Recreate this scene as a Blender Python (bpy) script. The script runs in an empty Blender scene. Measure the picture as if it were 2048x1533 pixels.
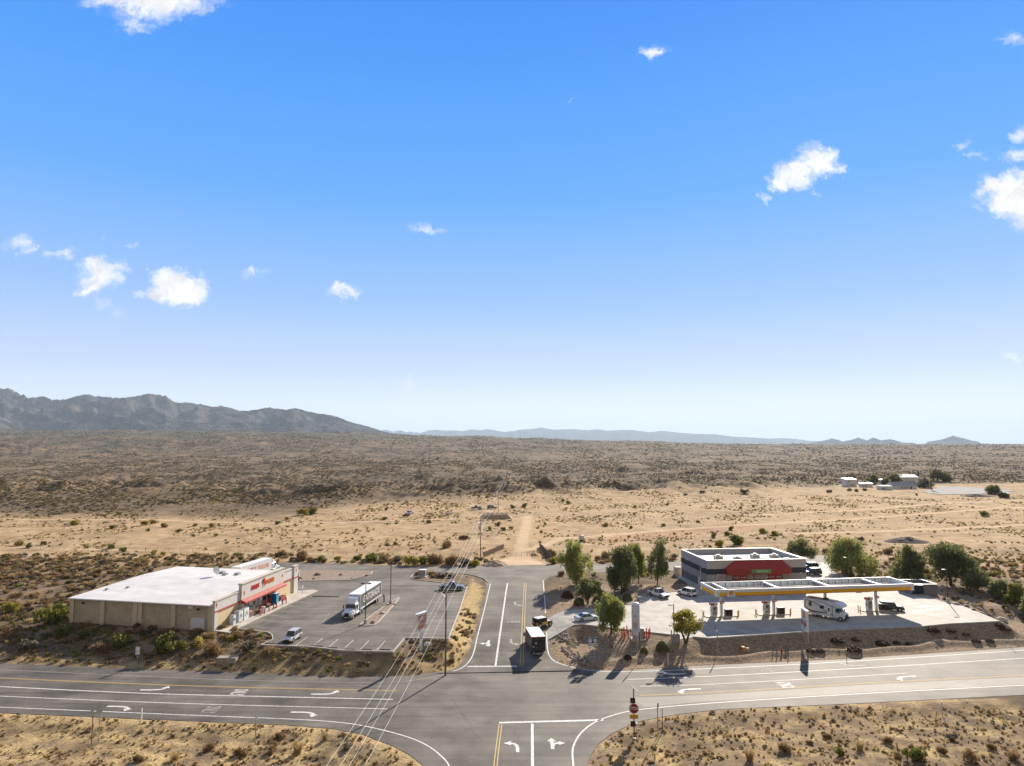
import bpy, bmesh, math, random
import numpy as np
from mathutils import Vector, Matrix
from mathutils.geometry import tessellate_polygon
random.seed(7); rng = np.random.default_rng(11)
R = math.radians
scene = bpy.context.scene
# ---------------------------------------------------------------- camera
CH = 37.5; FPX = 1366.0; YH = 887.0
PITCH = math.atan((YH-766.5)/FPX)
cam_d = bpy.data.cameras.new('camera'); cam = bpy.data.objects.new('camera', cam_d)
scene.collection.objects.link(cam); scene.camera = cam
cam.location = (0, 0, CH); cam.rotation_euler = (math.pi/2+PITCH, 0, 0)
cam_d.sensor_width = 36; cam_d.lens = 36*FPX/2048; cam_d.clip_start = 1; cam_d.clip_end = 150000
# ---------------------------------------------------------------- world and sun
SUN_AZ = R(24.5); SUN_EL = R(26)
world = bpy.data.worlds.new('World'); scene.world = world; world.use_nodes = True
wn = world.node_tree.nodes; wl = world.node_tree.links; wn.clear()
wout = wn.new('ShaderNodeOutputWorld'); wbg = wn.new('ShaderNodeBackground'); wbg.inputs['Strength'].default_value = 0.084
sky = wn.new('ShaderNodeTexSky'); sky.sky_type = 'NISHITA'; sky.sun_disc = False
sky.sun_elevation = SUN_EL; sky.sun_rotation = SUN_AZ; sky.altitude = 1200; sky.air_density = 1.25; sky.dust_density = 0.5; sky.ozone_density = 4.0
sun_d = bpy.data.lights.new('sun', 'SUN'); sun = bpy.data.objects.new('sun', sun_d); scene.collection.objects.link(sun)
sun_d.energy = 5.0; sun_d.angle = R(0.53); sun_d.color = (1.0, 0.885, 0.74)
sv = Vector((math.sin(SUN_AZ)*math.cos(SUN_EL), math.cos(SUN_AZ)*math.cos(SUN_EL), math.sin(SUN_EL)))
sun.rotation_euler = sv.to_track_quat('Z', 'Y').to_euler()
scene.view_settings.view_transform = 'Standard'; scene.view_settings.look = 'None'
scene.view_settings.exposure = 1.0; scene.view_settings.gamma = 1.0
scene.render.engine = 'CYCLES'

# ---------------------------------------------------------------- helpers
def tag(o, label=None, cat=None, group=None, kind=None):
    if label: o['label'] = label
    if cat: o['category'] = cat
    if group: o['group'] = group
    if kind: o['kind'] = kind
    return o
COL = scene.collection
def ray(px, py):
    u = (px-1024)/FPX; v = (766.5-py)/FPX
    c, s = math.cos(PITCH), math.sin(PITCH)
    return (u, c-v*s, s+v*c)
def Gz(px, py, z=0.0):
    d = ray(px, py); t = (z-CH)/d[2]
    return (d[0]*t, d[1]*t)
SKY_SAT, SKY_HUE, SKY_GAM, SKY_MUL, CLOUD, SKY_MIX = 1.0, .5, 1.0, (1,1,1), (6.6,6.6,6.7), .97
def cloud_sky():
    """clouds laid over the sky by direction: ellipses in direction space broken up by noise"""
    N, L = wn, wl
    tc = N.new('ShaderNodeTexCoord'); sp = N.new('ShaderNodeSeparateXYZ'); L.new(tc.outputs['Generated'], sp.inputs[0])
    def M(op, a, b=None, c=None, clamp=False):
        n = N.new('ShaderNodeMath'); n.operation = op; n.use_clamp = clamp
        for i, v in enumerate((a, b, c)):
            if v is None: continue
            if isinstance(v, (int, float)): n.inputs[i].default_value = v
            else: L.new(v, n.inputs[i])
        return n.outputs[0]
    yy = M('MAXIMUM', sp.outputs['Y'], .02)
    cb = N.new('ShaderNodeCombineXYZ'); L.new(M('DIVIDE', sp.outputs['X'], yy), cb.inputs[0]); L.new(M('DIVIDE', sp.outputs['Z'], yy), cb.inputs[1])
    def noise(s, d, r, vec):
        n = N.new('ShaderNodeTexNoise'); n.inputs['Scale'].default_value = s; n.inputs['Detail'].default_value = d; n.inputs['Roughness'].default_value = r; L.new(vec, n.inputs['Vector']); return n
    def V(op, a, b):
        n = N.new('ShaderNodeVectorMath'); n.operation = op
        L.new(a, n.inputs[0])
        if isinstance(b, tuple): n.inputs[1].default_value = b
        elif b is not None: L.new(b, n.inputs[1])
        return n.outputs['Value'] if op == 'LENGTH' else n.outputs[0]
    w = noise(22, 4, .6, cb.outputs[0]); w2 = V('MULTIPLY', V('SUBTRACT', w.outputs['Color'], (.5,.5,.5)), (.085,.05,0))
    w3 = noise(90, 4, .7, cb.outputs[0]); w4 = V('MULTIPLY', V('SUBTRACT', w3.outputs['Color'], (.5,.5,.5)), (.022,.016,0))
    p = V('ADD', V('ADD', cb.outputs[0], w2), w4)
    blobs = [(310,-2,165,62,1.25),(275,50,55,34,.75),(215,8,60,30,.8),(1562,362,40,24,1.2),(1592,345,52,42,1.5),(1632,322,56,40,1.5),(1664,330,34,24,1.1),(1618,300,30,26,1.0),
             (1982,375,45,32,1.4),(2035,395,85,62,1.9),(2075,430,60,50,1.6),(2042,268,34,26,.85),(2030,312,44,22,.75),(2026,74,40,20,.75),(1302,106,34,22,.85),
             (846,460,34,18,.72),(872,470,26,12,.6),(690,586,48,17,1.0),(672,578,22,14,.9),(358,577,72,42,2.1),(330,560,40,30,1.7),(200,552,62,44,1.25),(185,575,44,26,1.1),
             (130,508,52,18,.72),(32,488,36,20,.75),(52,505,26,16,.7),(70,490,14,14,.6),(515,543,36,20,.55),(196,614,30,18,.55),(242,631,24,13,.55),(292,592,32,18,.7),
             (822,762,56,22,.5),(2026,716,44,16,.6),(1531,396,13,17,.6),(1925,296,28,16,.55),(1960,318,24,14,.45),(210,478,26,12,.42),(260,494,18,12,.42),(1146,209,14,8,.3),(1632,385,22,12,.5)]
    acc = None
    for px, py, rx, ry, s in blobs:
        d = ray(px, py); u, v = d[0]/d[1], d[2]/d[1]
        ln = V('LENGTH', V('MULTIPLY', V('SUBTRACT', p, (u, v, 0)), (FPX/rx, FPX/ry, 0)), None)
        f = M('MULTIPLY', M('SUBTRACT', 1.08, ln), s*1.25)
        acc = f if acc is None else M('MAXIMUM', acc, f)
    n = noise(55, 8, .62, p)
    dens = M('ADD', acc, M('MULTIPLY', M('SUBTRACT', n.outputs['Fac'], .53), 1.75))
    ok = M('MULTIPLY', M('GREATER_THAN', acc, 0.02), M('GREATER_THAN', sp.outputs['Y'], .05))
    mr = N.new('ShaderNodeMapRange'); mr.interpolation_type = 'SMOOTHSTEP'; mr.inputs[1].default_value = .02; mr.inputs[2].default_value = 1.35; mr.inputs[3].default_value = 0; mr.inputs[4].default_value = 1
    L.new(dens, mr.inputs[0])
    edge = M('MULTIPLY', acc, 4.0, clamp=True)
    a = M('MULTIPLY', M('MULTIPLY', mr.outputs[0], ok), edge, clamp=True)
    hs = N.new('ShaderNodeHueSaturation'); hs.inputs['Saturation'].default_value = SKY_SAT; hs.inputs['Value'].default_value = 1.0; hs.inputs['Hue'].default_value = SKY_HUE; L.new(sky.outputs[0], hs.inputs['Color'])
    g = N.new('ShaderNodeGamma'); g.inputs[1].default_value = SKY_GAM; L.new(hs.outputs[0], g.inputs[0])
    gm = N.new('ShaderNodeVectorMath'); gm.operation = 'MULTIPLY'; L.new(g.outputs[0], gm.inputs[0]); gm.inputs[1].default_value = SKY_MUL
    cr = N.new('ShaderNodeValToRGB'); L.new(sp.outputs['Z'], cr.inputs[0]); e = cr.color_ramp.elements
    stops = [(0.0,(1.3,1.3,1.32)),(.03,(1.0,1.06,1.14)),(.10,(.58,.72,1.0)),(.20,(.29,.53,1.0)),(.34,(.09,.395,1.0)),(.46,(.045,.33,.98)),(.58,(.018,.25,.93)),(.66,(.10,.27,.80)),(1.0,(.22,.26,.33))]  # topmost stops, above the view, greyed to neutralise the blue fill light
    while len(e) < len(stops): e.new(.5)
    for k, (p_, c_) in enumerate(stops): e[k].position = p_; e[k].color = (*c_, 1)
    gs = V('MULTIPLY', cr.outputs[0], (6.0,6.0,6.0))
    # milky sky added behind the camera, out of view, as neutral fill light
    bk = N.new('ShaderNodeMapRange'); bk.interpolation_type = 'SMOOTHSTEP'; bk.inputs[1].default_value = .25; bk.inputs[2].default_value = -.35; L.new(sp.outputs['Y'], bk.inputs[0])
    bm_ = N.new('ShaderNodeMix'); bm_.data_type = 'RGBA'; L.new(bk.outputs[0], bm_.inputs[0]); L.new(gs, bm_.inputs[6]); bm_.inputs[7].default_value = (2.2, 2.05, 1.9, 1); gs = bm_.outputs[2]
    bl = N.new('ShaderNodeMix'); bl.data_type = 'RGBA'; bl.inputs[0].default_value = SKY_MIX; L.new(gm.outputs[0], bl.inputs[6]); L.new(gs, bl.inputs[7])
    mx = N.new('ShaderNodeMix'); mx.data_type = 'RGBA'; L.new(a, mx.inputs[0]); L.new(bl.outputs[2], mx.inputs[6]); cn = noise(30, 5, .55, p); cm = N.new('ShaderNodeMapRange'); cm.inputs[1].default_value = .35; cm.inputs[2].default_value = .6; cm.inputs[3].default_value = .76; cm.inputs[4].default_value = 1.0; L.new(cn.outputs['Fac'], cm.inputs[0])
    cc_ = N.new('ShaderNodeVectorMath'); cc_.operation = 'SCALE'; cc_.inputs[0].default_value = CLOUD; L.new(cm.outputs[0], cc_.inputs['Scale']); L.new(cc_.outputs[0], mx.inputs[7])
    L.new(mx.outputs[2], wbg.inputs['Color']); L.new(wbg.outputs[0], wout.inputs['Surface'])
cloud_sky()
def lerp(a, b, t): return a+(b-a)*t
def ramp(Y): return 2.4*min(1, max(0, (Y-114)/(165-114)))
def Gr(px, py):
    z = 1.2
    for _ in range(12): x, y = Gz(px, py, z); z = ramp(y)
    return (x, y)
ZL = 2.4
MATS = {}
def nodes_of(name):
    m = bpy.data.materials.new(name); m.use_nodes = True
    nt = m.node_tree; b = nt.nodes['Principled BSDF']
    return m, nt, b
def mat(name, col, rough=0.7, metal=0.0, var=0.12, scale=1.5, spec=0.4, emit=None, coat=0.0, bump=0.0, trans=0.0):
    """procedural material: base colour broken up by two scales of noise"""
    if name in MATS: return MATS[name]
    m, nt, b = nodes_of(name); N = nt.nodes; L = nt.links
    tc = N.new('ShaderNodeTexCoord')
    n1 = N.new('ShaderNodeTexNoise'); n1.inputs['Scale'].default_value = scale; n1.inputs['Detail'].default_value = 6
    L.new(tc.outputs['Object'], n1.inputs['Vector'])
    mr = N.new('ShaderNodeMapRange'); mr.inputs['From Min'].default_value = .3; mr.inputs['From Max'].default_value = .7
    mr.inputs['To Min'].default_value = 1-var; mr.inputs['To Max'].default_value = 1+var*.6
    L.new(n1.outputs['Fac'], mr.inputs['Value'])
    mx = N.new('ShaderNodeVectorMath'); mx.operation = 'SCALE'
    mx.inputs[0].default_value = col; L.new(mr.outputs[0], mx.inputs['Scale'])
    L.new(mx.outputs[0], b.inputs['Base Color'])
    b.inputs['Roughness'].default_value = rough; b.inputs['Metallic'].default_value = metal
    b.inputs['Specular IOR Level'].default_value = spec; b.inputs['Coat Weight'].default_value = coat
    if coat: b.inputs['Coat Roughness'].default_value = .08
    if bump:
        bp = N.new('ShaderNodeBump'); bp.inputs['Strength'].default_value = bump; bp.inputs['Distance'].default_value = .05
        n2 = N.new('ShaderNodeTexNoise'); n2.inputs['Scale'].default_value = scale*6; L.new(tc.outputs['Object'], n2.inputs['Vector'])
        L.new(n2.outputs['Fac'], bp.inputs['Height']); L.new(bp.outputs[0], b.inputs['Normal'])
    if emit:
        b.inputs['Emission Color'].default_value = (*emit[:3], 1); b.inputs['Emission Strength'].default_value = emit[3]
    MATS[name] = m
    return m
class MB:
    """collects shapes into one mesh"""
    def __init__(s): s.v = []; s.f = []; s.m = []; s.mats = []; s.M = Matrix.Identity(4)
    def mi(s, m):
        if m not in s.mats: s.mats.append(m)
        return s.mats.index(m)
    def add(s, vs, fs, m):
        o = len(s.v); k = s.mi(m)
        s.v += [tuple(s.M @ Vector(p)) for p in vs]
        for f in fs: s.f.append(tuple(i+o for i in f)); s.m.append(k)
        return s
    def box(s, x0, x1, y0, y1, z0, z1, m, tx=0, ty=0):
        """box; tx, ty shrink the top by that much on each side"""
        vs = [(x0,y0,z0),(x1,y0,z0),(x1,y1,z0),(x0,y1,z0),(x0+tx,y0+ty,z1),(x1-tx,y0+ty,z1),(x1-tx,y1-ty,z1),(x0+tx,y1-ty,z1)]
        return s.add(vs, [(3,2,1,0),(4,5,6,7),(0,1,5,4),(1,2,6,5),(2,3,7,6),(3,0,4,7)], m)
    def rbox(s, x0, x1, y0, y1, z0, z1, m, r=.1):
        """box with chamfered vertical and top edges"""
        def ring(ix, z): 
            a, b, c, d = x0+ix, x1-ix, y0+ix, y1-ix; q = max(r-ix*.3, r*.3)
            return [(a+q,c,z),(b-q,c,z),(b,c+q,z),(b,d-q,z),(b-q,d,z),(a+q,d,z),(a,d-q,z),(a,c+q,z)]
        rs = [ring(0,z0), ring(0,z1-r), ring(r*.35,z1-r*.3), ring(r,z1)]
        vs = sum(rs, []); fs = [tuple(range(7,-1,-1)), tuple(range(24,32))]
        for k in range(3):
            for i in range(8): j = (i+1)%8; fs.append((k*8+i, k*8+j, k*8+8+j, k*8+8+i))
        return s.add(vs, fs, m)
    def cyl(s, p0, p1, r0, m, r1=None, n=10, caps=True):
        r1 = r0 if r1 is None else r1
        p0 = Vector(p0); p1 = Vector(p1); d = (p1-p0)
        if d.length < 1e-6: return s
        q = d.to_track_quat('Z', 'Y'); vs = []
        for p, r in ((p0, r0), (p1, r1)):
            for i in range(n):
                a = 2*math.pi*(i+.5)/n; vs.append(tuple(p + q @ Vector((r*math.cos(a), r*math.sin(a), 0))))
        fs = [(i, (i+1)%n, n+(i+1)%n, n+i) for i in range(n)]
        if caps: fs += [tuple(range(n-1,-1,-1)), tuple(range(n, 2*n))]
        return s.add(vs, fs, m)
    def tube(s, pts, rs, m, n=8):
        if not isinstance(rs, (list, tuple)): rs = [rs]*len(pts)
        vs = []; fs = []; P = [Vector(p) for p in pts]
        for k, p in enumerate(P):
            d = (P[min(k+1, len(P)-1)]-P[max(k-1, 0)]).normalized(); q = d.to_track_quat('Z', 'Y')
            for i in range(n):
                a = 2*math.pi*i/n; vs.append(tuple(p + q @ Vector((rs[k]*math.cos(a), rs[k]*math.sin(a), 0))))
        for k in range(len(P)-1):
            for i in range(n): fs.append((k*n+i, k*n+(i+1)%n, k*n+n+(i+1)%n, k*n+n+i))
        fs += [tuple(range(n-1,-1,-1)), tuple(range((len(P)-1)*n, len(P)*n))]
        return s.add(vs, fs, m)
    def prism(s, poly, z0, z1, m, mtop=None, axis='z'):
        """polygon pulled along an axis (z: poly is x,y; y: poly is x,z; x: poly is y,z)"""
        n = len(poly)
        def P(a, b, c):
            return (a, b, c) if axis == 'z' else ((a, c, b) if axis == 'y' else (c, a, b))
        vs = [P(a, b, z0) for a, b in poly]+[P(a, b, z1) for a, b in poly]
        tri = tessellate_polygon([[Vector((a, b, 0)) for a, b in poly]])
        fs = [(i, (i+1)%n, n+(i+1)%n, n+i) for i in range(n)]
        s.add(vs, fs+[tuple(t) for t in tri], m)
        return s.add([P(a, b, z1) for a, b in poly], [tuple(t) for t in tri], mtop or m)
    def loft(s, rings, m, caps=True, close=True):
        n = len(rings[0]); vs = sum([list(r) for r in rings], []); fs = []
        for k in range(len(rings)-1):
            for i in range(n if close else n-1): fs.append((k*n+i, k*n+(i+1)%n, k*n+n+(i+1)%n, k*n+n+i))
        if caps: fs += [tuple(range(n-1,-1,-1)), tuple(range((len(rings)-1)*n, len(rings)*n))]
        return s.add(vs, fs, m)
    def quad(s, a, b, c, d, m): return s.add([a, b, c, d], [(0,1,2,3)], m)
    def build(s, name, parent=None, loc=None, smooth=False, fixn=True):
        me = bpy.data.meshes.new(name); me.from_pydata(s.v, [], s.f)
        for m in s.mats: me.materials.append(m)
        me.polygons.foreach_set('material_index', s.m)
        if fixn:
            bm = bmesh.new(); bm.from_mesh(me); bmesh.ops.recalc_face_normals(bm, faces=bm.faces); bm.to_mesh(me); bm.free()
        if smooth: me.polygons.foreach_set('use_smooth', [True]*len(me.polygons))
        me.update(); o = bpy.data.objects.new(name, me); COL.objects.link(o)
        if parent: o.parent = parent
        if loc: o.location = loc
        return o
def empty(name, loc=(0,0,0), rz=0.0):
    o = bpy.data.objects.new(name, None); COL.objects.link(o); o.empty_display_size = .5
    o.location = loc; o.rotation_euler = (0, 0, rz); return o
KIDS = {}
def kids(o): return [c for c in bpy.data.objects if c.parent == o]
def copy_tree(o, parent=None, loc=None, rz=None, label=None, group=None, scale=None, km=None):
    km = km if km is not None else kidmap()
    c = o.copy(); COL.objects.link(c)
    if parent: c.parent = parent
    for ch in km.get(o.name, []): copy_tree(ch, c, km=km)
    if loc is not None: c.location = loc
    if rz is not None: c.rotation_euler = (0, 0, rz)
    if label: c['label'] = label
    if group: c['group'] = group
    if scale: c.scale = scale if isinstance(scale, tuple) else (scale,)*3
    return c
def kidmap():
    d = {}
    for o in bpy.data.objects:
        if o.parent: d.setdefault(o.parent.name, []).append(o)
    return d
def text_mesh(txt, size, m, depth=.02, bold=0.0, align='CENTER', sx=1.0, shear=0.0):
    cu = bpy.data.curves.new('lettering', 'FONT'); cu.body = txt; cu.size = size; cu.extrude = depth; cu.align_x = align
    cu.align_y = 'CENTER'; cu.offset = bold; cu.resolution_u = 2; cu.shear = shear
    o = bpy.data.objects.new('lettering', cu); COL.objects.link(o)
    dg = bpy.context.evaluated_depsgraph_get(); me = bpy.data.meshes.new_from_object(o.evaluated_get(dg))
    bpy.data.objects.remove(o); bpy.data.curves.remove(cu)
    me.materials.clear(); me.materials.append(m)
    if sx != 1: me.transform(Matrix.Diagonal((sx, 1, 1, 1)))
    return me
def text_obj(name, txt, size, m, parent, loc, rot, **k):
    me = text_mesh(txt, size, m, **k); o = bpy.data.objects.new(name, me); COL.objects.link(o)
    if parent: o.parent = parent
    o.location = loc; o.rotation_euler = rot; return o
# ---------------------------------------------------------------- noise in numpy
def _hash(ix, iy, seed):
    h = (ix.astype(np.int64)*374761393 + iy.astype(np.int64)*668265263 + seed*1274126177) & 0xFFFFFFFF
    h = ((h ^ (h >> 13))*1274126177) & 0xFFFFFFFF
    return (h ^ (h >> 16)) & 0xFFFF
def perlin(x, y, seed=0):
    x = np.asarray(x, float); y = np.asarray(y, float)
    ix = np.floor(x); iy = np.floor(y); fx = x-ix; fy = y-iy
    def g(ax, ay, dx, dy):
        a = _hash(ix+ax, iy+ay, seed)/65536*2*np.pi
        return np.cos(a)*dx+np.sin(a)*dy
    u = fx*fx*fx*(fx*(fx*6-15)+10); v = fy*fy*fy*(fy*(fy*6-15)+10)
    a = g(0,0,fx,fy); b = g(1,0,fx-1,fy); c = g(0,1,fx,fy-1); d = g(1,1,fx-1,fy-1)
    return ((a*(1-u)+b*u)*(1-v)+(c*(1-u)+d*u)*v)*1.5
def fbm(x, y, seed=0, oct=4, ridged=False):
    t = 0; amp = 1; tot = 0
    for k in range(oct):
        n = perlin(x*2**k+k*17.3, y*2**k-k*9.1, seed+k)
        if ridged: n = 1-2*np.abs(n)
        t = t+n*amp; tot += amp; amp *= .5
    return t/tot
def sstep(a, b, x): 
    t = np.clip((np.asarray(x, float)-a)/(b-a), 0, 1); return t*t*(3-2*t)
def pdist(poly, X, Y):
    """signed distance (negative inside) to a polygon"""
    d = np.full(X.shape, 1e12); ins = np.zeros(X.shape, bool); n = len(poly)
    for i in range(n):
        x0, y0 = poly[i]; x1, y1 = poly[(i+1)%n]; ex, ey = x1-x0, y1-y0; L2 = ex*ex+ey*ey+1e-12
        t = np.clip(((X-x0)*ex+(Y-y0)*ey)/L2, 0, 1)
        d = np.minimum(d, (X-x0-t*ex)**2+(Y-y0-t*ey)**2)
        if y0 != y1:
            c = ((y0 > Y) != (y1 > Y)) & (X < ex*(Y-y0)/ey+x0); ins ^= c
    d = np.sqrt(d); return np.where(ins, -d, d)
# ---------------------------------------------------------------- paved areas, read off as outlines on their own level
def chain(pts, f): return [f(*p) for p in pts]
hw_n_left = [(-260,1314),(0,1327),(279,1339),(520,1347),(618,1352),(694,1354),(821,1352),(872,1345)]
hw_left_far = [(-260,1314),(-260,1416)]
hw_s_left = [(-260,1416),(0,1426),(254,1437),(440,1445),(567,1450),(668,1458),(727,1470),(783,1491),(821,1511),(846,1531),(868,1570),(880,1680)]
hw_s_right = [(1180,1680),(1170,1570),(1174,1533),(1181,1511),(1196,1489),(1221,1469),(1257,1451),(1282,1442),(1355,1429),(1440,1419),(1653,1410),(1875,1399),(2048,1390),(2400,1370)]
hw_n_right = [(2400,1271),(2048,1295),(1685,1319),(1400,1332),(1245,1341),(1190,1340),(1150,1339)]
HWY = chain(hw_n_left[:-1]+[(872,1345),(930,1339)], Gz)+chain(hw_n_right[::-1], Gz)+chain(hw_s_right[::-1], Gz)+chain(hw_s_left[::-1], Gz)
# side road, rows from the junction up to the frontage road (left, right)
sr_left = [(872,1347),(906,1340),(927,1324),(940,1302),(947,1276),(956,1244),(968,1199),(975,1172),(972,1160)]
sr_right = [(1160,1341),(1135,1333),(1112,1322),(1101,1304),(1097,1264),(1094,1228),(1091,1199),(1088,1172),(1088,1158)]
SRL = chain(sr_left, Gr); SRR = chain(sr_right, Gr)
SROAD = SRL+SRR[::-1]
gl = lambda a, b: Gz(a, b, ZL)
FRONT = chain([(330,1172),(380,1150),(440,1137),(487,1127),(600,1125),(737,1131),(839,1134),(940,1132),(1000,1131),(1095,1130),(1181,1129),(1354,1123),(1520,1116),(1700,1109),(1700,1126),(1655,1128),(1600,1131),(1500,1136),(1351,1142),(1181,1146),(1130,1148),(1100,1154),(1089,1163),(1089,1172),(973,1174),(968,1158),(949,1152),(926,1148),(888,1147),(852,1145),(827,1149),(820,1156),(740,1164),(596,1166),(590,1152),(500,1150),(420,1180)], gl)
LOT = chain([(560,1168),(596,1163),(700,1165),(820,1155),(827,1160),(872,1165),(934,1172),(934,1175),(919,1222),(900,1270),(897,1279),(813,1277),(809,1278),(786,1305),(684,1302),(622,1295),(522,1291),(546,1280),(544,1271),(536,1266),(478,1259),(592,1182)], gl)
STN = chain([(1094,1229),(1110,1223),(1129,1221),(1200,1217),(1256,1211),(1281,1204),(1273,1192),(1300,1190),(1357,1183),(1375,1181),(1375,1160),(1590,1160),(1601,1146),(1603,1126),(1664,1125),(1665,1134),(1669,1146),(1681,1150),(1735,1164),(1828,1187),(1855,1193),(1899,1207),(1925,1212),(2000,1243),(1994,1244),(1896,1249),(1845,1254),(1796,1256),(1707,1259),(1618,1264),(1520,1271),(1418,1278),(1386,1275),(1357,1280),(1351,1280),(1343,1271),(1301,1266),(1260,1261),(1229,1258),(1182,1252),(1165,1250),(1148,1251),(1120,1257),(1095,1264)], gl)
# the driveway slopes down from the forecourt to the side road
DRV_A = [Gr(1094,1264), Gr(1092,1229)]
STN_IN = [p for p in STN if p[0] > STN[0][0]+6]
XD = Gz(1150,1240,ZL)[0]
STORE = [Gz(427,1263,ZL), Gz(592,1184,ZL), Gz(330,1131,ZL), Gz(138,1245,ZL)]
def station_z(X, Y):
    x0 = DRV_A[0][0]; t = sstep(x0, XD, X)
    rz = 2.4*np.clip((Y-114)/(165-114), 0, 1)
    return rz*(1-t)+ZL*t
def base_h(X, Y):
    """ground height round the crossing: blends between the levels of the paved areas"""
    dh = np.maximum(pdist(HWY, X, Y), 0)+.02
    ds = np.maximum(pdist(SROAD, X, Y), 0)+.02
    df = np.maximum(np.minimum(pdist(FRONT, X, Y), pdist(LOT, X, Y)), 0)+.02
    dst = np.maximum(pdist(STORE, X, Y), 0)+.02
    dt = np.maximum(pdist(STN, X, Y), 0)+.02
    df = np.minimum(df, dst)
    rz = 2.4*np.clip((Y-114)/(165-114), 0, 1)
    w = [1/dh**1.15, 1/ds**1.3, 1/df**1.15, 1/dt**1.15]; z = [0, rz, ZL, station_z(X, Y)]
    s = sum(w); h = sum(a*b for a, b in zip(w, z))/s
    d = np.minimum(np.minimum(dh, ds), np.minimum(df, dt))
    return h, d, dh
FAR_R = [0, 400, 480, 640, 900, 1500, 2500, 4000, 6000, 10000, 30000, 70000]
FAR_Z = [2.4, 2.4, -3, -10, -12, -7, 0, 6, 9, 9, 0, 0]
def height(X, Y):
    X = np.asarray(X, float); Y = np.asarray(Y, float)
    near = Y < 260
    h = np.full(X.shape, 2.4); d = np.full(X.shape, 50.0); dh = np.full(X.shape, 90.0)
    if near.any():
        a, b, c = base_h(X[near], Y[near]); h[near] = a; d[near] = b; dh[near] = c
    k = sstep(200, 260, Y); h = h*(1-k)+2.4*k
    # south of the highway the verge falls away a little
    yc = 103+.1*np.maximum(X, 0)
    h = np.where((Y < yc) & (dh > .03), h-0.5*sstep(1, 6, dh)*(1-0.6*sstep(8, 16, dh)), h)
    m = sstep(0.3, 5, d)
    # drainage swale and berm between highway and forecourt, rubble banks
    st = np.maximum(pdist(STN, X, Y), 0) if near.any() else d
    dsr = np.maximum(pdist(SROAD, X, Y), 0)
    berm = ((X > 3) & (Y > yc) & (Y < 190) & (dh < 22))
    sw = .72*np.exp(-((dh-3.0+.7*np.sin(X*.21)+.4*np.sin(X*.53))/1.2)**2)+.15*sstep(4, 6, dh)
    wb = np.where(berm, sstep(3, 9, X)*sstep(.8, 5, dsr)*sstep(.3, 1.0, dh), 0)*sstep(.2, 4.2, st)*(1-sstep(15, 22, dh))
    for qx, qy, r0, r1 in ((1272,1275,4.2,7.5), (1362,1283,2.4,5.0), (1226,1264,1.8,4.5)):
        ax_, ay_ = Gz(qx, qy, 2.2); wb = wb*sstep(r0, r1, np.hypot(X-ax_, Y-ay_))
    h = h*(1-wb)+sw*wb
    h = h+m*(0.16*fbm(X/3.1, Y/3.1, 3, 3)+0.35*fbm(X/14, Y/14, 5, 3))
    h = h-(1-sstep(0.0, .35, d))*0.06
    # far land
    u = X/np.maximum(Y, 1)
    f = np.interp(Y, FAR_R, FAR_Z)-2.4
    edge = 430+60*perlin(u*3+7, u*0+3, 21)+np.interp(u, [-.8,-.5,-.2,0,.35,.45,.8], [-110,-60,-20,0,60,210,260])
    kf = sstep(edge-60, edge+90, Y)
    f = f*sstep(edge-30, edge+140, Y)
    hills = 6.0*fbm(X/110, Y/150, 31, 5, True)+9*fbm(X/420, Y/520, 33, 4)+1.6*fbm(X/28, Y/34, 37, 3)
    h = h+f+kf*hills*np.interp(Y, [400, 900, 2000, 4500, 9000, 20000], [.9, 1, 1.7, 2.6, 1.6, .2])
    # undulating field and small rises before the drop
    h = h+sstep(215, 330, Y)*(1-kf)*(0.7*fbm(X/55, Y/60, 41, 4))
    # slope up to the mountains on the left
    up = np.interp(u, [-.9,-.75,-.5,-.24,-.09,.2,.35], [112,105,100,80,55,20,0])
    h = h+up*sstep(1500, 5600, Y)*np.interp(Y, [5600, 9000, 20000, 40000], [1, 1.5, 1.0, 0])
    h = h+kf*np.interp(Y, [380, 470, 800, 1400], [0, 1, .7, 0])*(10*np.clip(fbm(X/52, Y/60, 35, 4, True), 0, 1)+4*fbm(X/22, Y/26, 36, 2))
    # a low broken bench across the middle distance
    h = h+(16*sstep(2100, 3000, Y+300*perlin(u*7, u*0+1.3, 51)+60*fbm(X/300, Y/400, 53, 3)))*np.interp(Y, [2000,4000,9000,20000],[1,1,1,.3])*np.interp(u, [-.8,-.1,.1,.4],[1,1,.7,.35])
    return h
def Hs(x, y): return float(height(np.array([x]), np.array([y]))[0])
def G(px, py, z0=2.0, n=8):
    z = z0
    for _ in range(n):
        x, y = Gz(px, py, z); z = .5*z+.5*Hs(x, y)
    x, y = Gz(px, py, z); return (x, y, Hs(x, y))
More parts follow.
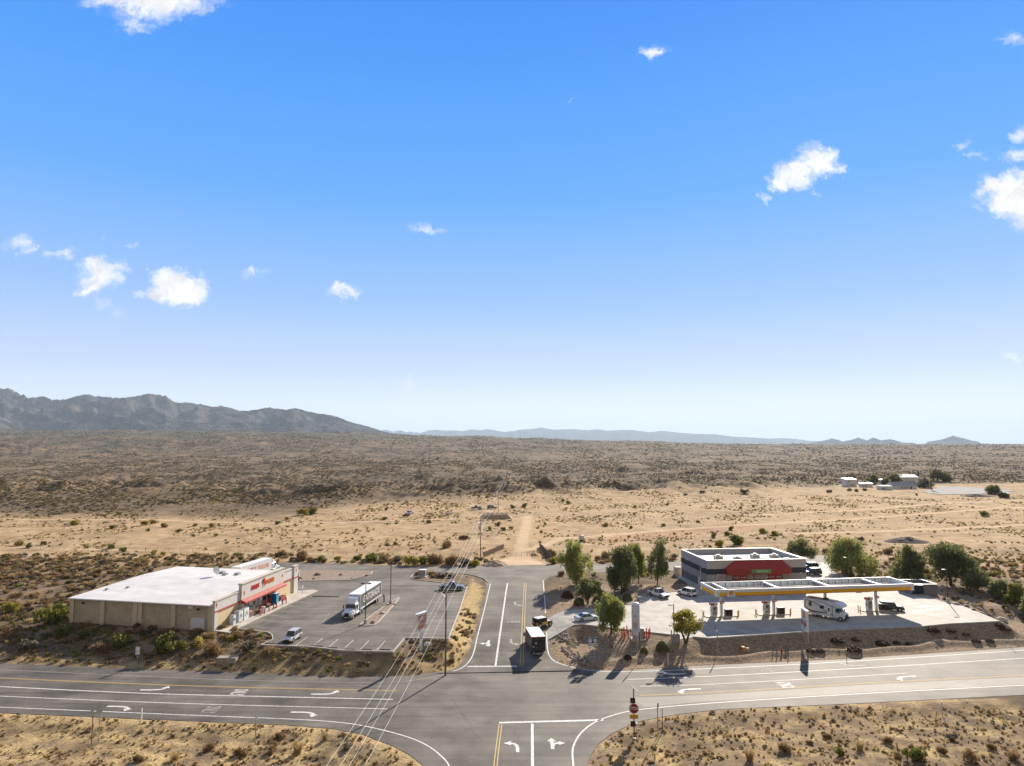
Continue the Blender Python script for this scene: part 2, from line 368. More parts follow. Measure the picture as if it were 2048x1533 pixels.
# ---------------------------------------------------------------- zone painting (what the soil is)
def gpoly(pts, z=2.4): return [Gz(a, b, z) for a, b in pts]
TRACKS = [([(1036,1122),(1041,1100),(1047,1075),(1052,1050),(1055,1032)], 3.6),
          ([(1060,1100),(1120,1078),(1300,1063),(1480,1052),(1640,1042),(1790,1032),(1960,1020),(2080,1013)], 3.2),
          ([(1500,1030),(1700,1022),(1880,1008),(2048,1000)], 3.0),
          ([(1760,1000),(1850,1004),(1960,1015),(2060,1017)], 3.0),
          ([(1600,1068),(1800,1062),(2060,1050)], 3.5),
          ([(-20,1093),(200,1098),(470,1104),(640,1108)], 1.6),
          ([(-20,1042),(300,1040),(560,1048),(900,1040)], 2.5)]
def track_dist(X, Y):
    d = np.full(X.shape, 99.0)
    for pts, w in TRACKS:
        P = [Gz(a, b, 2.4) for a, b in pts]
        for (x0, y0), (x1, y1) in zip(P, P[1:]):
            ex, ey = x1-x0, y1-y0; t = np.clip(((X-x0)*ex+(Y-y0)*ey)/(ex*ex+ey*ey), 0, 1)
            d = np.minimum(d, np.hypot(X-x0-t*ex, Y-y0-t*ey)/w)
    return d
RED = gpoly([(1200,1085),(1230,1072),(1400,1058),(1500,1052),(1520,1056),(1440,1068),(1300,1078)])
DRIVE = gpoly([(960,1150),(1000,1120),(1020,1112),(1060,1112),(1085,1124),(1100,1140),(1060,1134),(1000,1134)])
FIELD = gpoly([(-300,1112),(-300,1044),(0,1044),(300,1040),(560,1046),(700,1020),(860,1010),(1000,1003),(1200,995),(1500,985),(1700,972),(2048,968),(2400,962),(2400,1125),(1960,1125),(1700,1112),(1500,1110),(1100,1120),(900,1122),(700,1118),(480,1112)])
def zones(X, Y):
    fd = pdist(FIELD, X, Y)
    wob = (7*fbm(X/18, Y/18, 61, 3)+10*fbm(X/60, Y/60, 68, 3)*sstep(250, 380, Y))*np.clip(Y/200, .3, 3)
    sand = 1-sstep(-4, 34, fd+wob)
    sand = np.maximum(sand, (1-sstep(.35, 1.15, track_dist(X, Y)+.3*fbm(X/2, Y/2, 62, 2)))*1.55)
    sand = np.maximum(sand, (1-sstep(-.5, 1.0, pdist(DRIVE, X, Y)))*1.7)
    dh = pdist(HWY, X, Y); near = (Y < 200)
    # straw coloured grass at the road edges on the left
    gr = np.where(near & (X < 2), np.exp(-((dh-1.6)/2.0)**2), 0)*(.6+.8*perlin(X/2.1, Y/2.1, 63))
    strip = gpoly([(905,1330),(940,1265),(966,1180),(945,1158),(925,1200),(906,1262),(880,1325)])
    gr = np.maximum(gr, 1-sstep(-.6, .8, pdist(strip, X, Y)+1.0*perlin(X/2.2, Y/2.2, 64)))
    gr = np.maximum(gr, np.where(near & (Y < 104), np.where(X < 12, .5, .25)+.9*perlin(X/4, Y/3, 65)+.5*perlin(X/1.3, Y/1.1, 69), 0)*(dh > 0))
    # grey gravel of the landscaped ground round forecourt and shop
    dl = np.minimum(pdist(STN, X, Y), np.minimum(pdist(STORE, X, Y), 99))
    gv = np.where((Y > 96) & (Y < 175) & (X > 2), 1-sstep(12, 20, dl), 0)
    gv = np.maximum(gv, np.where((Y > 100) & (Y < 135) & (X < 0), (1-sstep(2, 9, pdist(STORE, X, Y)))*.9, 0))
    gv = np.maximum(gv, np.where((Y < 104) & (dh > 0), (1-sstep(.4, 3.2, dh+.9*perlin(X/3, Y/3, 66)))*.85, 0))
    red = 1-sstep(-1.5, 3, pdist(RED, X, Y)+2*perlin(X/6, Y/6, 67))
    return np.clip(sand, 0, 2), np.clip(gr, 0, 1), np.clip(gv, 0, 1), np.clip(red, 0, 1)
# ---------------------------------------------------------------- ground sheet
def fan_mesh(name, U, YY, Z, mats, attrs=None, smooth=True):
    nu, ny = len(U), len(YY); X = U[None, :]*YY[:, None]; Yg = np.repeat(YY[:, None], nu, 1)
    co = np.stack([X, Yg, Z], -1).reshape(-1, 3).astype(np.float32)
    i = np.arange((ny-1)*(nu-1)); r = i//(nu-1); c = i % (nu-1); a = r*nu+c
    f = np.stack([a, a+1, a+nu+1, a+nu], -1).astype(np.int32)
    me = bpy.data.meshes.new(name); me.vertices.add(len(co)); me.vertices.foreach_set('co', co.ravel())
    me.loops.add(f.size); me.loops.foreach_set('vertex_index', f.ravel()); me.polygons.add(len(f))
    me.polygons.foreach_set('loop_start', np.arange(0, f.size, 4, dtype=np.int32)); me.polygons.foreach_set('loop_total', np.full(len(f), 4, np.int32))
    me.polygons.foreach_set('use_smooth', np.full(len(f), smooth)); me.update(calc_edges=True)
    if attrs is not None:
        at = me.color_attributes.new('zone', 'FLOAT_COLOR', 'POINT')
        at.data.foreach_set('color', attrs.reshape(-1, 4).astype(np.float32).ravel())
    for m in mats: me.materials.append(m)
    o = bpy.data.objects.new(name, me); COL.objects.link(o); return o
def ground_material():
    m, nt, b = nodes_of('desert_soil'); N = nt.nodes; L = nt.links
    at = N.new('ShaderNodeVertexColor'); at.layer_name = 'zone'; sp = N.new('ShaderNodeSeparateColor'); L.new(at.outputs[0], sp.inputs[0])
    tc = N.new('ShaderNodeTexCoord')
    def noise(scale, det=5, rough=.55):
        n = N.new('ShaderNodeTexNoise'); n.inputs['Scale'].default_value = scale; n.inputs['Detail'].default_value = det; n.inputs['Roughness'].default_value = rough
        L.new(tc.outputs['Object'], n.inputs['Vector']); return n.outputs['Fac']
    def rampn(fac, stops):
        r = N.new('ShaderNodeValToRGB'); L.new(fac, r.inputs[0]); e = r.color_ramp.elements
        while len(e) < len(stops): e.new(.5)
        for k, (p, c) in enumerate(stops): e[k].position = p; e[k].color = (*c, 1)
        return r.outputs[0]
    def mix(f, a, c2):
        x = N.new('ShaderNodeMix'); x.data_type = 'RGBA'; L.new(f, x.inputs[0]); L.new(a, x.inputs[6]); L.new(c2, x.inputs[7]); return x.outputs[2]
    nb = noise(.012, 6, .6); nm = noise(.22, 7, .65); nf = noise(2.2, 6, .7)
    scrub = rampn(nm, [(.32, (.085,.06,.036)), (.5, (.17,.118,.07)), (.66, (.33,.235,.145))])
    scrub2 = rampn(nb, [(.40, (.075,.06,.042)), (.51, (.17,.122,.076)), (.62, (.31,.22,.135))])
    mm = N.new('ShaderNodeMix'); mm.data_type = 'RGBA'; mm.inputs[0].default_value = .45; L.new(scrub, mm.inputs[6]); L.new(scrub2, mm.inputs[7])
    sand = rampn(nf, [(.34, (.25,.155,.075)), (.5, (.40,.28,.155)), (.72, (.54,.385,.225))])
    sandb = rampn(nm, [(.36, (.28,.165,.075)), (.5, (.42,.295,.165)), (.64, (.57,.42,.25))])
    ms = N.new('ShaderNodeMix'); ms.data_type = 'RGBA'; ms.inputs[0].default_value = .6; L.new(sand, ms.inputs[6]); L.new(sandb, ms.inputs[7])
    grass = rampn(nf, [(.3, (.22,.15,.07)), (.5, (.44,.32,.15)), (.7, (.62,.47,.25))])
    grav = rampn(nf, [(.32, (.13,.092,.06)), (.5, (.26,.19,.125)), (.7, (.45,.34,.235))])
    redc = rampn(nf, [(.3, (.36,.2,.11)), (.7, (.48,.3,.18))])
    lt = rampn(nf, [(.3, (.50,.36,.21)), (.7, (.70,.53,.34))]); tk = N.new('ShaderNodeMapRange'); tk.inputs[1].default_value = 1.0; tk.inputs[2].default_value = 1.9; L.new(sp.outputs[0], tk.inputs[0])
    cl1 = N.new('ShaderNodeMath'); cl1.operation = 'MINIMUM'; L.new(sp.outputs[0], cl1.inputs[0]); cl1.inputs[1].default_value = 1.0
    c = mix(cl1.outputs[0], mm.outputs[2], ms.outputs[2]); c = mix(tk.outputs[0], c, lt)
    c = mix(sp.outputs[2], c, grav); c = mix(sp.outputs[1], c, grass)
    c = mix(at.outputs['Alpha'], c, redc)
    vg = N.new('ShaderNodeAttribute'); vg.attribute_name = 'cover'; olive = rampn(nm, [(.35, (.045,.043,.026)), (.65, (.13,.11,.07))]); c = mix(vg.outputs['Fac'], c, olive)
    L.new(c, b.inputs['Base Color']); b.inputs['Roughness'].default_value = 1; b.inputs['Specular IOR Level'].default_value = .1
    bp = N.new('ShaderNodeBump'); bp.inputs['Strength'].default_value = .8; bp.inputs['Distance'].default_value = .25
    ad = N.new('ShaderNodeMath'); ad.operation = 'ADD'; L.new(nf, ad.inputs[0]); L.new(nm, ad.inputs[1]); L.new(ad.outputs[0], bp.inputs['Height'])
    L.new(bp.outputs[0], b.inputs['Normal'])
    return m
U = np.concatenate([np.linspace(-1.6, -.95, 14)[:-1], np.linspace(-.95, .95, 560), np.linspace(.95, 1.6, 14)[1:]])
ys = [30.0]
while ys[-1] < 215: ys.append(ys[-1]+.42)
while ys[-1] < 4000: ys.append(ys[-1]*1.0055+.05)
while ys[-1] < 60000: ys.append(ys[-1]*1.02)
YY = np.array(ys)
Xg = U[None, :]*YY[:, None]; Yg = np.repeat(YY[:, None], len(U), 1)
Zg = height(Xg.ravel(), Yg.ravel()).reshape(Xg.shape)
zn = zones(Xg.ravel(), Yg.ravel()); att = np.stack(zn, -1)
SOIL = ground_material()
ground = fan_mesh('desert_ground', U, YY, Zg, [SOIL], att)
xf, yf = Xg.ravel(), Yg.ravel(); cover = np.clip(sstep(1200, 5000, yf)*.85+sstep(380, 600, yf)*(.14+1.0*fbm(xf/230, yf/420, 77, 5)+.3*fbm(xf/60, yf/70, 78, 3)), 0, .9)*(1-np.clip(zn[0], 0, 1))
cover = np.maximum(cover, np.clip(sstep(190, 230, yf)*(zn[0] <= 1.01)*(.10+.42*fbm(xf/24, yf/30, 79, 4)+.22*perlin(xf/4, yf/5, 80)), 0, .42))
at_c = ground.data.attributes.new('cover', 'FLOAT', 'POINT'); at_c.data.foreach_set('value', cover.astype(np.float32))
tag(ground, kind='structure')
# ---------------------------------------------------------------- mountains
SIL_L = [(-400,800),(-200,782),(-80,770),(0,778),(14,777),(34,787),(55,796),(73,795),(85,793),(103,800),(126,800),(147,794),(171,789),(191,793),(219,795.5),(239,796.5),(273,793),(297,787),(311,790),(331,792.5),(345,803),(355,807),(372,805.5),(393,808),(410,811),(424,815),(441,812),(458,816),(478,821.5),(495,822.5),(513,820),(533,816),(550,817.5),(574,820),(588,816.5),(608,821.5),(632,827),(649,829),(673,833.5),(697,843),(716,848.5),(737,853.7),(754,859),(771,864.6),(785,867),(840,872),(900,878),(960,884),(1100,889)]
SIL_F = [(600,872),(700,868),(740,864),(764,861),(774,860),(788,864),(802,861),(812,865),(822,864),(839,866.7),(856,862),(873,860),(887,862),(908,861),(925,863),(942,859.5),(960,861),(976,858.8),(993,862),(1010,864.6),(1031,862),(1044,859.5),(1061,858.8),(1078,856),(1092,857),(1106,860),(1130,859),(1147,859),(1174,861),(1195,859),(1215,862),(1239,860.5),(1263,860.5),(1283,863),(1300,865),(1322,862),(1355,865.6),(1391,868.5),(1428,869),(1464,873.6),(1501,875.4),(1537,877.6),(1563,876.5),(1592,878.4),(1614,882),(1640,883),(1700,885),(1800,887),(1900,889)]
SIL_R = [(1560,889),(1614,885),(1640,883),(1662,877.6),(1683,883),(1698,881),(1714.5,875.8),(1731,881),(1744,875.8),(1760,881),(1778,879),(1800,884.6),(1822,884.6),(1840,886.5),(1855,883.8),(1881,879.4),(1903,872),(1921,876.5),(1943,882),(1965,886.5),(1994,887.5),(2045,888.3),(2200,886),(2400,888)]
def rock_material():
    m, nt, b = nodes_of('mountain_rock'); N = nt.nodes; L = nt.links
    tc = N.new('ShaderNodeTexCoord'); n = N.new('ShaderNodeTexNoise'); n.inputs['Scale'].default_value = .004; n.inputs['Detail'].default_value = 9; n.inputs['Roughness'].default_value = .65
    L.new(tc.outputs['Object'], n.inputs['Vector'])
    r = N.new('ShaderNodeValToRGB'); L.new(n.outputs['Fac'], r.inputs[0]); e = r.color_ramp.elements
    e[0].position = .36; e[0].color = (.040,.038,.036,1); e[1].position = .64; e[1].color = (.15,.125,.105,1); L.new(r.outputs[0], b.inputs['Base Color'])
    b.inputs['Roughness'].default_value = 1; b.inputs['Specular IOR Level'].default_value = 0
    n2 = N.new('ShaderNodeTexNoise'); n2.inputs['Scale'].default_value = .0045; n2.inputs['Detail'].default_value = 8; n2.inputs['Roughness'].default_value = .7; L.new(tc.outputs['Object'], n2.inputs['Vector'])
    bp = N.new('ShaderNodeBump'); bp.inputs['Strength'].default_value = 1; bp.inputs['Distance'].default_value = 130; L.new(n2.outputs['Fac'], bp.inputs['Height']); L.new(bp.outputs[0], b.inputs['Normal'])
    return m
ROCK = rock_material()
def range_mesh(name, sil, Y0, Yc, Y1, nu, ny, seed, ns, base=-20):
    px = np.linspace(sil[0][0], sil[-1][0], nu); U = (px-1024)/FPX
    tgt = (YH-np.interp(px, [a for a, b in sil], [b for a, b in sil]))/FPX
    YY = np.linspace(Y0, Y1, ny); X = U[None, :]*YY[:, None]; Yg = np.repeat(YY[:, None], nu, 1)
    t = (Yg-Y0)/(Yc-Y0); prof = np.where(t < 1, np.clip(t, 0, 1)**1.5, 1-np.clip((Yg-Yc)/(Y1-Yc), 0, 1)**1.5)
    rd = fbm(X/ns, Yg/ns, seed, 7, True); br = fbm(X/(ns*2.6), Yg/(ns*2.6), seed+20, 3)
    h = prof*(0.42+.58*rd+.2*br)+.25*prof*(1-prof)*2*rd
    h = np.clip(h, 0, None)
    amp = tgt*Yc
    Z = h*np.maximum(amp, 5)[None, :]
    ang = ((Z+base-CH)/Yg).max(0); k = (tgt*1.0)/np.maximum(ang, 1e-5)
    k = (tgt*Yg[np.argmax((Z+base-CH)/Yg, 0), 0]-base+CH)/np.maximum(Z[np.argmax((Z+base-CH)/Yg, 0), np.arange(nu)], 1)
    ks = np.convolve(np.pad(k, 12, 'edge'), np.hanning(27)[1:-1]/np.hanning(27).sum(), 'valid')
    Z = Z*np.clip(ks, .1, 4)[None, :]+base
    return tag(fan_mesh(name, U, YY, Z, [ROCK]), kind='structure')
range_mesh('mountain_range', SIL_L, 6200, 10500, 14000, 1800, 320, 71, 1700, 60)
range_mesh('distant_mountains', SIL_F, 26000, 33000, 38000, 2400, 70, 81, 3500, -40)
range_mesh('cone_hills', SIL_R, 15500, 17000, 18500, 1500, 60, 91, 1500, -40)
# ---------------------------------------------------------------- road surfaces and paint
def asphalt_mat(name, col, agg=.35, rough=.85, patch=.25, tint=None, spec=.3):
    m, nt, b = nodes_of(name); N = nt.nodes; L = nt.links
    tc = N.new('ShaderNodeTexCoord')
    def noise(s, d=4, vec=None):
        n = N.new('ShaderNodeTexNoise'); n.inputs['Scale'].default_value = s; n.inputs['Detail'].default_value = d; n.inputs['Roughness'].default_value = .6
        L.new(vec or tc.outputs['Object'], n.inputs['Vector']); return n.outputs['Fac']
    def mr(v, a, c, lo, hi):
        n = N.new('ShaderNodeMapRange'); n.inputs[1].default_value = a; n.inputs[2].default_value = c; n.inputs[3].default_value = lo; n.inputs[4].default_value = hi; L.new(v, n.inputs[0]); return n.outputs[0]
    def mul(a, c):
        n = N.new('ShaderNodeMath'); n.operation = 'MULTIPLY'; L.new(a, n.inputs[0]); L.new(c, n.inputs[1]); return n.outputs[0]
    mp = N.new('ShaderNodeMapping'); mp.inputs['Scale'].default_value = (.03, 1, 1); L.new(tc.outputs['Object'], mp.inputs[0])
    f = mul(mr(noise(9, 3), .3, .7, 1-agg, 1+agg), mr(noise(.14, 5), .3, .7, 1-patch, 1+patch))
    f = mul(f, mr(noise(.7, 3, mp.outputs[0]), .3, .7, 1-patch*.5, 1+patch*.5))
    v = N.new('ShaderNodeTexVoronoi'); v.feature = 'DISTANCE_TO_EDGE'; v.inputs['Scale'].default_value = .09
    wv = N.new('ShaderNodeVectorMath'); wv.operation = 'ADD'; nn = N.new('ShaderNodeTexNoise'); nn.inputs['Scale'].default_value = .5; nn.inputs['Detail'].default_value = 4; L.new(tc.outputs['Object'], nn.inputs['Vector'])
    sc = N.new('ShaderNodeVectorMath'); sc.operation = 'SCALE'; sc.inputs['Scale'].default_value = 3.0; L.new(nn.outputs['Color'], sc.inputs[0])
    L.new(tc.outputs['Object'], wv.inputs[0]); L.new(sc.outputs[0], wv.inputs[1]); L.new(wv.outputs[0], v.inputs['Vector'])
    f = mul(f, mr(v.outputs[0], .0, .006, .72, 1.0))
    sv_ = N.new('ShaderNodeVectorMath'); sv_.operation = 'SCALE'; sv_.inputs[0].default_value = col; L.new(f, sv_.inputs['Scale'])
    L.new(sv_.outputs[0], b.inputs['Base Color']); b.inputs['Roughness'].default_value = rough; b.inputs['Specular IOR Level'].default_value = spec
    bp = N.new('ShaderNodeBump'); bp.inputs['Strength'].default_value = .35; bp.inputs['Distance'].default_value = .02; L.new(noise(14, 2), bp.inputs['Height']); L.new(bp.outputs[0], b.inputs['Normal'])
    MATS[name] = m; return m
def concrete_mat(name, col, jx=4.6, jy=4.6, ang=0.0):
    m, nt, b = nodes_of(name); N = nt.nodes; L = nt.links; tc = N.new('ShaderNodeTexCoord')
    mp = N.new('ShaderNodeMapping'); mp.inputs['Rotation'].default_value = (0, 0, ang); L.new(tc.outputs['Object'], mp.inputs[0])
    br = N.new('ShaderNodeTexBrick'); br.offset = 0; br.inputs['Scale'].default_value = 1; br.inputs['Mortar Size'].default_value = .03; br.inputs['Brick Width'].default_value = jx; br.inputs['Row Height'].default_value = jy
    br.inputs['Color1'].default_value = (1, 1, 1, 1); br.inputs['Color2'].default_value = (.93, .93, .93, 1); br.inputs['Mortar'].default_value = (.55, .55, .55, 1); L.new(mp.outputs[0], br.inputs[0])
    def noise(s, d=5):
        n = N.new('ShaderNodeTexNoise'); n.inputs['Scale'].default_value = s; n.inputs['Detail'].default_value = d; L.new(tc.outputs['Object'], n.inputs['Vector']); return n.outputs['Fac']
    r = N.new('ShaderNodeValToRGB'); L.new(noise(.35, 7), r.inputs[0]); e = r.color_ramp.elements
    e[0].position = .3; e[0].color = (col[0]*.72, col[1]*.70, col[2]*.68, 1); e[1].position = .62; e[1].color = (*col, 1)
    x = N.new('ShaderNodeMix'); x.data_type = 'RGBA'; x.blend_type = 'MULTIPLY'; x.inputs[0].default_value = 1; L.new(r.outputs[0], x.inputs[6]); L.new(br.outputs[0], x.inputs[7])
    r2 = N.new('ShaderNodeMapRange'); r2.inputs[1].default_value = .35; r2.inputs[2].default_value = .7; r2.inputs[3].default_value = .86; r2.inputs[4].default_value = 1.06; L.new(noise(6, 4), r2.inputs[0])
    s = N.new('ShaderNodeVectorMath'); s.operation = 'SCALE'; L.new(x.outputs[2], s.inputs[0]); L.new(r2.outputs[0], s.inputs['Scale'])
    L.new(s.outputs[0], b.inputs['Base Color']); b.inputs['Roughness'].default_value = .8; b.inputs['Specular IOR Level'].default_value = .3
    MATS[name] = m; return m
ASPH_H = asphalt_mat('highway_asphalt', (.102,.088,.070), rough=.76, spec=.35, patch=.55)
ASPH_S = asphalt_mat('side_road_asphalt', (.128,.112,.090), patch=.5)
ASPH_L = asphalt_mat('car_park_asphalt', (.136,.121,.099), patch=.45)
ASPH_G = asphalt_mat('polished_glare_asphalt', (.155,.137,.112), rough=.74, patch=.2, spec=.45)  # polished asphalt, its colour lightened to stand in for sun glare
CONC = concrete_mat('forecourt_concrete', (.43,.405,.36), ang=R(-6))
KERB = mat('kerb_concrete', (.46,.43,.38), .85, var=.2, scale=.8)
WHITE = mat('road_paint_white', (.66,.64,.60), .7, var=.35, scale=2.5)
WHITE2 = mat('road_paint_faded', (.36,.34,.31), .8, var=.4, scale=2.5)
YELL = mat('road_paint_yellow', (.52,.36,.13), .75, var=.3, scale=2.5)
def flat_sheet(name, poly, z, m, zf=None):
    """flat or gently draped sheet"""
    tri = tessellate_polygon([[Vector((a, b, 0)) for a, b in poly]])
    me = bpy.data.meshes.new(name); bm = bmesh.new()
    vs = [bm.verts.new((a, b, z)) for a, b in poly]
    for t in tri:
        try: bm.faces.new([vs[i] for i in t])
        except ValueError: pass
    if zf:
        for k in range(6):
            es = [e for e in bm.edges if e.calc_length() > 4]
            if not es: break
            bmesh.ops.subdivide_edges(bm, edges=es, cuts=1); bmesh.ops.triangulate(bm, faces=bm.faces)
        for v in bm.verts: v.co.z = zf(v.co.x, v.co.y)
    for f in bm.faces:
        f.normal_update()
        if f.normal.z < 0: f.normal_flip()
    bm.to_mesh(me); bm.free(); me.materials.append(m); o = bpy.data.objects.new(name, me); COL.objects.link(o)
    return tag(o, kind='structure')
flat_sheet('highway', HWY, 0.0, ASPH_H)
sz = lambda x, y: float(station_z(np.array(x), np.array(y)))
def strip_mesh(name, L_, R_, zf, m, n=6):
    b = MB(); rings = []
    pl, pr = [], []
    for k in range(len(L_)-1):
        for j in range(n):
            t = j/n; pl.append((lerp(L_[k][0], L_[k+1][0], t), lerp(L_[k][1], L_[k+1][1], t))); pr.append((lerp(R_[k][0], R_[k+1][0], t), lerp(R_[k][1], R_[k+1][1], t)))
    pl.append(L_[-1]); pr.append(R_[-1])
    vs = []; fs = []
    for a, c in zip(pl, pr):
        for j in range(5):
            t = j/4; x = lerp(a[0], c[0], t); y = lerp(a[1], c[1], t); vs.append((x, y, zf(x, y)))
    for k in range(len(pl)-1):
        for j in range(4): i = k*5+j; fs.append((i, i+1, i+6, i+5))
    b.add(vs, fs, m); return tag(b.build(name), kind='structure')
strip_mesh('side_road', SRL, SRR, lambda x, y: ramp(y)+.006, ASPH_S)
flat_sheet('frontage_road', FRONT, ZL+.012, ASPH_S)
flat_sheet('car_park', LOT, ZL+.018, ASPH_L)
flat_sheet('forecourt', STN, ZL+.02, CONC, lambda x, y: sz(x, y)+.022)
# wheel-polished lane, right half of the highway; sun glare put in as paler colour
flat_sheet('worn_glare_lane', chain([(1258,1396),(1400,1391),(1716,1371),(2048,1354.5),(2400,1336),(2400,1355),(2048,1369),(1716,1386),(1400,1404.5),(1290,1415)], Gz), .004, ASPH_G)
def resample(P, step):
    out = [P[0]]
    for (x0, y0), (x1, y1) in zip(P, P[1:]):
        n = max(1, int(math.hypot(x1-x0, y1-y0)/step))
        for k in range(1, n+1): out.append((lerp(x0, x1, k/n), lerp(y0, y1, k/n)))
    return out
def smooth_line(P, it=2):
    for _ in range(it):
        Q = [P[0]]
        for a, b in zip(P, P[1:]): Q += [(lerp(a[0], b[0], .25), lerp(a[1], b[1], .25)), (lerp(a[0], b[0], .75), lerp(a[1], b[1], .75))]
        P = Q+[P[-1]]
    return P
def ribbon(b, P, w, zf, m, off=0.0, smooth=True):
    if smooth and len(P) > 2: P = smooth_line(P)
    P = resample(P, 2.5); vs = []; fs = []
    for k, (x, y) in enumerate(P):
        a = P[max(k-1, 0)]; c = P[min(k+1, len(P)-1)]; dx, dy = c[0]-a[0], c[1]-a[1]; l = math.hypot(dx, dy) or 1; nx, ny = -dy/l, dx/l
        for s in (-w/2+off, w/2+off): vs.append((x+nx*s, y+ny*s, zf(x+nx*s, y+ny*s)))
    for k in range(len(P)-1): fs.append((2*k, 2*k+1, 2*k+3, 2*k+2))
    b.add(vs, fs, m)
z0 = lambda x, y: .014
zr = lambda x, y: ramp(y)+.016
zl_ = lambda x, y: ZL+.026
zs_ = lambda x, y: sz(x, y)+.03
mk = MB()
def hl(pts, w, m, f=Gz, z=z0, off=0): ribbon(mk, chain(pts, f), w, z, m, off)
hl([(-260,1326),(0,1340),(254,1351.7),(440,1360),(618,1364.6),(770,1365.8),(821,1362.5),(872,1353.6),(905,1343)], .14, WHITE2)
hl([(905,1343),(923,1338),(939,1324),(948,1306),(954,1276),(962.5,1244.5),(974,1198.7),(981,1168)], .2, WHITE, Gr, zr)
for o in (-.13, .13):
    hl([(-260,1343),(0,1356.8),(254,1367.7),(440,1374.5),(795,1382)], .13, YELL, off=o)
    hl([(1279,1392),(1440,1385),(1716,1367.6),(2048,1351.8),(2400,1333)], .13, YELL, off=o)
    hl([(1043,1332),(1050.5,1167)], .14, YELL, Gr, zr, off=o*1.8)
    hl([(1001,1449),(990,1533),(980,1680)], .14, YELL, off=o*1.4)
hl([(-260,1360),(0,1373.8),(254,1386.5),(440,1391.7),(786,1399.4)], .26, WHITE)
hl([(-260,1380),(0,1393),(254,1403.8),(440,1410),(775,1418.4)], .2, WHITE)
hl([(-260,1403),(0,1415),(188,1422.8),(440,1433.6),(592,1438.7),(694,1446),(757,1458),(821,1475.5),(859,1493),(887,1516),(900,1533),(910,1570),(914,1680)], .2, WHITE)
hl([(1093,1264),(1094.7,1303),(1101,1317),(1115,1327),(1152,1337)], .2, WHITE, Gr, zr)
hl([(1152,1337.6),(1182,1342),(1240,1345),(1400,1339),(1685,1325),(2048,1301),(2400,1277)], .2, WHITE)
hl([(1086,1161),(1089.4,1198.7),(1091,1227)], .2, WHITE, Gr, zr)
hl([(1255,1359.5),(1440,1352.7),(1716,1337.5),(2048,1317),(2400,1295)], .2, WHITE)
hl([(1280,1373),(1400,1371),(1814,1347)], .16, WHITE)
hl([(1150,1680),(1147.5,1533),(1144,1506),(1147.5,1489),(1160,1467),(1184,1447.4),(1208.6,1436.4),(1245,1425.4),(1282,1418.6),(1440,1405),(1716,1388),(2048,1371),(2400,1352)], .22, WHITE)
hl([(991,1332),(1015,1167)], .32, WHITE, Gr, zr)
hl([(934,1333.5),(1034,1333)], .42, WHITE, Gr, zr)
hl([(998,1446),(1206,1440.6)], .5, WHITE); hl([(1064.5,1448),(1065,1533),(1066,1680)], .35, WHITE)
def arrow(kind, cx, cy, ang, z, m, L=3.0, mir=1):
    """pavement arrow; travel direction is +y before turning by ang"""
    w = .42
    if kind == 'turn':   # stem then curl to the left
        path = [(0,-L/2),(0,-L*.1),(-.12,L*.12),(-.42,L*.27),(-.8,L*.33)]; head = [(-.8,L*.33+.62),(-.8,L*.33-.62),(-1.75,L*.33)]
        shapes = [(path, head)]
    else:
        shapes = [([(0,-L/2),(0,L*.25)], [(-.6,L*.22),(.6,L*.22),(0,L*.55)]), ([(0,-L*.35),(-.1,-L*.1),(-.5,L*.04),(-.9,L*.06)], [(-.85,L*.06+.55),(-.85,L*.06-.55),(-1.7,L*.06)])]
    ca, sa = math.cos(ang), math.sin(ang)
    T = lambda p: (cx+mir*p[0]*ca-p[1]*sa, cy+mir*p[0]*sa+p[1]*ca)
    for si, (path, head) in enumerate(shapes):
        ribbon(mk, [T(p) for p in path], w, (lambda a, b, si=si: z(a, b)+.004*si), m, smooth=False)
        q = [T(p) for p in head]; mk.add([(a, b, z(a, b)+.002+.004*si) for a, b in q], [(0,1,2)] if mir > 0 else [(0,2,1)], m)
def at_g(px, py, f=Gz): return f(px, py)
for px, py, mir, m in ((308,1380.5,1,WHITE), (650,1389,1,WHITE), (243,1413.5,-1,WHITE), (611,1425,-1,WHITE)):
    x, y = Gz(px, py); arrow('turn', x, y, R(-90-1), z0, m, 4.2, mir)
for px, py, mir, m in ((1347,1349,-1,WHITE), (1375,1379,1,WHITE), (1709,1332,-1,WHITE2), (1807,1354,1,WHITE)):
    x, y = Gz(px, py); arrow('turn', x, y, R(90+6), z0, m, 4.2, mir)
x, y = Gr(1022,1285); arrow('turn', x, y, R(180), zr, WHITE2, 3.4, 1)
x, y = Gr(1030,1208.4); arrow('turn', x, y, R(180), zr, WHITE2, 3.4, 1)
x, y = Gr(977,1287); arrow('both', x, y, R(180), zr, WHITE, 3.4, -1)
x, y = Gz(1035,1494); arrow('turn', x, y, 0, z0, WHITE, 3.0, 1)
x, y = Gz(1104,1488); arrow('both', x, y, 0, z0, WHITE, 3.0, -1)
# car park bays
ly = [1268.7,1259.5,1251.3,1242.4,1234.4,1227,1219.9,1212.7,1205.7,1199.6,1193.4]
for i, y in enumerate(ly):
    xr = np.interp(y, [1175,1222,1270], [933,918.5,899])
    xl = np.interp(y, [1193,1269], [872,838]) - (18 if i == 0 else 0)
    hl([(xl,y-.6),(xr,y)], .12, WHITE2, gl, zl_)
hl([(836,1277),(896,1278)], .1, WHITE2, gl, zl_)
for a, b in (((614,1275),(591,1291.5)),((645,1277.5),(624,1294)),((676,1279),(655,1297)),((707,1281),(690,1296)),((738,1281.5),(721,1299.5)),((771,1282),(754,1300.5))): hl([a, b], .11, WHITE, gl, zl_)
for k, (x0, y0) in enumerate(((500,1252),(522,1241),(541,1231),(558,1221),(573,1212),(588,1203),(600,1196))): hl([(x0,y0),(x0+48-k*2,y0+6)], .1, WHITE2, gl, zl_)
hl([(660,1226),(640,1252),(690,1258)], .08, WHITE2, gl, zl_)
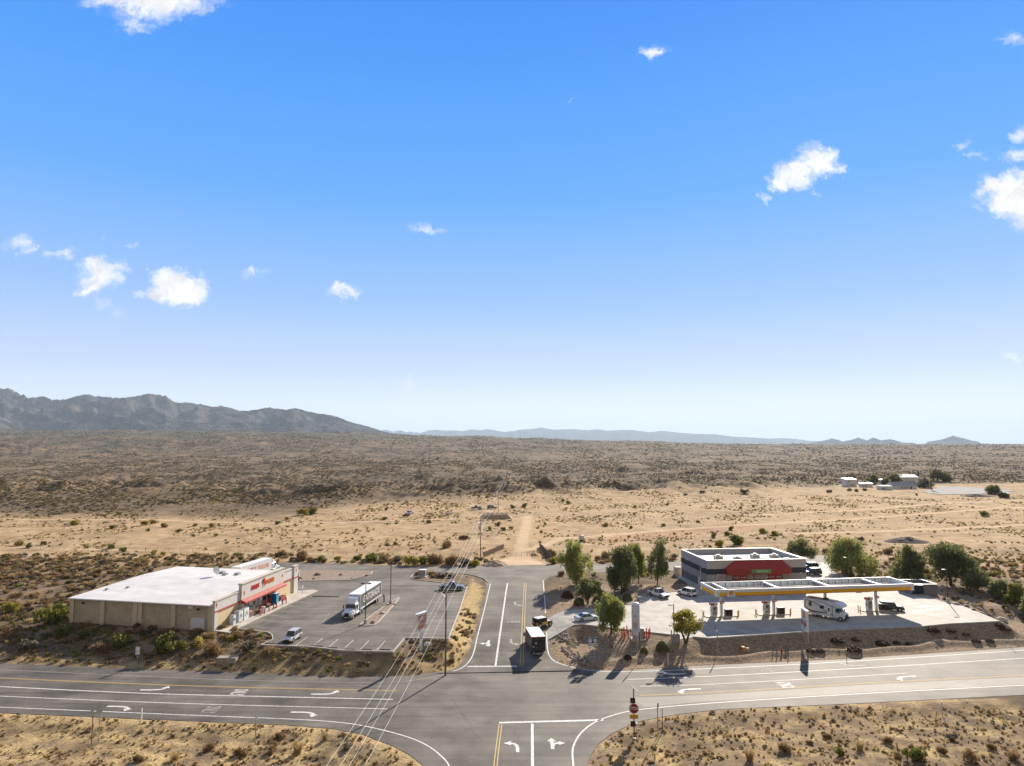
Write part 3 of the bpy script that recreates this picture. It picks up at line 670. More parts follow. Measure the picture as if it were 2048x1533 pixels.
# forecourt paint
hl([(1808,1210),(1840,1205),(1900,1226),(1893,1229),(1838,1232),(1800,1216)], .15, WHITE, gl, zs_)
for a, b in (((1612,1182),(1640,1190)),((1640,1180),(1668,1188)),((1666,1179),(1690,1185)),((1336,1194),(1346,1203)),((1352,1192),(1362,1199)),((1382,1205),(1398,1212))): hl([a, b], .12, WHITE, gl, zs_)
o = mk.build('road_markings'); tag(o, kind='structure')
def paint_text(txt, px, py, size, ang, z, m, f, sx, sy):
    me = text_mesh(txt, size, m, depth=0, bold=.03); x, y = f(px, py)
    M = Matrix.Translation((x, y, z(x, y)+.004)) @ Matrix.Rotation(ang, 4, 'Z') @ Matrix.Diagonal((sx, sy, 1, 1)); me.transform(M)
    o = bpy.data.objects.new('road_lettering', me); COL.objects.link(o); tag(o, kind='structure')
paint_text('ONLY', 1026.5, 1243.6, 1.6, R(180), lambda x, y: ramp(y)+.03, WHITE2, Gr, .62, 1.8)
for px, py, a, m in ((477,1385,-90,WHITE),(421,1419.5,-90,WHITE2),(1530,1341,96,WHITE2),(1572,1370,96,WHITE)):
    paint_text('ONLY', px, py, 1.6, R(a), z0, m, Gz, .6, 1.9)
paint_text('NO', 1850, 1214, 2.2, R(20), zs_, WHITE, gl, 1.2, 1.1); paint_text('PARKING', 1853, 1221, 1.9, R(20), zs_, WHITE, gl, .9, 1.0)
# tar seams, oil drips and tyre marks
TAR = M_TAR = mat('tar_seal', (.035,.031,.028), .7, var=.3); STAIN = mat('oil_stain', (.075,.066,.055), .8, var=.5, scale=3); SKID = mat('tyre_mark', (.085,.074,.062), .8, var=.5, scale=2)
tb = MB(); gq = np.random.default_rng(5)
def wiggle(x0, y0, x1, y1, z, w=.06, m=TAR, amp=.35):
    n = 12; P = [(lerp(x0,x1,k/n)+gq.normal()*amp*.5, lerp(y0,y1,k/n)+gq.normal()*amp*.5) for k in range(n+1)]; ribbon(tb, P, w, z, m)
for a in ((20,1350,300,1362),(330,1384,760,1396),(60,1405,420,1420),(700,1372,1020,1400),(860,1430,1200,1418),(900,1395,960,1480),(1130,1360,1160,1430),(1500,1345,1760,1334),(1680,1385,1660,1405),(1840,1390,1960,1352),(1100,1390,1240,1384),(240,1440,500,1440),(1035,1450,1030,1530),(840,1370,1160,1356)):
    p, q = Gz(*a[:2]), Gz(*a[2:]); wiggle(*p, *q, lambda x, y: .009)
for a in ((1000,1300,1035,1180),(985,1260,1080,1255),(960,1290,1090,1300),(1000,1200,1085,1205),(1065,1320,1070,1180)):
    p, q = Gr(*a[:2]), Gr(*a[2:]); wiggle(*p, *q, lambda x, y: ramp(y)+.012)
for a in ((620,1240,820,1215),(860,1190,700,1185),(560,1250,700,1290),(780,1290,830,1180),(700,1140,1080,1142)):
    p, q = gl(*a[:2]), gl(*a[2:]); wiggle(*p, *q, lambda x, y: ZL+.022, .05)
def blot(px, py, rx, ry, z, m, f):
    x, y = f(px, py); n = 16; r = [gq.uniform(.6, 1.15) for _ in range(n)]; tb.add([(x+rx*r[k]*math.cos(k*math.pi*2/n), y+ry*r[k]*math.sin(k*math.pi*2/n), z) for k in range(n)], [tuple(range(n))], m)
for px, py in ((505,1245),(523,1235),(540,1226),(556,1217),(571,1208),(586,1200),(602,1192)):
    for k in range(3): blot(px+12+k*7+gq.normal()*3, py+1+gq.normal()*1.2, gq.uniform(.3, 1.0), gq.uniform(.25, .6), ZL+.0235+k*.0008, STAIN, gl)
for k in range(26): blot(gq.uniform(640, 900), gq.uniform(1175, 1290), gq.uniform(.1, .4), gq.uniform(.1, .3), ZL+.0265, STAIN, gl)
STC = mat('forecourt_stain', (.36,.32,.26), .8, var=.3)
for k in range(34): blot(gq.uniform(1390, 1800), gq.uniform(1196, 1246), gq.uniform(.15, .8), gq.uniform(.1, .5), ZL+.0275, STC, gl)
tag(tb.build('pavement_wear'), kind='structure')
# kerbs
def kerb(pts, f, z, w=.16, h=.15, name='kerb'):
    P = resample(chain(pts, f), 3.0); b = MB()
    vs = []; fs = []
    for k, (x, y) in enumerate(P):
        a = P[max(k-1, 0)]; c = P[min(k+1, len(P)-1)]; dx, dy = c[0]-a[0], c[1]-a[1]; l = math.hypot(dx, dy) or 1; nx, ny = -dy/l*w/2, dx/l*w/2; zz = z(x, y)
        vs += [(x+nx, y+ny, zz-.2), (x+nx, y+ny, zz+h), (x-nx, y-ny, zz+h), (x-nx, y-ny, zz-.2)]
    for k in range(len(P)-1):
        for j in range(3): i = 4*k+j; fs.append((i, i+1, i+5, i+4))
    fs += [(0,1,2,3), (len(vs)-1, len(vs)-2, len(vs)-3, len(vs)-4)]
    b.add(vs, fs, KERB); return tag(b.build(name), kind='structure')
kz = lambda x, y: ZL+.02
kerb([(522,1291),(622,1295),(684,1302),(786,1305),(809,1278),(813,1277),(897,1279),(900,1270),(919,1222),(934,1175)], gl, kz, .22)
kerb([(522,1291),(546,1280),(544,1271),(536,1266),(478,1259)], gl, kz)
kerb([(934,1172),(872,1165),(827,1160),(821,1156),(827,1149),(852,1145),(888,1147)], gl, kz)
kerb([(926,1148),(949,1152),(968,1158),(976,1166)], gl, kz)
kerb([(1256,1211),(1281,1204),(1273,1192),(1300,1190),(1357,1183)], gl, kz)
kerb([(1828,1187),(1855,1193),(1899,1207),(1925,1212)], gl, kz)
kerb([(2000,1243),(1994,1244),(1896,1249),(1845,1254),(1796,1256),(1707,1259),(1618,1264),(1520,1271),(1418,1278),(1386,1275)], gl, kz)
kerb([(1343,1271),(1301,1266),(1260,1261),(1229,1258),(1182,1252),(1165,1250),(1148,1251),(1120,1257),(1097,1263)], gl, lambda x, y: sz(x, y)+.02)
# islands
def island(name, pts, top, h=.14):
    P = chain(pts, gl); flat_sheet(name, P, ZL+h-.02, top); kerb(pts+[pts[0]], gl, kz, .2, h)
DIRT = mat('island_gravel', (.26,.19,.14), 1, var=.45, scale=3, bump=.6)
island('planting_island', [(720,1251),(733,1240),(768,1214),(797,1196),(799,1197),(791,1207),(757,1245),(748,1251),(733,1253)], DIRT)
island('gravel_island', [(597,1141),(640,1140.5),(745,1143),(742,1150),(700,1161),(600,1163)], DIRT)
# sidewalk in front of the shop
WALK = concrete_mat('sidewalk_concrete', (.56,.52,.45), 1.8, 1.8, R(20))
# ---------------------------------------------------------------- shared materials
M_ = mat
WHT = M_('white_painted_metal', (.74,.74,.73), .45, var=.06); GRY = M_('grey_metal', (.30,.31,.32), .5, .4, var=.1)
GALV = M_('galvanised_steel', (.42,.43,.44), .45, .6, var=.15, scale=4); BLK = M_('black_plastic', (.012,.012,.014), .5, var=.1)
TYRE = M_('tyre_rubber', (.014,.014,.015), .9, var=.2); CHROME = M_('chrome', (.62,.63,.65), .22, .9, var=.05)
GLASS = M_('dark_glass', (.018,.024,.03), .06, 0, var=.05, spec=.8); LAMP = M_('lamp_lens', (.75,.75,.72), .15, var=.05, spec=.8); TAIL = M_('tail_lamp', (.35,.01,.01), .2, var=.05)
REDP = M_('red_paint', (.48,.035,.02), .55, var=.15); YELP = M_('yellow_paint', (.66,.40,.02), .5, var=.12); ORNG = M_('orange_paint', (.75,.2,.02), .5, var=.1)
POLE = M_('dark_bronze_pole', (.09,.07,.06), .5, .3, var=.1); WOOD = M_('weathered_pole_wood', (.17,.12,.085), .95, var=.3, scale=2)
LETR = M_('red_lettering', (.62,.03,.02), .4, var=.05); LETO = M_('orange_lettering', (.8,.22,.02), .4, var=.05); LETB = M_('black_lettering', (.02,.02,.025), .6, var=.05); LETW = M_('white_lettering', (.8,.8,.8), .6, var=.05)
def block_mat(name, col, bw=.4, bh=.2, mort=.8):
    m, nt, b = nodes_of(name); N = nt.nodes; L = nt.links; tc = N.new('ShaderNodeTexCoord')
    sp = N.new('ShaderNodeSeparateXYZ'); L.new(tc.outputs['Object'], sp.inputs[0]); ad = N.new('ShaderNodeMath'); ad.operation = 'ADD'; L.new(sp.outputs[0], ad.inputs[0]); L.new(sp.outputs[1], ad.inputs[1])
    cb = N.new('ShaderNodeCombineXYZ'); L.new(ad.outputs[0], cb.inputs[0]); L.new(sp.outputs[2], cb.inputs[1])
    br = N.new('ShaderNodeTexBrick'); br.inputs['Scale'].default_value = 1; br.inputs['Brick Width'].default_value = bw; br.inputs['Row Height'].default_value = bh; br.inputs['Mortar Size'].default_value = .012
    br.inputs['Color1'].default_value = (*col, 1); br.inputs['Color2'].default_value = (*[c*.86 for c in col], 1); br.inputs['Mortar'].default_value = (*[c*mort for c in col], 1); L.new(cb.outputs[0], br.inputs[0])
    n = N.new('ShaderNodeTexNoise'); n.inputs['Scale'].default_value = .8; n.inputs['Detail'].default_value = 6; L.new(tc.outputs['Object'], n.inputs[0])
    mr = N.new('ShaderNodeMapRange'); mr.inputs[1].default_value = .3; mr.inputs[2].default_value = .7; mr.inputs[3].default_value = .85; mr.inputs[4].default_value = 1.08; L.new(n.outputs[0], mr.inputs[0])
    s = N.new('ShaderNodeVectorMath'); s.operation = 'SCALE'; L.new(br.outputs[0], s.inputs[0]); L.new(mr.outputs[0], s.inputs['Scale']); L.new(s.outputs[0], b.inputs['Base Color'])
    b.inputs['Roughness'].default_value = .9; b.inputs['Specular IOR Level'].default_value = .2; MATS[name] = m; return m
def rib_mat(name, col, w=.45, rough=.45, axis=0, var=.1, metal=0.0):
    """standing-seam sheet metal: a thin darker line and a bump every w metres"""
    m, nt, b = nodes_of(name); N = nt.nodes; L = nt.links; tc = N.new('ShaderNodeTexCoord'); sp = N.new('ShaderNodeSeparateXYZ'); L.new(tc.outputs['Object'], sp.inputs[0])
    d = N.new('ShaderNodeMath'); d.operation = 'DIVIDE'; L.new(sp.outputs[axis], d.inputs[0]); d.inputs[1].default_value = w; f = N.new('ShaderNodeMath'); f.operation = 'FRACT'; L.new(d.outputs[0], f.inputs[0])
    g = N.new('ShaderNodeMath'); g.operation = 'LESS_THAN'; L.new(f.outputs[0], g.inputs[0]); g.inputs[1].default_value = .14
    n = N.new('ShaderNodeTexNoise'); n.inputs['Scale'].default_value = .35; n.inputs['Detail'].default_value = 6; L.new(tc.outputs['Object'], n.inputs[0])
    mr = N.new('ShaderNodeMapRange'); mr.inputs[1].default_value = .3; mr.inputs[2].default_value = .7; mr.inputs[3].default_value = 1-var; mr.inputs[4].default_value = 1+var*.5; L.new(n.outputs[0], mr.inputs[0])
    mu = N.new('ShaderNodeMath'); mu.operation = 'MULTIPLY_ADD'; L.new(g.outputs[0], mu.inputs[0]); mu.inputs[1].default_value = -.2; L.new(mr.outputs[0], mu.inputs[2])
    s = N.new('ShaderNodeVectorMath'); s.operation = 'SCALE'; s.inputs[0].default_value = col; L.new(mu.outputs[0], s.inputs['Scale']); L.new(s.outputs[0], b.inputs['Base Color'])
    bp = N.new('ShaderNodeBump'); bp.inputs['Strength'].default_value = .6; bp.inputs['Distance'].default_value = .04; L.new(g.outputs[0], bp.inputs['Height']); L.new(bp.outputs[0], b.inputs['Normal'])
    b.inputs['Roughness'].default_value = rough; b.inputs['Metallic'].default_value = metal; MATS[name] = m; return m
def part(mb, name, parent, **k): return mb.build(name, parent, **k)
def basis(o, e1, e2, z):
    return Matrix(((e1[0], e2[0], 0, o[0]), (e1[1], e2[1], 0, o[1]), (0, 0, 1, z), (0, 0, 0, 1)))
def hyp(a, b): return math.hypot(b[0]-a[0], b[1]-a[1])
# ================================================================ discount shop
sA, sB, sD = Gz(427,1263,ZL), Gz(592,1184,ZL), Gz(138,1245,ZL)
sL = hyp(sA, sB); sW = hyp(sA, sD)
e1 = ((sB[0]-sA[0])/sL, (sB[1]-sA[1])/sL); e2 = ((sD[0]-sA[0])/sW, (sD[1]-sA[1])/sW)
shop = empty('discount_shop', (sA[0], sA[1], ZL)); tag(shop, 'low beige block store with wide white roof and red lettering above its awning', 'shop')
BS = basis((0,0), e1, e2, 0.0)
def SB(): b = MB(); b.M = BS.copy(); return b
CMU = block_mat('tan_block', (.54,.45,.33)); CMU2 = M_('smooth_tan_render', (.60,.50,.37), .9, var=.1); STUC = M_('pale_grey_render', (.60,.57,.52), .9, var=.08); TRIMT = M_('cornice_tan', (.52,.46,.38), .85, var=.08)
YWAL = M_('straw_yellow_wall', (.62,.50,.29), .9, var=.1); ROOFW = rib_mat('white_roof_sheet', (.66,.635,.59), .6, .6, 0, .16); REDB = M_('red_band', (.42,.07,.045), .6, var=.12)
EH = 4.75
b = SB(); b.box(0.3, sL, .35, sW, -.6, EH-.02, CMU)
b.box(0, sL, 0, .35, -.6, 4.0, YWAL); part(b, 'wall', shop)
for y0 in (.0, 7.9, 15.2, 16.3, 23.6, sW-1.3): b = SB(); b.box(-.12 if y0 else 0, .29, y0+.35, y0+1.25, -.6, EH-.05, CMU2); part(b, 'pilaster', shop)
for y in (16.5, sW-1.6): b = SB(); b.cyl((-.2, y, 0), (-.2, y, EH-.1), .07, TRIMT); part(b, 'downpipe', shop)
# roof: shallow slope rising a little to the front, ridge across
b = SB(); xm = sL*.60
b.add([(-.25,.3,EH),(xm,.3,EH+.45),(sL,.3,EH),(-.25,sW+.2,EH),(xm,sW+.2,EH+.45),(sL,sW+.2,EH),
       (-.25,.3,EH-.25),(xm,.3,EH-.25),(sL,.3,EH-.25),(-.25,sW+.2,EH-.25),(xm,sW+.2,EH-.25),(sL,sW+.2,EH-.25)],
      [(0,1,4,3),(1,2,5,4),(0,3,9,6),(6,7,1,0),(7,8,2,1),(3,4,10,9),(4,5,11,10),(2,8,11,5)], ROOFW)
roof = part(b, 'roof', shop)
b = SB(); b.box(-.36, -.25, .3, sW+.2, EH-.2, EH-.02, WHT); part(b, 'gutter', roof)
for (x, y) in ((25,13),(26,10.5),(27,15)): b = SB(); b.box(x, x+1.2, y, y+1.0, EH-.05, EH+.7, GRY); part(b, 'roof_vent', roof)
for (x, y) in ((29.5,3),(30.6,2.4),(9,26),(6.5,29)): b = SB(); b.box(x, x+.6, y, y+.5, EH-.1, EH+.5, GRY); part(b, 'roof_vent', roof)
dish = SB(); dish.cyl((24,14.6,EH+.3),(24,14.6,EH+1.5),.05,GRY)
rings = []
for k in range(6):
    r = .85*math.sin(k/5*1.3)/math.sin(1.3); h = .35*(1-math.cos(k/5*1.3)); rings.append([(24-.6+h*.9, 14.6+max(r,.01)*math.cos(a), EH+1.6+max(r,.01)*math.sin(a)+h*.5) for a in [i*math.pi/8 for i in range(16)]])
dish.loft(rings, WHT); part(dish, 'satellite_dish', roof)
# front parapet: low wing, tall middle, low wing, corner pier
x1, x2 = 9.0, 27.2
b = SB()
b.box(0, x1, -.10, .30, 3.55, 5.35, STUC); b.box(x1, x2, -.42, .28, 3.75, 6.75, STUC); b.box(x2, sL-1.9, -.10, .30, 3.55, 5.75, STUC); b.box(sL-1.9, sL+.1, -.35, .45, -.4, 6.1, STUC)
b.box(-.06, 1.0, -.14, .36, -.5, 5.34, STUC); b.box(x1, x1+1.1, -.42, .3, -.4, 3.75, STUC); b.box(22.6, 23.4, -.42, .3, -.4, 3.75, STUC)
part(b, 'parapet', shop)
b = SB()
for a, c, y0, z in ((-.1, x1, -.22, 5.35), (x1-.1, x2+.1, -.56, 6.75), (x2+.1, sL-1.9, -.22, 5.75), (sL-2.0, sL+.2, -.46, 6.1)): b.box(a, c, y0, .42, z, z+.22, TRIMT); b.box(a+.02, c-.02, y0+.08, .34, z-.16, z, TRIMT)
part(b, 'cornice', shop)
for q in ((0, x1-.01, -.16, -.10, 3.3, 3.6), (x2+.01, sL-1.9, -.16, -.1, 3.45, 3.75), (sL-1.95, sL+.13, -.42, -.35, 3.45, 3.7)): b = SB(); b.box(*q, REDB); part(b, 'red_band', shop)
# recessed diamonds
for x, y, z in ((.5,-.16,4.7),(x1+1.0,-.44,4.9),(x2-.8,-.44,5.3),(sL-.95,-.37,5.2)):
    b = SB(); b.prism([(x-.32,z),(x,z-.5),(x+.32,z),(x,z+.5)], y, y+.03, REDB, axis='y'); part(b, 'diamond', shop)
# awning: thin sloped slab in red with dusty top
AWN = rib_mat('red_awning_sheet', (.36,.085,.06), .4, .5, 0, .1); AWD = M_('awning_edge_red', (.45,.035,.02), .5, var=.08)
b = SB(); b.add([(x1-.2,-.42,3.8),(x2-.6,-.42,3.8),(x2-.6,-1.5,3.35),(x1-.2,-1.5,3.35),(x1-.2,-.42,3.6),(x2-.6,-.42,3.6),(x2-.6,-1.5,3.15),(x1-.2,-1.5,3.15)],
    [(0,1,2,3),(7,6,5,4),(0,3,7,4),(1,5,6,2)], AWN); b.add([(x1-.2,-1.5,3.37),(x2-.6,-1.5,3.37),(x2-.6,-1.53,3.1),(x1-.2,-1.53,3.1)], [(0,1,2,3)], AWD)
b.box(x1-.25, x1-.2, -1.5, -.42, 3.1, 3.5, AWD); part(b, 'awning', shop)
# shop windows with doors
for i, xx in enumerate((10.4, 12.3, 16.4, 18.3, 20.3)):
    w = SB(); w.box(xx, xx+1.75, -.04, .05, .75, 2.95, GRY); wo = part(w, 'window', shop); g = SB(); g.box(xx+.08, xx+1.67, -.07, -.03, .83, 2.87, GLASS); part(g, 'pane', wo)
    if i in (0, 4, 3):
        p = SB(); p.box(xx+.15, xx+1.6, -.09, -.06, .8, 1.5, M_('poster_yellow', (.62,.38,.06), .6) if i == 0 else M_('poster_red', (.5,.06,.05), .6)); part(p, 'poster', wo)
    else:
        p = SB(); p.box(xx+.2, xx+.85, -.09, -.06, 1.6, 2.5, M_('poster_blue', (.25,.38,.55), .6)); p.box(xx+.95, xx+1.55, -.09, -.06, 1.9, 2.6, M_('poster_white', (.7,.7,.7), .6)); part(p, 'poster', wo)
for xx in (14.3, 15.3):
    d = SB(); d.box(xx, xx+.95, -.05, .05, .02, 2.45, GALV); do = part(d, 'door', shop); g = SB(); g.box(xx+.1, xx+.85, -.08, -.045, .25, 2.3, GLASS); part(g, 'pane', do); h = SB(); h.box(xx+.42, xx+.48, -.14, -.08, .9, 1.5, CHROME); part(h, 'handle', do)
b = SB(); b.box(10.3, 22.2, -.03, .04, .1, .74, REDB); part(b, 'plinth_panel', shop)
# service door, vent, wall lamps on the blank side wall
b = SB(); b.box(-.03, .3, 2.0, 4.9, .0, 2.2, M_('pale_grey_door', (.62,.64,.68), .6)); part(b, 'service_door', shop)
b = SB(); b.box(-.02, .3, 4.6, 5.5, 3.9, 4.35, WHT); part(b, 'wall_vent', shop)
for y in (3.3, 28.8): b = SB(); b.box(-.10, .3, y, y+.5, 3.7, 3.95, BLK, .03, .05); part(b, 'wall_lamp', shop)
# lettering on the parapet
S3 = BS.to_3x3(); rotf = Matrix(((e1[0],0,-(-e2[0])),(e1[1],0,e2[1]),(0,1,0)))
ax = Vector((e1[0], e1[1], 0)); az = Vector((0,0,1)); an = ax.cross(az)
RT = Matrix((ax, az, an)).transposed().to_euler()
def on_front(name, txt, x, z, size, m, y=-.47, **k):
    p = BS @ Vector((x, y, z)); return text_obj(name, txt, size, m, shop, p, RT, depth=.08, bold=.006, **k)
on_front('lettering', 'FAMILY', 14.4, 5.3, 1.25, LETR, sx=.8); on_front('lettering', 'DOLLAR', 20.6, 5.35, 1.25, LETO, sx=.8)
b = SB(); b.cyl((17.9,-.5,6.05),(17.9,-.62,6.05),.36,LETR,n=12); b.add([(17.55,-.55,5.75),(18.35,-.55,5.75),(18.1,-.55,4.6),(17.9,-.55,4.45)], [(0,1,2,3)], LETR); b.box(17.5, 18.4, -.6, -.47, 5.6, 5.75, LETR); part(b, 'emblem', shop)
# sidewalk and things standing on it
P = [BS @ Vector(p) for p in ((-.2,0,0),(sL+.2,0,0),(sL+2.4,-3.2,0),(sL+1.8,-5.0,0),(-.6,-3.6,0))]
b = MB(); b.prism([(p.x+sA[0], p.y+sA[1]) for p in P], ZL-.1, ZL+.16, WALK); tag(b.build('pavement'), kind='structure')
SW = ZL+.16
def spt(x, y): v = BS @ Vector((x, y, 0)); return (sA[0]+v.x, sA[1]+v.y, SW)
sang = math.atan2(e1[1], e1[0])
def box_thing(name, label, cat, x, y, w, d, h, m, extra=None, group=None, rz=0.0):
    t = empty(name, spt(x, y), sang+rz); tag(t, label, cat, group); b = MB(); b.rbox(-w/2, w/2, -d/2, d/2, 0, h, m, .05); part(b, 'cabinet', t)
    if extra: extra(t, w, d, h)
    return t
def ice_door(txt, col):
    def f(t, w, d, h):
        for s in (-1, 1): b = MB(); b.box(s*w/4-w/4+.06, s*w/4+w/4-.06, -d/2-.04, -d/2-.005, .25, h-.25, WHT); do = part(b, 'door', t); b = MB(); b.box(s*w/4-.03, s*w/4+.03, -d/2-.09, -d/2-.04, .7, 1.1, GRY); part(b, 'handle', do)
        text_obj('lettering', txt, .5, M_(txt+'_lettering', col, .5), t, (0, -d/2-.06, h*.6), (math.pi/2, 0, 0), depth=.01, bold=.006)
        b = MB(); b.box(-w/2+.05, w/2-.05, -d/2+.03, d/2-.03, h, h+.06, GRY); part(b, 'lid', t)
    return f
PBL = M_('pale_blue_panel', (.50,.58,.68), .5)
box_thing('vending_machine', 'pale blue machine standing by the shop wall, left of the ice chest', 'machine', 4.6, -1.2, 1.0, .8, 1.75, PBL, ice_door('ICE', (.1,.2,.5)))
box_thing('ice_freezer', 'grey ice chest between the pale blue machine and the white slanted one', 'ice freezer', 6.6, -1.25, 1.6, 1.0, 2.1, M_('ice_grey', (.55,.56,.57), .5), ice_door('ICE', (.1,.2,.5)))
box_thing('ice_freezer', 'white ice chest with blue letters beside the wire rack of goods', 'ice freezer', 8.6, -1.35, 1.9, 1.0, 2.15, WHT, ice_door('ICE', (.1,.25,.6)))
def rack(name, label, x, y, w, h, mats, cat='rack'):
    t = empty(name, spt(x, y), sang); tag(t, label, cat); b = MB()
    for s in (-1, 1):
        for q in (-1, 1): b.box(s*w/2-.03, s*w/2+.03, q*.35-.03, q*.35+.03, 0, h, GRY)
    b.box(-w/2, w/2, -.38, .38, .0, .08, GRY); part(b, 'frame', t); n = 3
    for k in range(n): z = .15+k*(h-.3)/n; b = MB(); b.box(-w/2, w/2, -.38, .38, z, z+.03, GRY); sh = part(b, 'shelf', t); b = MB(); [b.box(-w/2+.05+i*w/6, -w/2+w/6-.02+i*w/6, -.33, .33, z+.03, z+.03+random.uniform(.2,.38), random.choice(mats)) for i in range(6)]; part(b, 'goods', sh)
    return t
goods = [M_('goods_brown', (.25,.16,.08), .8), M_('goods_red', (.4,.08,.05), .7), M_('goods_cream', (.6,.55,.42), .7), M_('goods_green', (.1,.16,.06), .8)]
rack('display_rack', 'low wire rack of mixed goods beside the white ice chest', 10.8, -1.5, 2.2, 1.3, goods)
rack('propane_cage', 'red metal cage of gas bottles beside the blue vending cabinet', 24.2, -1.6, 2.3, 1.5, [REDP, M_('cage_red', (.35,.04,.03), .7)], 'cage')
t = box_thing('vending_cabinet', 'tall bright blue cabinet with a white top against the shop wall', 'vending machine', 21.8, -1.2, 1.5, 1.1, 2.25, M_('bright_blue', (.01,.10,.28), .4), None)
b = MB(); b.box(-.6, .6, -.58, -.555, .3, 1.9, M_('cyan_panel', (.06,.30,.45), .4)); part(b, 'door', t); b = MB(); b.box(-.74, .74, -.54, .54, 2.25, 2.33, WHT); part(b, 'lid', t)
t = empty('white_sign', spt(31.2, -3.2), sang); tag(t, 'thin white signpost at the far end of the shop pavement', 'sign'); b = MB(); b.cyl((0,0,0),(0,0,2.1),.04,GALV); part(b, 'post', t); b = MB(); b.box(-.2,.2,-.06,-.04,1.4,2.1,WHT); part(b, 'plate', t)
t = empty('stone_pillar', spt(14.0, -2.6), sang); tag(t, 'white pedestal bin outside the shop doors', 'bin'); b = MB(); b.rbox(-.3,.3,-.3,.3,0,1.1,WHT,.06); part(b, 'body', t); b = MB(); b.rbox(-.36,.36,-.36,.36,1.1,1.25,M_('bin_lid_tan', (.5,.46,.38), .7),.05); part(b, 'lid', t)
t = empty('banner_sign', spt(19.6, -3.3), sang+.1); tag(t, 'white banner with blue writing tied between red bollards', 'banner')
b = MB(); b.box(-1.1,1.1,-.02,.02,.25,1.0,LETW); part(b, 'sheet', t); b = MB(); [b.box(-1.0,.9-.3*(k%2),-.04,-.02,.35+k*.2,.42+k*.2,M_('banner_blue', (.06,.06,.22), .6)) for k in range(3)]; part(b, 'print', t)
def bollard_mesh(m, h=1.15, r=.09): b = MB(); b.cyl((0,0,0),(0,0,h-.05),r,m,n=10); b.cyl((0,0,h-.05),(0,0,h),r,m,r1=r*.6,n=10); return b
proto = bollard_mesh(REDP, 1.25, .1).build('bollard', loc=spt(11.6, -3.25)); tag(proto, 'dark red bollard on the kerb in front of the shop windows, nearest the ice chests', 'bollard', 'red bollards along the shop front')
names = ['second', 'third', 'fourth', 'fifth', 'sixth', 'seventh']
for k, x in enumerate((13.4, 15.2, 17.1, 18.4, 21.2, 22.9)):
    c = copy_tree(proto, loc=spt(x, -3.3), label='dark red bollard on the shop kerb, %s from the ice chests' % names[k], km={})
# parking stops
def wheel_stop(m): b = MB(); b.add([(-.9,-.13,0),(.9,-.13,0),(.9,.13,0),(-.9,.13,0),(-.88,-.06,.13),(.88,-.06,.13),(.88,.06,.13),(-.88,.06,.13)], [(4,5,6,7),(0,1,5,4),(1,2,6,5),(2,3,7,6),(3,0,4,7)], m); return b
STOPC = M_('dark_stop_concrete', (.22,.18,.15), .9, var=.3)
pr = None
for k, (px, py) in enumerate(((541,1286.5),(637,1292),(665,1295.5),(701,1298.5),(734,1298.5),(770,1299))):
    x, y = gl(px, py+1); p = (x, y, ZL+.03)
    lab = 'brown parking stop by the south kerb, %s from the shop' % ['nearest', 'second', 'third', 'fourth', 'fifth', 'farthest'][k]
    if pr is None: pr = wheel_stop(STOPC).build('wheel_stop', loc=p); tag(pr, lab, 'wheel stop', 'wheel stops of the car park'); pr.rotation_euler = (0,0,R(-3))
    else: copy_tree(pr, loc=p, rz=R(-3), label=lab, km={})
x, y = gl(652,1194); c = copy_tree(pr, loc=(x, y, ZL+.03), rz=R(-5), label='long kerb stop beside the far end of the shop pavement', km={}); c.scale = (3.6,1.3,1.2)
# ================================================================ market building
mFL = (46.9,167.5); ma = R(6.2); mW, mD = 25.1, 17.6
market = empty('market_building', (mFL[0], mFL[1], ZL), ma); tag(market, 'grey block market with a red mansard front and rooftop units', 'building')
GB = block_mat('grey_lilac_block', (.36,.335,.335), .4, .2); GB2 = M_('dark_slate_band', (.035,.042,.055), .8, var=.15); GBL = M_('light_grey_upper', (.42,.39,.385), .85, var=.1); GBD = block_mat('dark_grey_base', (.17,.165,.165), .4, .2)
MH = 6.9
b = MB(); b.box(0,mW,0,mD,-.8,1.1,GB); b.box(0,mW,0,mD,1.1,2.75,GB); b.box(0,mW,0,mD,2.75,3.65,GB); b.box(-.02,mW+.02,-.02,mD+.02,3.65,4.95,GB2); b.box(0,mW,0,mD,4.95,5.6,GBL)
for a in ((0,mW,0,.35),(0,mW,mD-.35,mD),(0,.35,.35,mD-.35),(mW-.35,mW,.35,mD-.35)): b.box(*a, 5.6, MH, GBL)
part(b, 'wall', market)
b = MB(); b.box(-.015,-.005,.1,mD-.1,.0,1.9,GBD); b.box(-.03,.0,.0,mD,.0,.3,GBD); part(b, 'wainscot', market)
b = MB()
for a in ((-.08,mW+.08,-.08,.42),(-.08,mW+.08,mD-.42,mD+.08),(-.08,.42,.42,mD-.42),(mW-.42,mW+.08,.42,mD-.42)): b.box(*a, MH, MH+.12, WHT)
part(b, 'coping', market)
b = MB(); b.box(.4,mW-.4,.4,mD-.4,5.6,5.68,M_('blue_white_membrane', (.42,.46,.50), .6, var=.15, scale=.3)); part(b, 'roof', market)
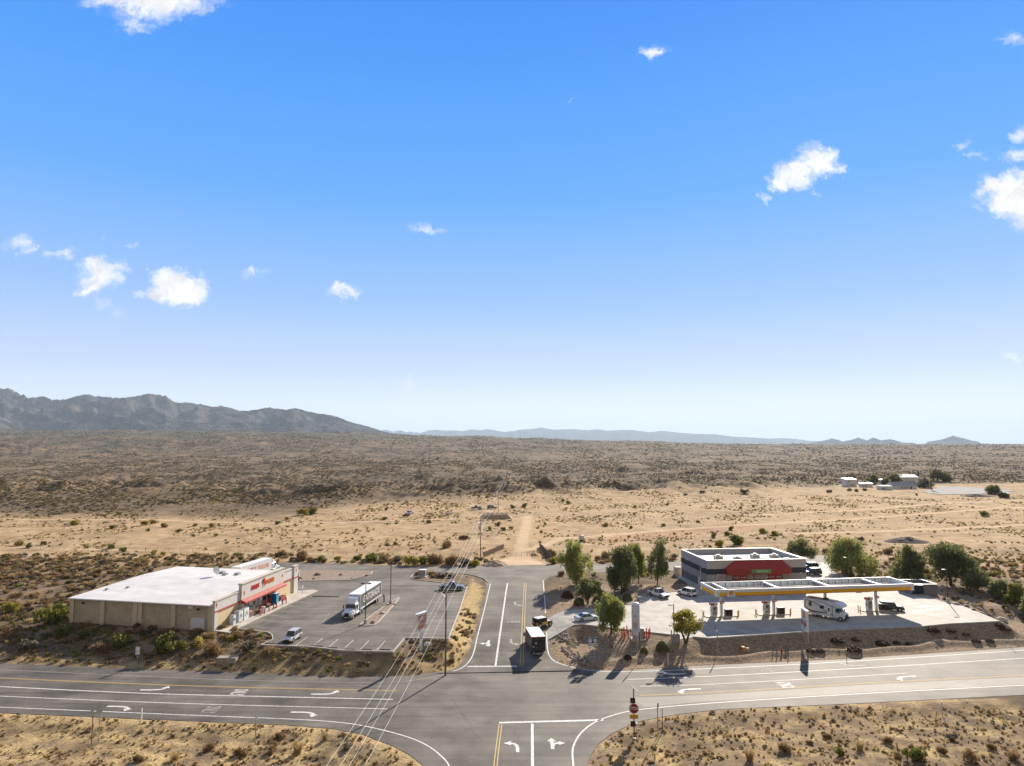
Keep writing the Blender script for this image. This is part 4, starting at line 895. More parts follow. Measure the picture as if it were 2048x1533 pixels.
for i, (x, y, s, h) in enumerate(((3.2,2.2,1.9,1.9),(8.2,2.3,1.7,1.5),(13.0,3.0,1.9,1.9),(17.6,2.2,1.9,1.9),(10.6,4.0,1.1,.9),(15.2,4.5,1.6,.9),(21.6,3.5,1.6,.8),(6.0,5.0,.9,.7),(19.4,6,.8,.7),(22.8,2.4,1.4,.5))):
    b = MB(); b.rbox(x, x+s, y, y+s*.9, 5.85, 5.7+h, M_('rooftop_unit_tan', (.5,.46,.38), .7), .08); b.box(x+.1,x+s-.1,y+.1,y+s*.9-.1,5.68,5.85,GRY); u = part(b, 'rooftop_unit', market)
    if s > 1.5 and h > 1: b = MB(); b.box(x+.2,x+s-.2,y-.02,y+.02,5.95,5.5+h,M_('louvre', (.3,.28,.24), .7)); part(b, 'louvre', u); b = MB(); b.cyl((x+s/2,y+s*.45,5.7+h),(x+s/2,y+s*.45,5.95+h),.45,GRY,n=14); part(b, 'fan', u)
# mansard
MAN = rib_mat('red_mansard_sheet', (.30,.018,.015), .42, .55, 0, .12)
b = MB(); a0, a1, c0, c1 = 6.8, 19.0, 4.4, 20.8
b.add([(a0,-.02,MH-.1),(a1,-.02,MH-.1),(c1,-1.3,5.0),(c0,-1.3,5.0),(c1,-1.3,3.85),(c0,-1.3,3.85),(c1,-.02,3.85),(c0,-.02,3.85),(c1,-.02,5.0),(c0,-.02,5.0)],
      [(0,3,2,1),(3,5,4,2),(1,2,8),(0,9,3),(2,4,6,8),(3,9,7,5),(5,7,6,4)], MAN); mans = part(b, 'mansard', market)
b = MB(); b.box(c0-.02,c1+.02,-1.36,-1.30,3.72,3.86,REDP); part(b, 'fascia', mans)
SGN = M_('sign_green', (.12,.33,.08), .5); b = MB(); b.box(10.3,15.4,-1.42,-1.32,4.0,4.85,SGN); sb = part(b, 'sign_board', market)
b = MB(); b.box(10.45,11.25,-1.45,-1.42,4.06,4.79,LETB); part(b, 'panel', sb)
text_obj('lettering', 'S', .75, LETW, sb, (10.85,-1.48,4.42), (math.pi/2,0,0), depth=.02, bold=.006); text_obj('lettering', 'MARKET', .62, M_('pale_lettering', (.55,.62,.5), .5), sb, (13.3,-1.45,4.42), (math.pi/2,0,0), depth=.02, bold=.006, sx=1.15)
# shopfront with posters
drink = M_('poster_drink_red', (.38,.03,.03), .5); tanp = M_('poster_tan', (.33,.27,.2), .5)
for i in range(9):
    x = 4.6+i*1.78
    if i == 5: continue
    b = MB(); b.box(x, x+1.7, -.06, -.021, .5, 3.5, BLK); w = part(b, 'window', market); b = MB(); b.box(x+.06,x+1.64,-.09,-.06,.56,3.44,GLASS); part(b, 'pane', w)
    b = MB(); b.box(x+.1,x+1.6,-.12,-.09,2.3,3.4,drink if i in (1,2,6,7) else tanp); part(b, 'poster', w)
    if i in (1, 2, 6, 7): text_obj('lettering', 'Coca-Cola', .38, LETW, w, (x+.85,-.13,2.85), (math.pi/2,0,0), depth=.01, shear=.3, sx=.85)
for x in (13.5,): b = MB(); b.box(x, x+1.7, -.05, -.02, 0, 2.72, GALV); d = part(b, 'door', market); b = MB(); b.box(x+.1,x+1.6,-.08,-.05,.2,2.5,GLASS); part(b, 'pane', d)
b = MB(); b.box(-.1,.0,4.8,5.7,0,2.2,WHT); part(b, 'side_door', market)
b = MB(); b.cyl((-.12,3.9,0),(-.12,3.9,MH-2),.07,WHT); part(b, 'downpipe', market)
for y in (2.2, 13): b = MB(); b.box(-.28,-.0,y,y+.35,4.9,5.1,LAMP); part(b, 'wall_lamp', market)
for x in (2.5, 23.4): b = MB(); b.box(x,x+.35,-.25,-.02,3.5,3.7,LAMP); part(b, 'wall_lamp', market)
b = MB(); b.prism([(-1.8,-3.6),(mW+1.6,-3.6),(mW+1.6,mD),(mW+.05,mD),(mW+.05,-.05),(-.05,-.05),(-.05,mD),(-1.8,mD)], -.1, .16, WALK); o = b.build('pavement', loc=(mFL[0], mFL[1], ZL)); o.rotation_euler = (0,0,ma); tag(o, kind='structure')
t = empty('utility_enclosure', (*Gz(1356,1150,ZL), ZL), ma); tag(t, 'small tan block enclosure at the back corner of the grey market', 'enclosure'); b = MB(); b.rbox(-.8,.8,-1,1,-.3,2.0,CMU2,.05); part(b, 'wall', t); b = MB(); b.box(-.84,.84,-1.04,1.04,2.0,2.12,TRIMT); part(b, 'cap', t)
# ================================================================ fuel canopy
cF = [(40.8,139.3),(84.1,145.4),(83.5,152.5),(40.1,146.8)]
ca = math.atan2(6.1, 43.3); cL, cD = 43.0, 7.3
canopy = empty('fuel_canopy', (cF[0][0], cF[0][1], ZL), ca); tag(canopy, 'long white fuel canopy with yellow and red edge on white columns', 'canopy')
CW = M_('canopy_white', (.66,.67,.68), .4, var=.05); CY = M_('canopy_yellow', (.80,.40,.01), .4, var=.06); CR = M_('canopy_red', (.45,.03,.015), .4, var=.06); CIN = rib_mat('canopy_inner_sheet', (.66,.70,.72), 1.55, .5, 0, .08)
b = MB(); zt, zb = 6.0, 4.65
cc = [(0,0),(cL,0),(cL,cD),(0,cD)]
for (x0,y0),(x1_,y1_) in zip(cc, cc[1:]+cc[:1]):
    L_ = math.hypot(x1_-x0, y1_-y0); dx, dy = (x1_-x0)/L_, (y1_-y0)/L_; nx, ny = dy, -dx
    def sl(z0_, z1_, o0, o1, m):
        q = []
        for o in (o0, o1):
            for z in (z0_, z1_):
                q += [(x0+nx*o-dx*o, y0+ny*o-dy*o, z), (x1_+nx*o+dx*o, y1_+ny*o+dy*o, z)]
        b.add(q, [(0,1,3,2),(4,6,7,5),(2,3,7,6),(0,4,5,1)], m)
    sl(zb+.74, zt, -.10, .06, CW); sl(zb+.12, zb+.74, -.08, .16, CY); sl(zb, zb+.12, -.08, .10, CR)
fasc = part(b, 'fascia', canopy, fixn=False)
for x, y in ((-.12,-.12),(cL-.5,-.12),(cL-.5,cD-.5),(-.12,cD-.5)): b = MB(); b.box(x-.08, x+.62, y-.08, y+.62, zb-.03, zt+.03, CW); part(b, 'corner_panel', fasc)
b = MB(); b.box(.2,cL-.2,.2,cD-.2,zb+.05,zb+.2,CW); b.box(.2,cL-.2,.2,cD-.2,zb+.2,zb+.26,M_('deck_grey', (.60,.585,.57), .7, var=.2, scale=.5)); part(b, 'deck', canopy)
b = MB(); b.box(.1,cL-.1,cD-.16,cD-.1,zb+.26,zt-.06,CIN); b.box(.1,.16,.1,cD-.16,zb+.26,zt-.06,CIN); b.box(cL-.16,cL-.1,.1,cD-.16,zb+.26,zt-.06,CIN); b.box(.16,cL-.16,.1,.16,zb+.26,zt-.06,CIN)
for k in range(28): x = .5+k*1.56; b.box(x, x+.07, cD-.34, cD-.16, zb+.26, zt-.1, GRY)
part(b, 'parapet_lining', canopy)
for x in (2.3,13.6,24.9,36.3): b = MB(); b.box(x-.12,x+.12,.3,cD-.34,zt-.45,zt-.1,CW); b.box(x-.02,x+.02,.3,cD-.3,zt-.95,zt-.45,GRY); part(b, 'roof_beam', canopy)
for k in range(3): y = 1.6+k*1.9; b = MB(); b.box(.4,cL-.4,y-.05,y+.05,zb+.26,zb+.46,M_('purlin_pale', (.6,.56,.54), .6)); part(b, 'purlin', canopy)
for x in (2.3,13.7,25.2,36.7):
    b = MB(); b.box(x-.22,x+.22,2.85,3.29,-.1,zb+.1,CW); part(b, 'column', canopy)
# shell shaped emblem: scalloped yellow disc with a red rim on a white square
def shell(parent, c, r, back=True, rot=None, y=0.0):
    q = empty('x') if False else None
    M0 = Matrix.Translation(c) @ (rot or Matrix.Identity(4)); 
    def fan(rr, yy, m, name):
        b = MB(); b.M = M0; pts = [(0,-rr*.85)]
        for k in range(15):
            a = R(-38+k*(256/14)); s = rr*(1+.05*(k % 2)); pts.append((s*math.cos(a), s*math.sin(a)*.95))
        b.prism(pts, yy-.02, yy, m, axis='y') if False else b.add([(p[0], yy, p[1]) for p in pts]+[(p[0], yy+.03, p[1]) for p in pts], [tuple(range(len(pts)))]+[(i, (i+1)%len(pts), len(pts)+(i+1)%len(pts), len(pts)+i) for i in range(len(pts))], m)
        return part(b, name, parent, fixn=False)
    fan(r, y, LETR, 'shell_rim'); fan(r*.82, y-.025, M_('shell_yellow', (.85,.48,.02), .4), 'shell_face')
    b = MB(); b.M = M0
    for k in range(5):
        a = R(30+k*30); b.add([(-.02,y-.035,-r*.6),(.02,y-.035,-r*.6),(r*.74*math.cos(a)+.02,y-.035,r*.7*math.sin(a)),(r*.74*math.cos(a)-.02,y-.035,r*.7*math.sin(a))], [(0,1,2,3)], LETR)
    part(b, 'shell_ribs', parent, fixn=False)
b = MB(); b.box(2.15,3.75,-.26,-.16,zb-.02,zt-.05,CW); ep = part(b, 'emblem_panel', canopy); shell(ep, (2.95,-.30,zb+.68), .46)
for x in (8.5, 30): b = MB(); b.box(x, x+1.4, -.2, -.1, zb-.16, zb-.02, M_('sign_pink', (.6,.35,.32), .5)); part(b, 'hanging_sign', canopy)
# ================================================================ pump islands
def cpt(x, y, z=.0): v = Matrix.Rotation(ca, 3, 'Z') @ Vector((x, y, 0)); return (cF[0][0]+v.x, cF[0][1]+v.y, ZL+.02+z)
def pump(label, x, y):
    t = empty('fuel_pump', cpt(x, y, .15), ca+R(8)); tag(t, label, 'fuel pump', 'fuel pumps under the canopy')
    b = MB(); b.rbox(-.62,.62,-.35,.35,0,2.05,WHT,.06); part(b, 'cabinet', t)
    for s in (-1, 1):
        b = MB(); b.box(-.5,.5,s*.36-.02,s*.36+.02,.25,1.85,M_('pump_grey', (.32,.34,.36), .5)); f = part(b, 'front_panel', t)
        b = MB(); b.box(-.3,.1,s*.39-.01,s*.39+.01,1.35,1.7,GLASS); part(b, 'display', f)
        b = MB(); [b.box(-.4+k*.28,-.22+k*.28,s*.40-.02,s*.40+.02,.75,1.1,random.choice([REDP,YELP,LETW])) for k in range(3)]; part(b, 'buttons', f)
    b = MB(); b.box(-.85,.7,-.4,.4,2.15,2.6,WHT); top = part(b, 'topper', t); b = MB(); b.box(-.83,-.1,-.43,-.40,2.2,2.55,REDP); b.box(-.88,-.85,-.38,.38,2.2,2.55,REDP); part(b, 'topper_sign', top)
    b = MB(); [b.cyl((s*.5,0,2.0),(s*.5,0,2.2),.05,GRY) for s in (-1,1)]; part(b, 'bracket', t)
    for s in (-1, 1):
        b = MB(); b.tube([(s*.64,0,1.9),(s*.9,.05,1.5),(s*.85,.05,.5),(s*.68,.02,.9),(s*.66,0,1.2)], .03, BLK, 6); h = part(b, 'hose', t); b = MB(); b.box(s*.66-.05,s*.66+.05,-.1,.1,1.05,1.35,BLK); part(b, 'nozzle', h)
    return t
def island_base(x, y):
    P = [cpt(x-3.4,y-.7),cpt(x-3.0,y-.9),cpt(x+3.0,y-.9),cpt(x+3.4,y-.7),cpt(x+3.4,y+.7),cpt(x+3.0,y+.9),cpt(x-3.0,y+.9),cpt(x-3.4,y+.7)]
    b = MB(); b.prism([(p[0],p[1]) for p in P], ZL-.05, ZL+.17, WALK); return tag(b.build('pump_island'), kind='structure')
ypost = bollard_mesh(YELP, 1.15, .09)
def post_at(x, y, label, pr=[None]):
    if pr[0] is None: pr[0] = ypost.build('yellow_bollard', loc=cpt(x, y)); tag(pr[0], label, 'bollard', 'yellow bollards round the pump islands'); return pr[0]
    return copy_tree(pr[0], loc=cpt(x, y), label=label, km={})
def bins(label, x, y):
    t = empty('bin_cluster', cpt(x, y, .15), ca); tag(t, label, 'litter bin', 'bins on the pump islands')
    b = MB(); b.rbox(-.75,.75,-.45,.45,0,1.15,M_('dark_brown_plastic', (.05,.035,.03), .6),.08); part(b, 'body', t)
    b = MB(); b.rbox(-.8,.8,-.5,.5,1.15,1.3,M_('bin_top_pale', (.5,.48,.46), .6),.06); part(b, 'lid', t); b = MB(); b.box(-.4,.4,-.48,-.45,.7,1.0,BLK); part(b, 'opening', t); return t
isl = ['pump island nearest the side road', 'second pump island from the side road', 'third pump island, behind the motorhome', 'pump island beside the dark parked car']
for k, x in enumerate((2.3,13.7,25.2,36.7)):
    island_base(x-.1, 3.07)
    pump('white fuel pump with a red topper on the %s' % isl[k], x-1.6, 3.07)
    bins('dark bin with pale top on the %s' % isl[k], x+1.5, 3.07)
    for j, (dx, dy) in enumerate(((-4.0,2.6),(-3.7,3.7),(3.2,2.4),(3.7,3.0))):
        post_at(x+dx, dy, 'yellow bollard %s of the %s' % (['by the near left end', 'by the far left end', 'beside the bin', 'at the right end'][j], isl[k]))
    t = empty('column_sign', cpt(x, 2.7, 2.6), ca); tag(t, 'small red plate on the canopy column, ' + ['leftmost column', 'second column from left', 'third column, above the motorhome', 'rightmost column'][k], 'sign'); b = MB(); b.box(-.5,.5,-.05,.0,0,.45,REDP); part(b, 'plate', t); b = MB(); b.box(-.4,.4,-.07,-.05,.12,.3,LETW); part(b, 'stripe', t)
# ================================================================ price sign
x0_, y0_ = Gz(1605.4,1268,2.3); x1s, y1s = Gz(1616.5,1278,2.2)
psa = math.atan2(y1s-y0_, x1s-x0_); pl = hyp((x0_,y0_),(x1s,y1s))
ps = empty('price_sign', ((x0_+x1s)/2, (y0_+y1s)/2, Hs(x0_, y0_)-.1), psa); tag(ps, 'tall white price sign on two posts beside the highway, emblem above and numbers below', 'sign')
PH = 4.9
b = MB(); b.box(-pl/2,pl/2,-.16,.16,1.15,PH,WHT); bd = part(b, 'board', ps); b = MB(); b.box(-pl/2-.06,pl/2+.06,-.2,.2,PH,PH+.12,WHT); part(b, 'cap', bd)
for s in (-1,1): b = MB(); b.box(s*pl/2-.09-s*.09,s*pl/2+.09-s*.09,-.09,.09,-.6,1.15,GALV); part(b, 'post', ps)
for s in (-1, 1):
    rt = Matrix.Identity(4) if s > 0 else Matrix.Rotation(math.pi, 4, 'Z')
    shell(bd, (0,0,PH-.95), .68, rot=rt, y=-.2)
    b = MB(); b.M = rt; b.box(-pl/2+.15,pl/2-.35,-.20,-.17,2.0,2.75,REDP); part(b, 'price_panel', bd); b = MB(); b.M = rt; b.box(-pl/2+.15,pl/2-.15,-.20,-.17,2.85,3.2,M_('price_blue', (.35,.45,.62), .5)); part(b, 'grade_panel', bd)
    text_obj('lettering', '3.29', .6, LETW, bd, (-.1,-.22,2.37) if s > 0 else (.1,.22,2.37), (math.pi/2,0,0 if s > 0 else math.pi), depth=.01); text_obj('lettering', '3.99', .5, LETB, bd, (0,-.19,1.6) if s > 0 else (0,.19,1.6), (math.pi/2,0,0 if s > 0 else math.pi), depth=.01)
# ================================================================ shop pylon sign
px_, py_ = Gz(842,1295,1.9); zz = Hs(px_, py_)
fs = empty('shop_pylon_sign', (px_, py_, zz), R(62)); tag(fs, 'narrow orange and white pylon sign on a white post beside the car park corner', 'sign')
b = MB(); b.box(-.25,.25,-.18,.18,-.3,3.6,WHT); part(b, 'post', fs); b = MB(); b.box(-1.35,1.35,-.2,.2,3.6,6.3,WHT); bd = part(b, 'board', fs); b = MB(); b.box(-1.5,1.5,-.34,.34,6.3,6.48,WHT); part(b, 'cap', bd)
for s in (-1, 1):
    b = MB(); b.box(-1.2,1.2,s*.2-.02,s*.2+.02,3.8,6.1,M_('salmon_panel', (.62,.24,.14), .5)); pp = part(b, 'panel', bd)
    for tx, z in (('FAMILY', 5.45), ('DOLLAR', 4.6)): text_obj('lettering', tx, .62, LETW, pp, (0,s*.235,z), (math.pi/2,0,0 if s < 0 else math.pi), depth=.01, bold=.006, sx=.8)
# ================================================================ vehicles
def paint(name, col, metal=.0): return M_(name, col, .3, metal, var=.05, scale=.8, spec=.6, coat=.5)
P_WHITE = paint('car_paint_white', (.72,.73,.74)); P_SILVER = paint('car_paint_silver', (.56,.555,.54), .15); P_BLACK = paint('car_paint_black', (.012,.013,.016)); P_GREY = paint('car_paint_slate', (.12,.15,.19), .3)
P_NAVY = paint('car_paint_midnight', (.02,.022,.035)); P_YEL = paint('car_paint_yellow', (.78,.42,.03)); P_PALE = paint('car_paint_pale_silver', (.62,.64,.68), .2)
def wheel(root, x, y, r=.36, w=.25, rim=CHROME):
    s = 1 if y > 0 else -1
    b = MB(); b.cyl((x, y-w/2*s, r), (x, y+w/2*s, r), r, TYRE, n=18); wo = part(b, 'wheel', root)
    b = MB(); b.cyl((x, y+w/2*s-.02*s, r), (x, y+w/2*s+.012*s, r), r*.62, rim, r1=r*.55, n=14); b.cyl((x, y+w/2*s, r), (x, y+w/2*s+.03*s, r), r*.18, GRY, n=8); part(b, 'rim', wo); return wo
def car(label, cat, L, W, H, m, kind, name='parked_car', belt=.92, rimm=CHROME):
    t = empty(name); tag(t, label, cat); h = L/2; w = W/2
    prof = {'sedan': [(-1,.62,.80,.80),(-.985,.86,.90,.86),(-.90,1.0,.97,.9),(-.62,1.03,1,.92),(-.5,1.0,1,.92),(.38,.98,1,.92),(.55,.95,.98,.88),(.82,.85,.96,.86),(.96,.72,.88,.8),(1,.5,.78,.72)],
            'suv': [(-1,.75,.86,.84),(-.985,1.0,.95,.9),(-.9,1.06,1,.93),(-.5,1.06,1,.93),(.42,1.04,1,.93),(.55,1.02,.98,.9),(.84,.96,.97,.88),(.965,.84,.92,.84),(1,.6,.82,.76)],
            'pickup': [(-1,.7,.9,.9),(-.99,1.06,.95,.93),(-.9,1.08,1,.95),(-.15,1.08,1,.95),(.4,1.06,1,.94),(.5,1.06,.98,.92),(.84,1.0,.97,.9),(.965,.9,.93,.86),(1,.62,.85,.8)],
            'jeep': [(-1,.75,.86,.86),(-.98,1.04,.88,.86),(-.5,1.05,.88,.86),(.2,1.05,.88,.86),(.3,1.03,.86,.82),(.9,.95,.7,.66),(1,.72,.62,.6)]}[kind]
    bz = {'sedan': .22, 'suv': .3, 'pickup': .38, 'jeep': .42}[kind]
    rings = []
    for fx, fz, fw, ft in prof:
        x = fx*h; z = fz*belt; ww = w*fw; wt = w*ft; zm = lerp(bz, z, .55)
        rings.append([(x,-ww*.93,bz),(x,-ww,bz+.12),(x,-ww,zm),(x,-wt,z-.05),(x,-wt*.9,z),(x,wt*.9,z),(x,wt,z-.05),(x,ww,zm),(x,ww,bz+.12),(x,ww*.93,bz)])
    b = MB(); b.loft(rings, m); body = part(b, 'body', t)
    # arches
    wx = {'sedan': (-.60,.62), 'suv': (-.60,.62), 'pickup': (-.60,.64), 'jeep': (-.62,.66)}[kind]; r = {'sedan': .33, 'suv': .38, 'pickup': .42, 'jeep': .44}[kind]
    for s in (-1, 1):
        for q in wx:
            b = MB(); b.cyl((q*h, s*(w-.25), r+.02), (q*h, s*(w+.008), r+.02), r*1.16, BLK, n=18); part(b, 'wheel_arch', body); wheel(t, q*h, s*(w-.10), r, .24, rimm)
    g = {'sedan': (-.62,-.36,.12,.40), 'suv': (-.95,-.84,.16,.42), 'pickup': (-.17,-.10,.20,.42), 'jeep': (-.97,-.93,.20,.30)}[kind]
    z0 = belt*{'sedan': .98, 'suv': 1.03, 'pickup': 1.05, 'jeep': 1.04}[kind]; wt = w*.9 if kind != 'jeep' else w*.86; wr = w*.72 if kind != 'jeep' else w*.80
    if kind in ('suv',): wr = w*.76
    x0, x1, x2, x3 = [k*h for k in g]
    vs = [(x0,-wt,z0),(x3,-wt,z0),(x3,wt,z0),(x0,wt,z0),(x1,-wr,H-.05),(x2,-wr,H-.05),(x2,wr,H-.05),(x1,wr,H-.05)]
    b = MB(); b.add(vs, [(0,1,5,4),(1,2,6,5),(2,3,7,6),(3,0,4,7),(4,5,6,7)], GLASS); part(b, 'windows', t)
    rm = BLK if kind == 'jeep' else m
    b = MB(); e = .05; b.add([(x1-e,-wr-e,H-.06),(x2+e,-wr-e,H-.06),(x2+e,wr+e,H-.06),(x1-e,wr+e,H-.06),(x1+.05,-wr+.06,H),(x2-.05,-wr+.06,H),(x2-.05,wr-.06,H),(x1+.05,wr-.06,H)], [(3,2,1,0),(4,5,6,7),(0,1,5,4),(1,2,6,5),(2,3,7,6),(3,0,4,7)], WHT if kind == 'jeep' else m)
    roof = part(b, 'roof', t)
    if kind == 'suv':
        b = MB(); [b.box(x1+.2,x2-.1,s*wr-.02,s*wr+.02,H+.03,H+.07,GRY) for s in (-1,1)]; part(b, 'roof_rails', roof)
    pm = [(x0,x1),(x3,x2)]+([(lerp(x0,x3,.52),lerp(x1,x2,.5))] if kind != 'pickup' or L > 5.4 else [])+([(lerp(x0,x3,.24),lerp(x1,x2,.2))] if kind == 'suv' else [])
    for s in (-1, 1):
        for a, c in pm:
            b = MB(); b.tube([(a,s*(wt+.005),z0-.02),(c,s*(wr+.01),H-.03)], .045, rm, 4); part(b, 'pillar', t)
        b = MB(); b.rbox(x3-.15,x3+.02,s*w-.0 if s > 0 else -w-.2,s*w+.2 if s > 0 else -w,z0-.02,z0+.15,m if kind != 'pickup' else CHROME,.03); part(b, 'mirror', t)
        b = MB(); b.rbox(h*.95,h*1.004,s*w*.62-.2,s*w*.62+.2,belt*.66,belt*.82,LAMP,.03); part(b, 'headlight', t)
        b = MB(); b.rbox(-h*1.004,-h*.97,s*w*.76-.12,s*w*.76+.12,belt*.68,belt*.96,TAIL,.02); part(b, 'tail_light', t)
    b = MB(); b.box(h*.985,h*1.012,-w*.42,w*.42,belt*.5,belt*.74,BLK); part(b, 'grille', t)
    b = MB(); b.rbox(h*.97,h*1.03,-w*.85,w*.85,bz,bz+.22,BLK if kind != 'sedan' else m,.04); part(b, 'front_bumper', t)
    b = MB(); b.rbox(-h*1.03,-h*.97,-w*.85,w*.85,bz,bz+.24,CHROME if kind == 'pickup' else (BLK if kind != 'sedan' else m),.04); part(b, 'rear_bumper', t)
    b = MB(); b.box(-h*1.035,-h*1.03,-.22,.22,bz+.26,bz+.42,LETW); part(b, 'number_plate', t)
    if kind == 'pickup':
        b = MB(); b.box(-h*.95,x0-.06,-w*.8,w*.8,belt*1.0,belt*1.09,BLK); part(b, 'bed', t)
    if kind == 'jeep':
        b = MB(); b.cyl((-h-.18,0,.95),(-h-.0,0,.95),.38,TYRE,n=18); sp = part(b, 'spare_wheel', t); b = MB(); b.cyl((-h-.2,0,.95),(-h-.17,0,.95),.2,CHROME,n=12); part(b, 'rim', sp)
        b = MB(); b.box(x0-.02,x2*.3,-wt-.02,wt+.02,z0,H-.06,BLK); part(b, 'soft_top', t)
        for s in (-1, 1):
            for q in wx: b = MB(); b.box(q*h-.55,q*h+.55,s*w-.2 if s > 0 else -w,s*w if s > 0 else -w+.2,.92,1.0,BLK); part(b, 'fender', t)
    return t
def put(t, x, y, ang, z=None): t.location = (x, y, ZL+.03 if z is None else z); t.rotation_euler = (0, 0, R(ang)); return t
def puta(t, px, py, ang, z=None):
    x, y = Gz(px, py, ZL if z is None else z); return put(t, x, y, ang, z)
puta(car('silver estate car parked alone by the south kerb, nose to the kerb', 'car', 4.6, 1.8, 1.72, P_SILVER, 'suv'), 584.5, 1281, -97)
puta(car('slate grey crew-cab pickup parked at the far right corner of the car park', 'pickup truck', 6.0, 2.05, 1.95, P_GREY, 'pickup', 'parked_pickup', 1.0), 903, 1180, -3)
puta(car('white saloon driving up the concrete driveway under the trees', 'car', 4.8, 1.82, 1.45, P_PALE, 'sedan', 'moving_car', .9), 1173, 1241, 20, 2.35)
t = puta(car('white pickup with its front door open at the kerb below the slender tree', 'pickup truck', 5.7, 2.0, 1.95, P_WHITE, 'pickup', 'parked_pickup', 1.02), 1317, 1194, -62)
b = MB(); b.M = Matrix.Translation((.55,-1.0,.45)) @ Matrix.Rotation(R(-65), 4, 'Z'); b.box(-.95,0,-.04,.04,0,.7,P_WHITE); d = part(b, 'open_door', t); b = MB(); b.M = Matrix.Translation((.55,-1.0,1.15)) @ Matrix.Rotation(R(-65), 4, 'Z'); b.box(-.9,-.05,-.02,.02,0,.55,GLASS); part(b, 'pane', d)
puta(car('white sport utility with dark rear glass parked beside the market shadow', 'car', 4.8, 1.95, 1.8, P_WHITE, 'suv', 'parked_car', 1.0), 1374, 1191, 122)
puta(car('black sport utility parked tight against the market side wall, nearer one', 'car', 4.9, 1.95, 1.8, P_BLACK, 'suv', 'parked_car', 1.0), 1624, 1150, 188)
puta(car('black hatchback parked behind the nearer black one at the market side', 'car', 4.6, 1.9, 1.7, P_BLACK, 'suv', 'parked_car', 1.0), 1619, 1138, 190)
puta(car('dark sedan half hidden beneath the canopy, parked at the market front', 'car', 4.8, 1.85, 1.5, P_NAVY, 'sedan', 'parked_car', .95), 1592, 1178, 110)
puta(car('dark sport utility refuelling at the last pump island', 'car', 4.7, 1.9, 1.75, P_NAVY, 'suv', 'parked_car', 1.0), 1783, 1221, -22)
jx, jy = Gr(1085, 1254); put(car('yellow open-style off-roader with black top turning onto the driveway', 'off-roader', 3.9, 1.8, 1.85, P_YEL, 'jeep', 'moving_off_roader', 1.0), jx, jy, 35, ramp(jy)+.12)
# ---- semi tractor and trailers
def tractor(root, x0, hood=True):
    """conventional cab; x0 is the rear of the sleeper, nose towards +x"""
    m = P_WHITE
    b = MB(); b.box(x0-2.6,x0+4.6,-.45,.45,.75,1.0,BLK); part(b, 'chassis', root)
    b = MB(); rings = []
    for x, zb_, zt_, w in ((x0,1.0,2.7,1.15),(x0+1.5,1.0,2.72,1.18),(x0+1.9,1.0,2.6,1.16)): rings.append([(x,-w,zb_),(x,-w,zt_-.25),(x,-w+.2,zt_),(x,w-.2,zt_),(x,w,zt_-.25),(x,w,zb_)])
    b.loft(rings, m); cab = part(b, 'cab', root)
    b = MB(); b.loft([[(x0+.1,-1.05,2.7),(x0+.1,1.05,2.7),(x0+.1,1.0,3.75),(x0+.1,-1.0,3.75)],[(x0+.9,-1.05,2.7),(x0+.9,1.05,2.7),(x0+.9,.9,3.5),(x0+.9,-.9,3.5)],[(x0+1.8,-.95,2.66),(x0+1.8,.95,2.66),(x0+1.8,.85,2.72),(x0+1.8,-.85,2.72)]], m); part(b, 'roof_fairing', cab)
    b = MB(); b.add([(x0+1.9,-1.05,1.75),(x0+1.9,1.05,1.75),(x0+1.62,.95,2.55),(x0+1.62,-.95,2.55),(x0+2.12,-.98,1.8),(x0+2.12,.98,1.8),(x0+1.9,.9,2.56),(x0+1.9,-.9,2.56)], [(4,5,6,7),(0,4,7,3),(5,1,2,6),(3,7,6,2)], GLASS); part(b, 'windscreen', cab)
    for s in (-1, 1): b = MB(); b.box(x0+1.0,x0+1.75,s*1.17-.02,s*1.17+.02,1.85,2.45,GLASS); part(b, 'side_window', cab)
    b = MB(); rings = []
    for x, zt_, w, wb in ((x0+1.9,1.85,1.05,1.1),(x0+2.9,1.72,.95,1.12),(x0+3.7,1.55,.75,1.12),(x0+4.05,1.3,.6,1.05)): rings.append([(x,-wb,.75),(x,-wb,1.25),(x,-w,zt_-.12),(x,-w*.7,zt_),(x,w*.7,zt_),(x,w,zt_-.12),(x,wb,1.25),(x,wb,.75)])
    b.loft(rings, m); hd = part(b, 'bonnet', root)
    b = MB(); b.box(x0+4.03,x0+4.1,-.42,.42,.75,1.32,BLK); part(b, 'grille', hd)
    for s in (-1, 1): b = MB(); b.box(x0+3.86,x0+4.08,s*.82-.17,s*.82+.17,.95,1.15,LAMP,.02,.02); part(b, 'headlight', hd)
    b = MB(); b.rbox(x0+4.0,x0+4.4,-1.15,1.15,.35,.75,M_('bumper_grey', (.14,.14,.15), .5),.08); bp = part(b, 'front_bumper', root); b = MB(); b.box(x0+4.4,x0+4.41,-.25,.25,.45,.6,LETW); part(b, 'number_plate', bp)
    for s in (-1, 1):
        b = MB(); b.box(x0+1.95,x0+2.1,s*1.45-.09,s*1.45+.09,1.75,2.35,BLK); b.cyl((x0+1.9,s*1.15,2.3),(x0+2.0,s*1.45,2.3),.03,BLK); part(b, 'mirror', root)
        b = MB(); b.box(x0+2.9,x0+2.98,s*1.2-.06,s*1.2+.06,1.75,1.9,BLK); b.cyl((x0+2.95,s*1.1,1.4),(x0+2.95,s*1.2,1.8),.02,BLK); part(b, 'bonnet_mirror', root)
        b = MB(); b.cyl((x0+.2,s*.95,.7),(x0+1.7,s*.95,.7),.32,GALV,n=14); part(b, 'fuel_tank', root)
        wheel(root, x0+3.35, s*.98, .5, .3)
        for x in (x0-.75, x0-2.0): wheel(root, x, s*.95, .5, .5)
    b = MB(); b.box(x0-.35,x0+.0,-.9,.9,1.0,1.4,GRY); part(b, 'deck_plate', root)
